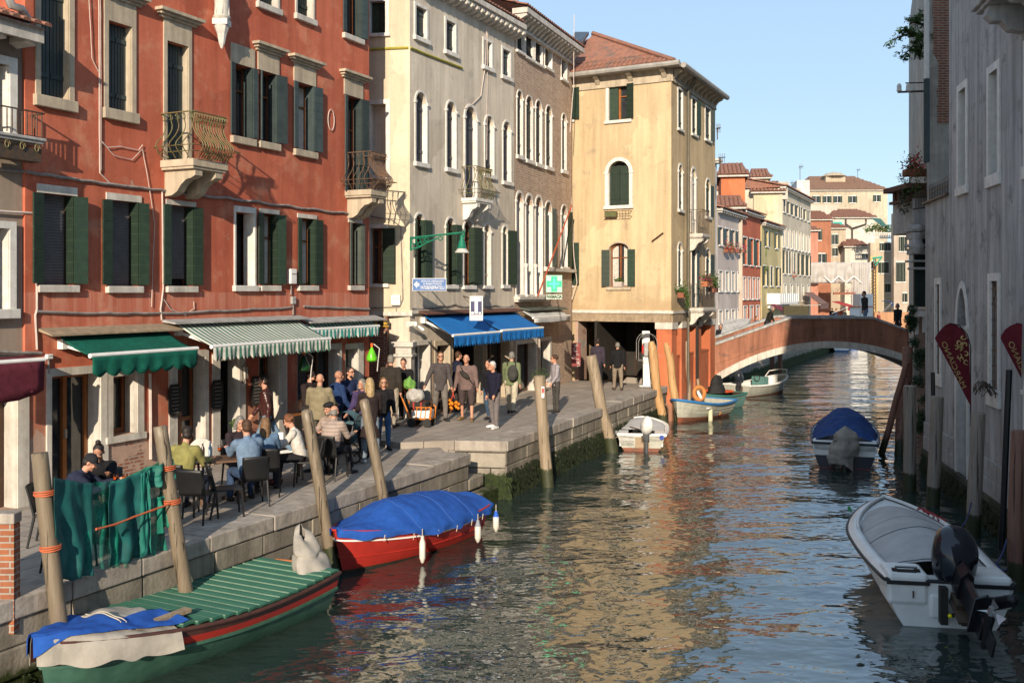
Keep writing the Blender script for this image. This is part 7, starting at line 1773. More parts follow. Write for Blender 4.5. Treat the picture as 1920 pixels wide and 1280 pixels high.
# tobacconist sign
D = 28.6; u = D/FP; c = at(893, 577, D); o = thing('tobacconist_sign', 'white sign with a large letter T on dark blue above the blue awnings', 'sign', c)
m = MB(); m.box(c.x-12.5*u, c.x+12.5*u, D, D+.1, c.z-24*u, c.z+22*u); m.build('panel', M_WHITE, o, bev=.01); m = MB(); m.box(c.x-10.5*u, c.x+10.5*u, D-.004, D+.02, c.z-12.5*u, c.z+20*u); m.build('blue_field', solid((.02,.02,.10), .4), o)
m = MB(); m.box(c.x-9.5*u, c.x+9.5*u, D-.009, D-.003, c.z+12.2*u, c.z+19*u); m.box(c.x-3*u, c.x+3*u, D-.009, D-.003, c.z-11*u, c.z+12.19*u); m.box(c.x-9.5*u, c.x-4.3*u, D-.009, D-.003, c.z-11.5*u, c.z-7.5*u); m.box(c.x+4.6*u, c.x+9*u, D-.009, D-.003, c.z-11.5*u, c.z-8*u); m.build('letter', M_WHITE, o)
m = MB(); m.box(c.x-10*u, c.x+10*u, D-.005, D+.01, c.z-13.6*u, c.z-13*u); m.box(c.x-10*u, c.x+10*u, D-.005, D+.01, c.z-19*u, c.z-18.4*u); m.build('lines', solid((.05,.05,.12)), o); m = MB(); m.tube([c+Vector((-12*u,.05,18*u)), at(868, 555, 28.9)], .015, 4); m.tube([c+Vector((-12*u,.05,8*u)), at(868, 555, 28.9)], .012, 4); m.build('bracket', M_IRON, o)
# yellow arrow sign
t0, t1 = L_t = (L.t(701) if hasattr(L, 't') else 3, 0) if False else (0, 0)
LF = Fac(C.ox-5*.9848, C.oy+5*.1736, 100); a, b = LF.t(700), LF.t(731); z1, z0 = LF.z(601, 731), LF.z(613, 731); o = LF.base(a, z0, 'arrow_sign', 'narrow yellow and black arrow sign on the shaded end wall of the cream house', 'sign')
m = MB(); m.box(a, b, -.05, -.006, z0, z1); m.build('panel', solid((.05,.04,.015)), o, LF.M); m = MB(); m.box(a+.02, b-.02, -.056, -.048, z0+.01, z0+.035); x = b-.12; zc = (z0+z1)/2+.01
m.xz([(x-.05,zc),(x+.0,zc+.05),(x+.0,zc+.02),(x+.06,zc+.02),(x+.06,zc-.02),(x+.0,zc-.02),(x+.0,zc-.05)], -.056, -.048); x = a+.10; m.xz([(x-.05,zc),(x+.0,zc+.05),(x+.0,zc+.02),(x+.04,zc+.02),(x+.04,zc-.02),(x+.0,zc-.02),(x+.0,zc-.05)], -.056, -.048); m.build('arrow', solid((.60,.33,.02)), o, LF.M)
# green street lamp on a bracket
a = LF.w(5.0, .06, 0); D = 27.3; b0 = at(770, 446, D); b1 = at(868, 436, D); o = thing('street_lamp', 'green wrought iron bracket lamp with bell shade on the corner of the cream house', 'street lamp', b0)
m = MB(); m.tube([b0, b1], .028, 6); m.tube([at(770,444,D), at(770,470,D)], .03, 6); m.tube([at(770,468,D), at(785,464,D), at(800,455,D), at(822,446,D)], .022, 6)
for k, (x, y, q) in enumerate(((776,452,5),(784,451,4.5),(792,450,4.5),(778,461,4),(787,458,3.5),(800,449,3.5),(826,447,4))): m.tube([at(x+q*math.cos(t), y+q*math.sin(t), D) for t in [2*PI*j/10*1.1 for j in range(11)]], .013, 4)
m.tube([b1, at(870,430,D), at(870,445,D)], .025, 6); m.build('bracket', solid((.01,.16,.09), .45), o, smooth=True)
c = at(866, 474, D); m = MB(); m.lathe([(.03,.50),(.05,.47),(.06,.36),(.09,.30),(.12,.16),(.14,.13),(.10,.10)], c, 14); m.build('shade', solid((.01,.17,.10), .4), o, smooth=True); m = MB(); m.lathe([(.11,.13),(.19,.03),(.20,0),(.16,-.01)], c, 14); m.build('glass', solid((.50,.50,.46), .2), o, smooth=True)
# security lights on the brown sign box
o = thing('spotlight', 'white spotlight cluster beside the brown sign box', 'spotlight', at(778, 610, 27.2)); m = MB()
for dy in (-4, 0, 4): m.tube([at(762, 609+dy, 27.3), at(776, 606+dy*.6, 27.2)], .018, 6)
m.ell(at(779, 608, 27.2), (.06,.06,.08)); m.cone(at(785,612,27.1), at(793,618,27), .03, .045); m.build('lamps', M_WHITE, o, smooth=True)
# black plastic chair
M_CH = solid((.012,.012,.013), .45); M_WTAB = pm('table_wood', (.16,.09,.055), (.11,.065,.04), 5, .5)
def mkchair():
    r = thing('cafe_chair', 'black plastic cafe chair', 'chair'); 
    m = MB(); m.box(-.21, .21, -.22, .21, .43, .46); m.build('seat', M_CH, r, bev=.012)
    m = MB(); m.sheet(lambda u, v: (lerp(-.215,.215,u), .21+.10*v**1.2+.03*(1-(2*u-1)**2), .46+.40*v+.012*(1-(2*u-1)**2)*v), 10, 8, .02); m.build('backrest', M_CH, r, smooth='all')
    for sx in (-1, 1):
        for sy, top in ((-1, .43), (1, .86)):
            m = MB(); 
            if sy < 0: m.tube([(sx*.21,-.23,0), (sx*.19,-.20,.44)], [.016,.02], 6)
            else: m.tube([(sx*.22,.30,0), (sx*.205,.21,.44), (sx*.215,.31,.86)], [.016,.022,.014], 6)
            m.build('leg', M_CH, r)
    return r
ch0 = mkchair(); CHN = [0]
def chair(x, y, rz, label, z=ZN):
    c = ch0 if CHN[0] == 0 else copy_tree(ch0); CHN[0] += 1; c.location = (x, y, z); c.rotation_euler = (0,0,rz); return tag(c, label, 'chair', 'black cafe chairs')
def table(x, y, rz, label, w=.7, d=.7, h=.74, z=ZN, mt=None):
    r = thing('cafe_table', label, 'table', (x,y,z), rz, 'cafe tables'); M = WM(r); m = MB(); m.box(-w/2, w/2, -d/2, d/2, h-.03, h); 
    m.build('tabletop', mt or M_WTAB, r, M, bev=.008)
    for s in (-1, 1):
        m = MB(); m.bar((s*w*.36,-d*.36,0), (s*w*.36,d*.36,h-.03), .04, .025); m.bar((s*w*.33,d*.36,0), (s*w*.33,-d*.36,h-.03), .04, .025); m.build('leg', mt or M_WTAB, r, M)
    return r
M_CGL = M_CLEAR; M_SPRITZ = solid((.55,.10,.015), .15)
GL = [None]
def glass_(p, label, drink=True, h=.2):
    if GL[0] is None:
        r = thing('wine_glass', label, 'glass'); m = MB(); m.lathe([(.032,0),(.006,.006),(.005,.08),(.02,.095),(.038,.12),(.04,.16),(.034,.20)], (0,0,0), 10); m.build('bowl', M_CGL, r, smooth=True)
        m = MB(); m.lathe([(.01,.097),(.034,.12),(.037,.155)], (0,0,0), 10); m.build('drink', M_SPRITZ, r, smooth=True); GL[0] = r
    else: r = copy_tree(GL[0])
    r.location = p; return tag(r, label, 'glass', 'glasses of orange spritz on the cafe tables')
# ------------------------------------------------------------------ people
BAKE = []
def blob(name, mb, mt, par, vox, wr=0, it=3, M=None):
    o = mb.build(name, mt, par, M, nofix=True)
    r = o.modifiers.new('r', 'REMESH'); r.mode = 'VOXEL'; r.voxel_size = vox; r.use_smooth_shade = True
    if it: s = o.modifiers.new('s', 'SMOOTH'); s.iterations = it; s.factor = .5
    BAKE.append((o, wr)); return o
def bake():
    dg = bpy.context.evaluated_depsgraph_get(); new = []
    for o, wr in BAKE:
        me = bpy.data.meshes.new_from_object(o.evaluated_get(dg)); new.append((o, wr, me))
    for o, wr, me in new:
        mats = list(o.data.materials); o.modifiers.clear(); o.data = me
        if not me.materials:
            for m_ in mats: me.materials.append(m_)
        if wr:
            sx = hash(o.name) % 50; n = len(me.vertices); no = [v.normal.copy() for v in me.vertices]
            for v, q in zip(me.vertices, no):
                c = v.co; d = nz(c.x*7+sx, c.y*7, c.z*5)+.7*nz(c.x*16, c.y*16+sx, c.z*11)+.5*nz(c.x*5, c.y*5, c.z*24+sx)
                v.co = c+q*d*wr
        me.polygons.foreach_set('use_smooth', [True]*len(me.polygons)); me.update()
SKIN = pm('skin', (.52,.27,.18), (.46,.22,.14), 8, .55, bmp=.05, spec=.35); SKIND = pm('skin_tan', (.38,.19,.12), (.34,.16,.10), 8, .55, bmp=.05)
M_EYE = solid((.02,.015,.012), .3); M_SUNG = solid((.008,.008,.009), .15)
HAIRC = dict(dark=(.020,.012,.009), brown=(.085,.040,.020), grey=(.22,.20,.18), white=(.60,.58,.55), blonde=(.42,.29,.14), red=(.20,.075,.030), light=(.20,.11,.05))
HM = {k: pm('hair_'+k, c, tuple(x*.5 for x in c), 30, .6, bmp=.6, bs=60, bd=.01) for k, c in HAIRC.items()}
def person(label, x, y, z, face=0, h=1.75, top=(.05,.05,.05), leg=(.03,.03,.035), shoe=(.02,.02,.02), hair='short', hc='dark', legs=((8,3,6),(-8,3,6)), arms=((10,8,15),(-10,8,15)),
           lean=3, head=(0,0), build=1.0, hem=.12, legt='trousers', sit=False, seat=.46, vox=.014, sleeve=True, skin=None, sung=False, coat=0, turn=0, group=None, wr=.008, fold=None):
    k = h/1.75; rt = thing('person', label, 'person', (x, y, z), math.radians(face), group); M = WM(rt); sk = skin or SKIN; V = Vector
    hz = seat+.10 if sit else .93*k
    pel = V((0, 0, hz)); la = math.radians(lean); sp = V((0, -math.sin(la), math.cos(la)))
    ch = pel+sp*.30*k; nb = pel+sp*.50*k; nk = nb+sp*.07*k+V((0,-.01,0)); ht, hp = math.radians(head[0]), math.radians(head[1])
    hc_ = nk+V((-.05*math.sin(0), -.03-.06*math.sin(hp), .135*k*math.cos(hp)))
    RH = Matrix.Translation(hc_) @ Matrix.Rotation(ht, 4, 'Z') @ Matrix.Rotation(hp, 4, 'X') @ Matrix.Scale(k*1.07, 4)
    def d(f, a, s): f, a = math.radians(f), math.radians(a); return V((s*math.sin(a), -math.sin(f)*math.cos(a), -math.cos(f)*math.cos(a)))
    J = {}
    lo = 9
    for s, (f, a, kn), (af, aa, el) in ((1, legs[0], arms[0]), (-1, legs[1], arms[1])):
        hip = pel+V((s*.095*k*build, 0, -.03)); kne = hip+d(f, a, s)*.43*k; ank = kne+d(f-kn, a*.4, s)*.42*k
        fd = V((s*.25, -1, 0)).normalized(); toe = ank+fd*.17*k+V((0,0,-.045))
        sh = nb+V((s*(.185*k*(.6+.4*build)), .0, -.035*k)); elb = sh+d(af, aa, s)*.29*k; da = d(af+el, aa-(12 if el > 40 else 4), s); wri = elb+da*.25*k; J[s] = (hip, kne, ank, toe, sh, elb, wri, da)
        lo = min(lo, ank.z)
    if not sit:
        dz = .075-lo; 
        for s in J: J[s] = tuple(p+V((0,0,dz)) for p in J[s][:7])+(J[s][7],)
        pel, ch, nb, nk, hc_ = (p+V((0,0,dz)) for p in (pel, ch, nb, nk, hc_)); RH = Matrix.Translation((0,0,dz)) @ RH
    # body: one continuous surface
    b = MB(); b.M = M
    b.tube([pel-sp*.06, pel+sp*.08, ch, nb-sp*.06, nb+sp*.0], [.09*k*build,.095*k*build,.10*k*build,.085*k,.05*k], 14, sq=1.4)
    b.cone(nb-sp*.05, nk+sp*.05, .062*k, .055*k)
    for s in J:
        hip, kne, ank, toe, sh, elb, wri, da = J[s]
        b.cone(hip, kne, .078*k*build, .052*k); b.cone(kne, ank, .053*k, .036*k); b.cone(ank-V((0,0,.02)), toe, .036*k, .026*k)
        b.cone(nb-sp*.03, sh, .055*k, .05*k); b.cone(sh, elb, .048*k, .038*k); b.cone(elb, wri, .038*k, .027*k)
        pal = wri+da*.05*k; si = da.cross(V((0,0,1)) if abs(da.z) < .9 else V((0,1,0))).normalized(); si = V((0,-1,0))*.0+(V((0,1,0)).cross(da) if abs(da.z) > .5 else V((0,0,1))).normalized()
        fo = da.cross(si).normalized(); b.tube([wri, wri+da*.04*k, wri+da*.085*k], [.022*k,.026*k,.024*k], 8, sq=1.5 if False else 1.0); b.obox(pal, (.05*k,.05*k,.07*k), (da.to_track_quat('Z','Y')).to_matrix())
        for q in range(4):
            c0 = wri+da*.085*k+fo*(q-1.5)*.020*k; l = (.055,.07,.074,.06)[q]*k; b.cone(c0, c0+da*l*.6-si*s*.006, .0095*k, .009*k, 6); b.cone(c0+da*l*.6-si*s*.006, c0+da*l-si*s*.022, .009*k, .008*k, 6)
        t0 = wri+da*.03*k-fo*.026*k; b.cone(t0, t0+da*.05*k-fo*.022*k, .012*k, .010*k, 6)
    hm = b.M; b.M = M @ RH
    b.ell((0,.012,.03), (.074,.092,.090)); b.ell((0,-.018,-.035), (.056,.068,.075)); b.cone((0,-.086,.015), (0,-.105,-.012), .010, .014, 6); b.ell((0,-.08,-.075), (.024,.016,.016)); b.ell((0,-.083,-.046), (.022,.010,.008))
    for s in (-1, 1): b.ell((s*.076,.01,-.005), (.010,.018,.030)); b.ell((s*.03,-.078,-.01), (.024,.016,.02))
    blob('body', b, sk, rt, min(vox, .011) if vox < .02 else vox*.8, 0, 1)
    e = MB(); e.M = M @ RH
    if sung:
        for s in (-1, 1): e.ell((s*.032,-.093,.018), (.027,.010,.018), 8, 6)
        e.box(-.012,.012,-.099,-.092,.016,.022)
        for s in (-1, 1): e.bar((s*.058,-.088,.022), (s*.078,.01,.018), .006)
        e.build('sunglasses', M_SUNG, rt, smooth=True)
    elif vox < .02:
        for s in (-1, 1): e.ell((s*.030,-.089,.017), (.012,.007,.006), 8, 6); e.ell((s*.031,-.090,.036), (.019,.006,.004), 8, 4)
        e.build('eyes', M_EYE, rt, smooth=True)
    # garments
    if top:
        g = MB(); g.M = M; B = build; tt = .026
        hemz = pel-sp*(hem*k)
        rr = [.125*k*B, .128*k*B, .132*k*B, .138*k*B, .128*k*(.5+.5*B), .085*k]
        pts = [hemz, pel+sp*.02, pel+sp*.14*k, ch+sp*.06, nb-sp*.06*k, nb+sp*.015]
        if coat: pts = [pel-sp*(coat*k)]+pts; rr = [.165*k*B]+rr
        if sit and hem > .1: pts = pts[1:]; rr = rr[1:]
        g.tube(pts, rr, 18, sq=1.36)
        for s in J:
            hip, kne, ank, toe, sh, elb, wri, da = J[s]; g.cone(nb-sp*.05, sh, .085*k, .078*k); g.cone(sh, elb, .076*k*(.4+.6*B), .062*k)
            if sleeve: g.cone(elb, wri-da*.01, .062*k, .047*k)
        g.cone(nb-sp*.03, nb+sp*.045, .085*k, .066*k)
        blob('jacket', g, cloth(top) if isinstance(top, tuple) else top, rt, vox, wr)
    g = MB(); g.M = M
    if legt == 'skirt': g.tube([pel+V((0,0,.05)), pel-V((0,0,.15)), pel-V((0,0,.42))], [.11*k,.14*k,.17*k], 16, sq=1.3)
    else:
        g.tube([pel+sp*.07, pel-sp*.02, pel-V((0,0,.08))], [.105*k*build,.118*k*build,.10*k*build], 14, sq=1.4)
        for s in J:
            hip, kne, ank, toe = J[s][:4]; g.cone(hip, lerp(hip, kne, 1.0 if legt != 'shorts' else .93), .100*k*build, .078*k*(.5+.5*build))
            if legt != 'shorts': g.cone(kne, ank+V((0,0,.03)), .078*k, .058*k)
            else: g.cone(kne+V((0,0,.03)), kne+V((0,0,-.02)), .088*k, .084*k)
    blob('trousers' if legt != 'shorts' else 'shorts', g, cloth(leg), rt, vox, wr*.8)
    for s in J:
        ank, toe = J[s][2], J[s][3]; g = MB(); g.M = M; dd = (toe-ank); dd.z = 0; dd.normalize(); b0 = ank-V((0,0,.035)); g.cone(b0-dd*.045, b0+dd*.06, .045*k, .044*k); g.cone(b0+dd*.06, toe+dd*.03+V((0,0,-.0)), .044*k, .033*k); g.obox((b0+toe)/2+dd*.0-V((0,0,.022)), (.08,.27*k,.022), Matrix.Rotation(math.atan2(dd.x, -dd.y), 3, 'Z'))
        blob('shoe', g, solid(shoe), rt, max(.011, vox*.8), 0, 2)
    # hair and hats
    g = MB(); g.M = M @ RH; hmat = HM.get(hc, HM['dark']); n = 'hair'
    if hair != 'bald': g.ell((0,.024,.045), (.083,.092,.092))
    if hair in ('short', 'bun', 'cap'): g.ell((0,.045,-.005), (.076,.066,.07))
    if hair == 'ring': g = MB(); g.M = M @ RH; g.ell((0,.050,-.022), (.079,.056,.055)); g.ell((0,.045,.02), (.078,.062,.04))
    if hair == 'long': g.cone((0,.05,.0), (0,.085,-.20), .088, .085); g.cone((.06,.03,.0), (.085,.02,-.22), .035, .03); g.cone((-.06,.03,.0), (-.085,.02,-.22), .035, .03); g.cone((0,.085,-.2), (0,.10,-.33), .08, .05)
    if hair == 'bob': g.ell((0,.045,-.02), (.098,.085,.085)); g.cone((.065,.0,.02), (.078,.0,-.08), .035, .032); g.cone((-.065,.0,.02), (-.078,.0,-.08), .035, .032)
    if hair == 'curly':
        rnd = random.Random(int(x*100))
        for _ in range(34): a, t = rnd.uniform(0, 6.28), rnd.uniform(-.3, 1.5); g.ell((math.cos(a)*.088*math.cos(t), .03+math.sin(a)*.085*math.cos(t) if math.sin(a)*math.cos(t) > -.75 else -.02, .03+.092*math.sin(t)), .03, 6, 5)
    if hair == 'bun': g.ell((0,.03,.155), (.045,.045,.04))
    if g.v and hair != 'bald': blob(n, g, hmat, rt, .011 if vox < .018 else vox*.8, .007, 1)
    if hair == 'cap':
        g = MB(); g.M = M @ RH; g.ell((0,.015,.062), (.092,.104,.078)); g.obox((0,-.11,.045), (.13,.10,.014), Matrix.Rotation(-.2, 3, 'X')); blob('cap', g, cloth((.025,.025,.03)), rt, .011, 0, 1)
    if hair == 'beret':
        g = MB(); g.M = M @ RH; g.ell((0,.01,.085), (.105,.115,.045)); blob('beret', g, cloth((.02,.02,.022)), rt, .011, 0, 1)
    if hair == 'beret' or hair == 'beard': g = MB(); g.M = M @ RH; g.ell((0,-.045,-.07), (.05,.048,.042)); blob('beard', g, HM['grey' if hair == 'beret' else 'dark'], rt, .011, .004, 1)
    PJ[label] = (M, J, RH); return rt
PJ = {}
def item(name, label, cat, fn, loc):
    r = thing(name, label, cat, loc); fn(r); return r
SIT = dict(sit=True, legs=((86,8,86),(84,8,80)), hem=.05); S_ = lambda **k: {**SIT, **k}
# seated at the corner tables
person('person in a dark cap and navy jacket bent over a phone behind the green net', -6.45, 14.4, ZN, 100, 1.66, (.02,.025,.05), hair='cap', **S_(arms=((55,10,50),(50,10,60)), lean=28, head=(0,35)))
person('woman with a high dark bun in black looking down at the table behind the net', -6.30, 15.25, ZN, 15, 1.68, (.012,.012,.014), hair='bun', skin=SKIND, **S_(arms=((45,6,75),(45,6,75)), lean=16, head=(0,28)))
person('man in an olive sweater seated with his back to the canal', -5.42, 16.35, ZN, 168, 1.78, (.24,.22,.075), (.02,.025,.045), hair='short', hc='dark', build=1.1, **S_(arms=((35,8,60),(35,8,60)), lean=12, head=(25,10)))
person('man in a light blue blazer and jeans seated in profile at the wooden table', -4.50, 17.1, ZN, 215, 1.82, (.15,.22,.32), (.04,.07,.14), (.03,.02,.015), hair='short', hc='brown', build=1.08, **S_(arms=((48,4,55),(30,8,60)), lean=14, head=(0,8)))
person('long haired woman in a denim jacket seated with her back turned beside the blazer man', -4.45, 17.95, ZN, 190, 1.68, (.10,.17,.27), (.03,.03,.05), hair='long', hc='light', **S_(arms=((35,8,60),(35,8,60)), lean=8))
person('grey haired person in dark clothes across the wooden table', -5.05, 18.35, ZN, 30, 1.68, (.03,.02,.025), hair='bob', hc='grey', **S_(arms=((40,8,70),(40,8,70)), lean=10, head=(0,12)))
person('woman with curly red brown hair in a white jacket reading at the small table', -3.98, 18.75, ZN, -85, 1.66, (.62,.58,.52), (.015,.015,.018), (.09,.02,.015), hair='curly', hc='red', **S_(arms=((42,6,62),(38,6,62)), lean=16, head=(0,28)))
person('balding man in a beige striped jumper seated with his back to us', -3.58, 19.55, ZN, 160, 1.76, stripes('jumper_stripes', (.36,.28,.24), (.27,.21,.18), .07, 2), (.02,.02,.025), hair='ring', hc='grey', build=1.12, **S_(arms=((35,8,60),(35,8,60)), lean=14, head=(0,10)))
person('bearded man in a black beret and tan coat facing the table', -3.62, 20.45, ZN, -35, 1.76, (.34,.25,.20), (.02,.02,.025), hair='beret', build=1.08, **S_(arms=((40,8,60),(40,8,60)), lean=14, head=(0,16)))
# standing and walking on the near stretch
person('man in a shiny brown leather jacket striding left in front of the cafe door', -5.30, 21.6, ZN, -80, 1.86, pm('leather', (.055,.018,.016), (.04,.012,.011), 9, .28, bmp=.5, bd=.015, bs=22), (.17,.25,.34), (.5,.5,.5), hair='short', hc='dark', legs=((24,3,10),(-26,3,14)), arms=((-16,10,20),(20,8,20)), lean=5)
person('bald man in an olive khaki jacket standing with his back to us', -4.24, 21.9, ZN, 175, 1.80, (.24,.20,.125), (.10,.09,.07), hair='bald', build=1.25, arms=((18,14,60),(18,14,60)), hem=.14)
person('dark haired man laughing half hidden behind the khaki jacket', -4.72, 23.1, ZN, 60, 1.80, (.03,.02,.02), hair='short', hc='dark', arms=((20,8,60),(10,8,20)))
person('bald man in a navy quilted jacket seen from behind, talking at the shop window', -4.02, 22.8, ZN, 130, 1.80, (.02,.045,.13), (.02,.025,.05), hair='bald', build=1.05, arms=((30,10,70),(10,10,30)), skin=SKIND)
person('bearded man with sunglasses in a dark navy jacket holding a drink', -3.86, 23.5, ZN, 50, 1.84, (.015,.025,.07), (.015,.02,.04), hair='beard', hc='dark', sung=True, arms=((30,10,75),(35,10,70)))
person('older woman in a purple quilted coat over an orange jumper', -3.32, 22.2, ZN, -20, 1.66, (.06,.04,.11), (.02,.02,.03), (.05,.05,.05), hair='bob', hc='grey', arms=((40,6,50),(15,8,40)), coat=.35)
person('woman with long blonde hair in a long black coat seen from behind', -3.02, 21.2, ZN, 200, 1.76, (.028,.018,.018), (.16,.20,.24), (.6,.6,.6), hair='long', hc='blonde', arms=((20,8,50),(12,8,30)), coat=.42, legs=((4,3,6),(-6,3,6)))
person('woman with sunglasses in a black jacket and blue jeans walking towards us', -2.98, 23.1, ZN, 10, 1.62, (.012,.012,.014), (.05,.12,.26), (.015,.015,.015), hair='bob', hc='light', sung=True, legs=((12,2,6),(-10,2,14)), arms=((5,10,30),(-10,10,20)))
# on the raised stretch
person('broad man in a dark brown hooded jacket seen from behind beside the stone corner pillar', -3.15, 25.8, ZF, 172, 1.82, (.035,.028,.022), (.30,.26,.20), hair='short', hc='grey', build=1.18, hem=.16)
person('man in black pushing the orange hand truck', -2.86, 26.5, ZF, -5, 1.72, (.012,.012,.013), (.012,.012,.014), hair='short', hc='brown', arms=((25,8,40),(28,8,40)), lean=10, head=(0,18), legs=((14,4,10),(-14,4,14)))
person('man with sunglasses in a dark grey jacket carrying a bag of oranges', -1.95, 27.1, ZF, 10, 1.84, (.075,.065,.065), (.17,.15,.135), (.02,.02,.02), hair='short', hc='brown', sung=True, arms=((0,12,12),(12,26,10)), legs=((10,3,6),(-12,3,16)), hem=.16)
person('stout man in a brown jacket and dark shorts with a black bag across his chest', -1.23, 27.1, ZF, -12, 1.76, (.17,.115,.105), (.07,.05,.05), (.22,.13,.05), hair='ring', hc='light', build=1.28, legt='shorts', arms=((4,14,14),(-4,14,12)), legs=((8,4,4),(-6,4,8)))
person('dark haired woman in black walking just behind the white haired man', -.62, 27.0, ZF, -25, 1.62, (.013,.013,.015), (.05,.09,.15), hair='bob', hc='dark', legs=((10,2,6),(-10,2,10)))
person('white haired man in a navy jacket and grey trousers with white shoes', -.46, 25.5, ZF, -45, 1.67, (.012,.012,.028), (.16,.14,.14), (.72,.72,.70), hair='short', hc='white', legs=((5,2,6),(-4,2,6)), arms=((8,6,25),(-4,6,12)), build=1.08, hem=.16)
person('man in a green shirt and pale trousers with a grey backpack walking away', -.02, 28.6, ZF, 165, 1.75, (.16,.19,.10), (.48,.43,.33), (.03,.03,.03), hair='short', hc='grey', legs=((16,2,8),(-14,2,20)), build=1.1)
person('woman in a silver quilted jacket and loose striped trousers standing alone', 1.28, 28.95, ZF, -70, 1.62, stripes('quilted_silver', (.33,.30,.32), (.22,.20,.22), .06, 2), (.06,.055,.05), hair='curly', hc='brown', sung=True, legs=((0,1,0),(0,1,0)), arms=((8,4,30),(5,4,30)), hem=.14)
person('man in a dark purple jacket walking into the portico', 3.12, 36.3, ZF, 172, 1.78, (.045,.035,.05), (.015,.015,.02), hair='short', hc='dark', vox=.02, legs=((8,2,6),(-8,2,10)))
person('grey haired man in a black pullover and khaki trousers walking towards the portico', 3.78, 35.6, ZF, 178, 1.66, (.012,.012,.014), (.24,.19,.14), (.07,.05,.04), hair='short', hc='grey', vox=.02, build=1.1, legs=((8,2,6),(-8,2,10)))
person('dark haired customer in a navy puffer jacket inside the shop door', -1.62, 29.1, ZF, 120, 1.72, (.015,.02,.045), hair='short', hc='brown', vox=.02)
# on and beyond the bridge
zb_ = lambda xp: topz(bx(xp))-.62
person('man in a dark jacket crossing the crown of the bridge', bx(1622, 47.9), 47.9, bz(594)-.62, -80, 1.80, (.03,.026,.022), (.16,.22,.32), hair='short', hc='dark', vox=.022, legs=((12,2,6),(-12,2,8)), hem=.16)
person('hooded woman in black at the right end of the bridge', bx(1684, 47.9), 47.9, zb_(1684), -60, 1.62, (.010,.010,.012), hair='bob', hc='dark', vox=.022, coat=.3)
person('grey haired person in a long dark coat climbing the left side of the bridge', bx(1440, 47.9), 47.9, zb_(1440)-.15, 70, 1.62, (.018,.016,.012), hair='bob', hc='grey', vox=.022, coat=.35, lean=18, build=1.15)
person('woman in a bright red top beyond the left end of the bridge', at(1431,600,64).x, 64, 1.5, -30, 1.7, (.5,.02,.03), hair='short', hc='dark', vox=.03)
person('man in dark blue beyond the left end of the bridge', at(1418,600,66).x, 66, 1.5, 20, 1.76, (.04,.04,.09), hair='short', hc='dark', vox=.03)
person('dark haired woman in sunglasses at the foot of the bridge, left one of two', at(1351,600,52).x, 52, 1.5, 0, 1.66, (.015,.015,.018), hair='long', hc='brown', vox=.025, sung=True)
person('dark haired woman at the foot of the bridge, right one of two', at(1371,600,54).x, 54, 1.5, -40, 1.66, (.015,.015,.018), hair='long', hc='dark', vox=.025)
for i, (xp, dd, cc, lb) in enumerate(((1560, 104, (.02,.02,.025), 'tall figure in black at the left of the crowd under the red awning'), (1567, 100, (.03,.05,.12), 'figure in dark blue among the crowd under the red awning'), (1576, 102, (.4,.1,.05), 'figure in orange red among the crowd under the red awning'), (1584, 98, (.03,.03,.03), 'figure in black at the right of the crowd under the red awning'), (1648, 84, (.25,.05,.05), 'small figure in red at the quay beyond the bridge'))):
    person(lb, at(xp,600,dd).x, dd, 1.5, i*70, 1.74, cc, vox=.045, group='people under the red awning' if i < 4 else None)
# ---- things people hold and use
def bagcross(p0, lab):
    pass
M_, J_, _r = PJ['man with sunglasses in a dark grey jacket carrying a bag of oranges']; w_ = M_ @ J_[-1][6]; w_ = M_ @ J_[1][6] if (M_ @ J_[1][6]).x > w_.x else w_
r = thing('orange_bag', 'net bag of bright oranges hanging from the hand of the man with sunglasses', 'bag', w_); m = MB(); rnd = random.Random(2); c = w_+Vector((.05,-.02,-.48))
for k in range(16): m.ell(c+Vector((rnd.gauss(0,.06), rnd.gauss(0,.05), rnd.uniform(-.12,.10))), .042, 8, 6)
m.build('oranges', solid((.75,.22,.01), .5), r, smooth=True); m = MB(); m.tube([w_+Vector((0,0,-.06)), c+Vector((0,0,.3)), c+Vector((-.05,0,.12))], .012, 5); m.tube([w_+Vector((0,0,-.06)), c+Vector((.05,0,.12))], .012, 5); m.build('handle', solid((.5,.06,.04)), r); m = MB(); m.ell(c+Vector((.07,.03,.16)), (.06,.05,.14)); m.build('pouch', M_DARK, r, smooth=True)
M_, J_, _r = PJ['stout man in a brown jacket and dark shorts with a black bag across his chest']; M0 = M_
r = thing('sling_bag', 'black sling bag worn across the brown jacket', 'bag', M0 @ Vector((.0,-.2,1.25))); m = MB(); m.M = M0; m.tube([(-.17,-.05,1.48), (-.06,-.19,1.36), (.10,-.225,1.16), (.2,-.12,1.0)], .018, 6); m.tube([(.17,.05,1.46), (.0,.2,1.3), (-.2,.05,1.05)], .014, 5); m.build('strap', M_DARK, r)
m = MB(); m.ell(M0 @ Vector((-.0,-.225,1.25)), (.17,.06,.075), R=(M0.to_3x3() @ Matrix.Rotation(.65, 3, 'Y'))); m.build('pouch', M_DARK, r, smooth=True)
M0, J_, _r = PJ['man in a green shirt and pale trousers with a grey backpack walking away']; r = thing('backpack', 'dark grey backpack on the back of the man in the green shirt', 'backpack', M0 @ Vector((-.05,.22,1.2))); m = MB(); m.M = M0; m.ell((-.10,.22,1.18), (.16,.11,.24)); m.ell((-.10,.30,1.08), (.12,.06,.12)); blob('pack', m, cloth((.05,.05,.045)), r, .016, .006)
m = MB(); m.M = M0
for s in (-1, 1): m.tube([(s*.12-.04,.14,1.40), (s*.12,.02,1.50), (s*.14,-.14,1.38), (s*.14,-.13,1.1), (s*.1-.06,.14,1.02)], .016, 5)
m.build('strap', M_DARK, r)
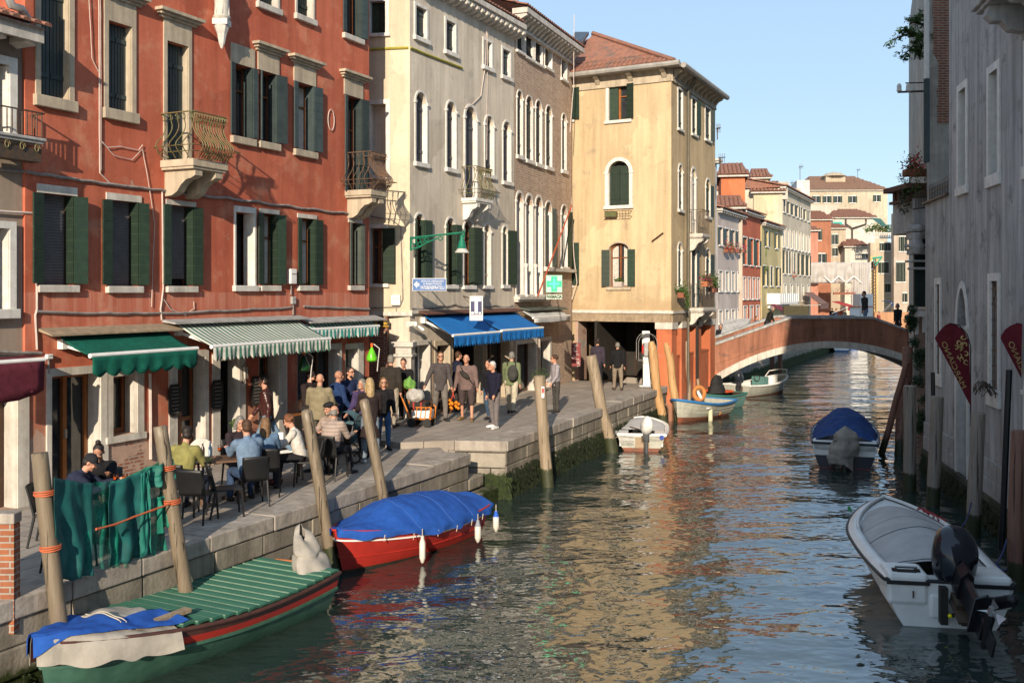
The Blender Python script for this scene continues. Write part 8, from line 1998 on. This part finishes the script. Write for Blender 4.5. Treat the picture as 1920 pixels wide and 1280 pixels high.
# hand truck
hp0 = Vector((-2.55, 26.0, ZF)); r = thing('hand_truck', 'orange metal hand truck loaded with boxes and sacks', 'hand truck', hp0, math.radians(-12)); M0 = WM(r); OR = solid((.62,.20,.03), .4)
m = MB(); m.M = M0
for s in (-.2, .2): m.tube([(-.42,s,1.15),(-.36,s,.95),(-.05,s,.22),(.0,s,.2),(.50,s,.2),(.52,s,.5),(.46,s,.52)], .02, 6)
for k in range(4): m.tube([(.1+k*.12,-.2,.2),(.14+k*.12,-.2,.50)], .014, 5)
m.tube([(-.42,-.2,1.15),(-.42,.2,1.15)], .02, 6); m.tube([(.1,-.2,.5),(.5,-.2,.5)], .016, 5); m.box(-.05,.5,-.2,.2,.19,.215); m.build('frame', OR, r)
for s in (-.25, .25):
    for xx in (.0, .42): m = MB(); m.M = M0; m.tube([(xx,s-.035,.11),(xx,s+.035,.11)], .11, 16); m.build('wheel', solid((.02,.02,.02), .7), r, smooth=True)
bxs = thing('box', 'white foam box lowest on the hand truck', 'box', M0 @ Vector((.25,0,.22))); m = MB(); m.M = M0; m.box(.0,.48,-.19,.19,.22,.42); m.build('carton', M_WHITE, bxs, bev=.02)
bxs = thing('crate', 'black crate with red straps on the hand truck', 'crate', M0 @ Vector((.15,0,.43))); m = MB(); m.M = M0; m.box(-.08,.36,-.19,.19,.425,.62); m.build('case', M_DARK, bxs, bev=.02); m = MB(); m.M = M0; m.box(.02,.06,-.2,.2,.42,.63); m.box(.22,.26,-.2,.2,.42,.63); m.build('strap', solid((.4,.03,.02)), bxs)
bxs = thing('sack', 'bulging white sack on the hand truck', 'sack', M0 @ Vector((.02,0,.65))); m = MB(); m.M = M0; m.ell((.03,0,.78), (.26,.20,.19)); m.cone((.0,0,.85),(-.06,0,.98),.13,.08); blob('sack_body', m, cloth((.42,.40,.37), .3), bxs, .02, .02)
bxs = thing('sack', 'light green net sack on top of the load', 'sack', M0 @ Vector((-.12,0,1.05))); m = MB(); m.M = M0; m.ell((-.14,0,1.08), (.20,.17,.15)); m.cone((-.14,0,1.2),(-.12,0,1.27),.05,.03); blob('sack_body', m, cloth((.17,.36,.08), .5), bxs, .02, .02)
# stroller
r = thing('stroller', 'teal blue pushchair with rounded hood beside the woman in purple', 'pushchair', (-3.55, 21.35, ZN), math.radians(-15)); M0 = WM(r); TL = cloth((.05,.12,.15))
m = MB(); m.M = M0; m.grid(lambda u, v: (.02+.30*math.cos(PI*u)*1.0, -.22+.44*v, .78+.30*math.sin(PI*u)), 16, 4); m.ell((0,0,.74), (.32,.22,.14)); m.build('hood', cloth((.10,.18,.21)), r, smooth='all')
m = MB(); m.M = M0; m.ell((-.05,0,.55), (.30,.20,.20)); m.build('seat', TL, r, smooth=True)
m = MB(); m.M = M0
for s in (-.2,.2): m.tube([(.38,s,1.02),(.1,s,.6),(-.35,s,.15)], .014, 5); m.tube([(-.2,s,.62),(.3,s,.15)], .014, 5)
m.tube([(.38,-.2,1.02),(.38,.2,1.02)], .018, 6); m.build('frame', M_DARK, r)
for xx in (-.35,.3):
    for s in (-.23,.23): m = MB(); m.M = M0; m.tube([(xx+.12*math.cos(a), s, .14+.12*math.sin(a)) for a in [2*PI*k/14 for k in range(15)]], .02, 6); m.build('wheel', M_DARK, r, smooth=True)
# chairs, tables and what stands on them
chair(-4.95, 15.75, math.radians(170), 'black cafe chair nearest the green net, empty, back to the canal'); chair(-4.62, 16.15, math.radians(115), 'black cafe chair half hidden behind the nearest empty one')
chair(-5.42, 16.25, math.radians(168), 'black cafe chair under the man in the olive sweater'); chair(-4.42, 16.98, math.radians(205), 'black cafe chair under the man in the blue blazer')
chair(-4.38, 17.85, math.radians(190), 'black cafe chair under the woman in the denim jacket'); chair(-3.85, 18.75, math.radians(-85), 'black cafe chair under the woman in the white jacket')
chair(-3.50, 19.42, math.radians(160), 'black cafe chair under the man in the striped jumper'); chair(-5.1, 18.5, math.radians(30), 'black cafe chair under the grey haired person')
chair(-3.66, 20.6, math.radians(-35), 'black cafe chair under the man in the beret'); chair(-6.6, 14.35, math.radians(100), 'black cafe chair under the person in the cap'); chair(-6.3, 15.4, math.radians(15), 'black cafe chair under the woman with the bun')
chair(-5.75, 13.0, math.radians(80), 'black cafe chair at the far left, mostly hidden by the post')
table(-5.05, 17.3, math.radians(25), 'dark wooden table with glasses between the olive sweater and the blazer', 1.0, .7); table(-4.35, 19.35, math.radians(20), 'folding table with a newspaper in front of the white jacket', .7, .6); table(-5.85, 14.75, math.radians(10), 'small table with drinks behind the green net', .6, .6)
T1 = ZN+.74
glass_((-5.12, 17.45, T1), 'orange spritz glass on the wooden table, left one of the pair'); glass_((-4.88, 17.3, T1), 'orange spritz glass on the wooden table, right one beside the blazer')
glass_((-5.85, 14.7, T1), 'orange spritz glass on the small table behind the net, left one'); glass_((-5.72, 14.72, T1), 'orange spritz glass on the small table behind the net, right one')
def bottle(p, c, lab, h=.24):
    r = thing('bottle', lab, 'bottle', p); m = MB(); m.lathe([(.035,0),(.037,.02),(.037,h*.6),(.015,h*.8),(.014,h)], p, 10); m.build('body', solid(c, .2), r, smooth=True); m = MB(); m.lathe([(.016,h),(.016,h+.02)], p, 8); m.build('cap', M_BTW, r)
bottle((-5.32, 17.55, T1), (.35,.42,.5), 'water bottle with blue label on the wooden table'); bottle((-5.42, 17.45, T1), (.05,.03,.02), 'dark bottle beside the water bottle')
r = thing('newspaper', 'open newspaper on the folding table', 'newspaper', (-4.3, 19.2, T1)); m = MB(); m.obox((-4.3,19.2,T1+.006), (.45,.32,.008), Matrix.Rotation(.4,3,'Z')); m.build('pages', pm('newsprint', (.55,.55,.56), (.3,.3,.32), 30, .9), r)
r = thing('napkin_holder', 'white napkin box on the folding table', 'napkin holder', (-4.5, 19.45, T1)); m = MB(); m.box(-4.56,-4.46,19.42,19.48,T1,T1+.15); m.build('box', M_WHITE, r, bev=.008)
r = thing('menu_chair_cushion', 'cream rounded seat back behind the bottles', 'chair', (-5.6, 17.9, ZN)); m = MB(); m.sheet(lambda u, v: (-5.8+.4*u, 17.95, ZN+.6+.4*v*(1-.3*(2*u-1)**2)), 8, 6, .03); m.build('backrest', M_CURT, r); m = MB(); m.box(-5.8,-5.4,17.6,17.95,ZN+.42,ZN+.46); m.tube([(-5.6,17.8,ZN),(-5.6,17.8,ZN+.42)], .03, 6); m.build('seat', M_CURT, r)
# potted plants, boards, shop bits
def pot(p, lab, s=1, c=(.45,.45,.43)):
    r = thing('potted_plant', lab, 'plant', p); m = MB(); m.lathe([(.07*s,0),(.10*s,.16*s),(.105*s,.18*s)], p, 10); m.build('pot', solid(c), r, smooth=True); m = MB(); leafball(m, Vector(p)+Vector((0,0,.30*s)), (.16*s,.16*s,.13*s), 160, random.Random(3), .02, .045); m.build('leaves', M_LEAF, r, nofix=True)
pot(R.w(R.t(421), .35, ZN+.55), 'white flowering plant on a stand beside the dark doorway'); pot((-4.95, 20.2, ZN), 'small plant in a grey pot on the ground by the cafe', 1.3); pot(R.w(R.t(424), .35, ZN), 'plant stand pot under the flowering plant', 1.2, (.1,.1,.1)); 
pot(C.w(C.t(995), .35, ZF), 'round clipped bush in a tall dark planter outside the shop', 2.2, (.05,.03,.03))
def board(F, x, y0, y1, w, lab, p=.06, mt=None, name='menu_board'):
    t = F.t(x); z0, z1 = F.z(y1, x), F.z(y0, x); r = F.base(t, z0, name, lab, 'board'); m = MB(); m.xz([(t-w/2,z0+.1),(t-w/2+.06,z0),(t+w/2-.06,z0),(t+w/2,z0+.1),(t+w/2,z1-.1),(t+w/2-.06,z1),(t-w/2+.06,z1),(t-w/2,z1-.1)], -p-.02, -p+.01); m.build('panel', mt or M_DARK, r, F.M)
    m = MB(); n = int((z1-z0)/.07)
    for k in range(1, n): ww = w*(.22+.14*random.random()); m.box(t-ww, t+ww, -p-.024, -p-.019, z0+(z1-z0)*k/n, z0+(z1-z0)*k/n+.012)
    m.build('chalk_lines', solid((.25,.25,.24)), r, F.M)
board(R, 323, 720, 780, .34, 'black chalk menu board left of the brown glass door'); board(R, 403, 712, 768, .34, 'black chalk menu board on the pillar beside the dark doorway'); board(R, 477, 705, 760, .34, 'black chalk menu board on the pillar behind the leather jacket man')
board(R, 684, 706, 745, .30, 'oval framed menu board at the right end of the red house', mt=M_BTD)
r = R.base(R.t(536), ZN, 'chalkboard', 'framed chalkboard standing on the pavement by the shop window', 'board'); t = R.t(536); m = MB(); m.box(t-.28, t+.28, -.42, -.39, ZN+.02, ZN+.85); m.box(t-.25, t+.25, -.44, -.42, ZN+.08, ZN+.8, 1); m.build('panel', [M_WOODO, M_DARK], r, R.M)
def funnel(p, lab, c=(.13,.55,.02)):
    r = thing('water_bag', lab, 'hanging decoration', p); m = MB(); m.lathe([(.08,-.14),(.13,-.10),(.14,-.03),(.08,.12),(.03,.22),(.02,.24)], p, 12); m.build('cone', solid(c, .35), r, smooth=True); m = MB(); m.lathe([(.03,.24),(.035,.32),(.03,.34)], p, 8); m.build('cap', solid((.8,.12,.02)), r); m = MB(); p = Vector(p); m.tube([p+Vector((.05,0,.32)), p+Vector((.2,0,.2)), p+Vector((.16,0,-.15)), p+Vector((.14,0,-.38))], .012, 5); m.build('tube', M_STONEW, r)
funnel(at(697, 668, 25.6), 'bright green plastic spray decoration with orange cap hanging by the brick wall'); funnel(at(570, 685, 22.6), 'green plastic decoration in the shop window, its colour darkened to stand for shade', (.006,.05,.012))  # second one: window shade put into its darker green
r = thing('poster', 'tall drinks poster with dark bottles in the narrow shop window', 'poster', R.w(R.t(659), -.2, ZN+.8)); t0, t1 = R.t(650), R.t(667); z0, z1 = R.z(745,650), R.z(660,650); m = MB(); m.box(t0, t1, .30, .33, z0, z1); m.build('sheet', solid((.50,.48,.36)), r, R.M); m = MB()
for k in range(3): zz = lerp(z0, z1, .35+.22*k); m.box(lerp(t0,t1,.6), lerp(t0,t1,.8), .29, .30, zz, zz+.22)
m.M = R.M; text_into(m, 'DRINKS', .2, Matrix(((0,-1,0,lerp(t0,t1,.25)),(0,0,-1,.295),(1,0,0,lerp(z0,z1,.5)),(0,0,0,1))), width=1.0, height=.14); m.M = None
m.build('print', solid((.06,.02,.02)), r, None if False else R.M) if False else None
mm = MB()
for k in range(3): zz = lerp(z0, z1, .35+.22*k); mm.box(lerp(t0,t1,.6), lerp(t0,t1,.8), .29, .30, zz, zz+.22)
text_into(mm, 'DRINKS', .2, Matrix(((0,-1,0,lerp(t0,t1,.25)),(0,0,-1,.295),(1,0,0,lerp(z0,z1,.5)),(0,0,0,1))), width=1.0, height=.14); mm.build('print', solid((.06,.02,.02)), r, R.M)
# bench, graffiti box, pillar stones
c = at(803, 800, 27.4); r = thing('bench', 'low wooden bench against the shop front behind the hand truck', 'bench', (c.x, 27.6, ZF)); m = MB(); m.obox((-2.1,28.3,ZF+.42), (1.2,.35,.05), Matrix.Rotation(math.radians(64),3,'Z')); m.build('seat', M_WOODD, r)
for q in (-.5,.5): m = MB(); m.obox((-2.1+.44*q,28.3+.9*q,ZF+.2), (.06,.32,.40), Matrix.Rotation(math.radians(64),3,'Z')); m.build('leg', M_WOODD, r)
D = 37.6; a, b = at(1072, 687, D), at(1089, 643, D); r = thing('graffiti_box', 'red metal cabinet covered in white graffiti beside the portico', 'box', (a.x, D, a.z)); m = MB(); m.box(a.x, b.x, D, D+.3, a.z, b.z); m.build('case', solid((.20,.03,.03), .6), r, bev=.02)
m = MB(); rnd = random.Random(6)
for k in range(12):
    p = Vector((lerp(a.x,b.x,rnd.uniform(.15,.85)), D-.006, lerp(a.z,b.z,(k+.6)/12.5))); m.tube([p+Vector((rnd.uniform(-.11,.11), 0, rnd.uniform(-.04,.04))) for j in range(5)], .010, 4)
m.build('scribble', solid((.65,.60,.56)), r)
sg = thing('sticker', 'small red and white prohibition sticker on the thick weathered post', 'sign', at(1018, 735, 24.6)); m = MB(); c = at(1018, 735, 24.62); m.box(c.x-.035, c.x+.035, 24.60, 24.62, c.z-.14, c.z+.14); m.build('plate', M_BTW, sg); m = MB(); m.box(c.x-.025, c.x+.025, 24.592, 24.6, c.z-.02, c.z+.10); m.build('mark', solid((.5,.03,.03)), sg)
bake()
# ------------------------------------------------------------------ unseen house blocks added behind the camera to shade the right bank
shade_house = thing('house', 'plain unseen house block added behind the camera to shade the right bank', 'house', (8, -12, 0))
m = MB(); m.box(2.2, 16, -26, -3, -1, 14.5); m.build('wall', M_GREYR, shade_house)
m = MB(); m.box(6.2, 16, -25, -4, 14.5, 20); m.build('wall', M_GREYR, shade_house)  # upper block added to carry the shade higher
m = MB(); m.add([(2,-26.2,14.5),(16.2,-26.2,14.5),(16.2,-2.8,14.5),(2,-2.8,14.5),(10,-22,17),(10,-7,17)], [(0,1,4),(1,2,5,4),(2,3,5),(3,0,4,5)]); m.build('roof', M_TILE, shade_house)
# ------------------------------------------------------------------ camera and light
cam = bpy.data.cameras.new('Camera'); co = bpy.data.objects.new('Camera', cam); COL.objects.link(co)
co.location = (0, 0, CZ); co.rotation_euler = (PI/2, 0, 0); cam.sensor_width = 36; cam.lens = FP/1920*36; cam.shift_y = -(640-HZ)/1920; cam.clip_end = 2000; cam.clip_start = .1
SC.camera = co
AZ = math.radians(7.4); EL = math.radians(20)
Ld = Vector((math.sin(AZ)*math.cos(EL), math.cos(AZ)*math.cos(EL), -math.sin(EL)))
sl = bpy.data.lights.new('Sun', 'SUN'); sl.energy = SUN_E; sl.angle = math.radians(.5); sl.color = (1, .85, .66)
so = bpy.data.objects.new('Sun', sl); COL.objects.link(so); so.rotation_euler = Ld.to_track_quat('-Z', 'Y').to_euler()
w = bpy.data.worlds.new('World'); SC.world = w; w.use_nodes = True; nt = w.node_tree
sk = nt.nodes.new('ShaderNodeTexSky'); sk.sky_type = 'NISHITA'; sk.sun_disc = False; sk.sun_elevation = EL; sk.sun_rotation = PI+AZ; sk.air_density = 1.15; sk.dust_density = .15; sk.ozone_density = 2.5; sk.altitude = 0
bg = nt.nodes['Background']; bg.inputs[1].default_value = SKY_E; nt.links.new(mixc(nt, .72, sk.outputs[0], (2.5, 3.45, 4.6)), bg.inputs[0])
SC.view_settings.view_transform = 'Standard'; SC.view_settings.look = 'None'; SC.view_settings.gamma = 1; SC.view_settings.exposure = EXPO
SC.render.engine = 'CYCLES'
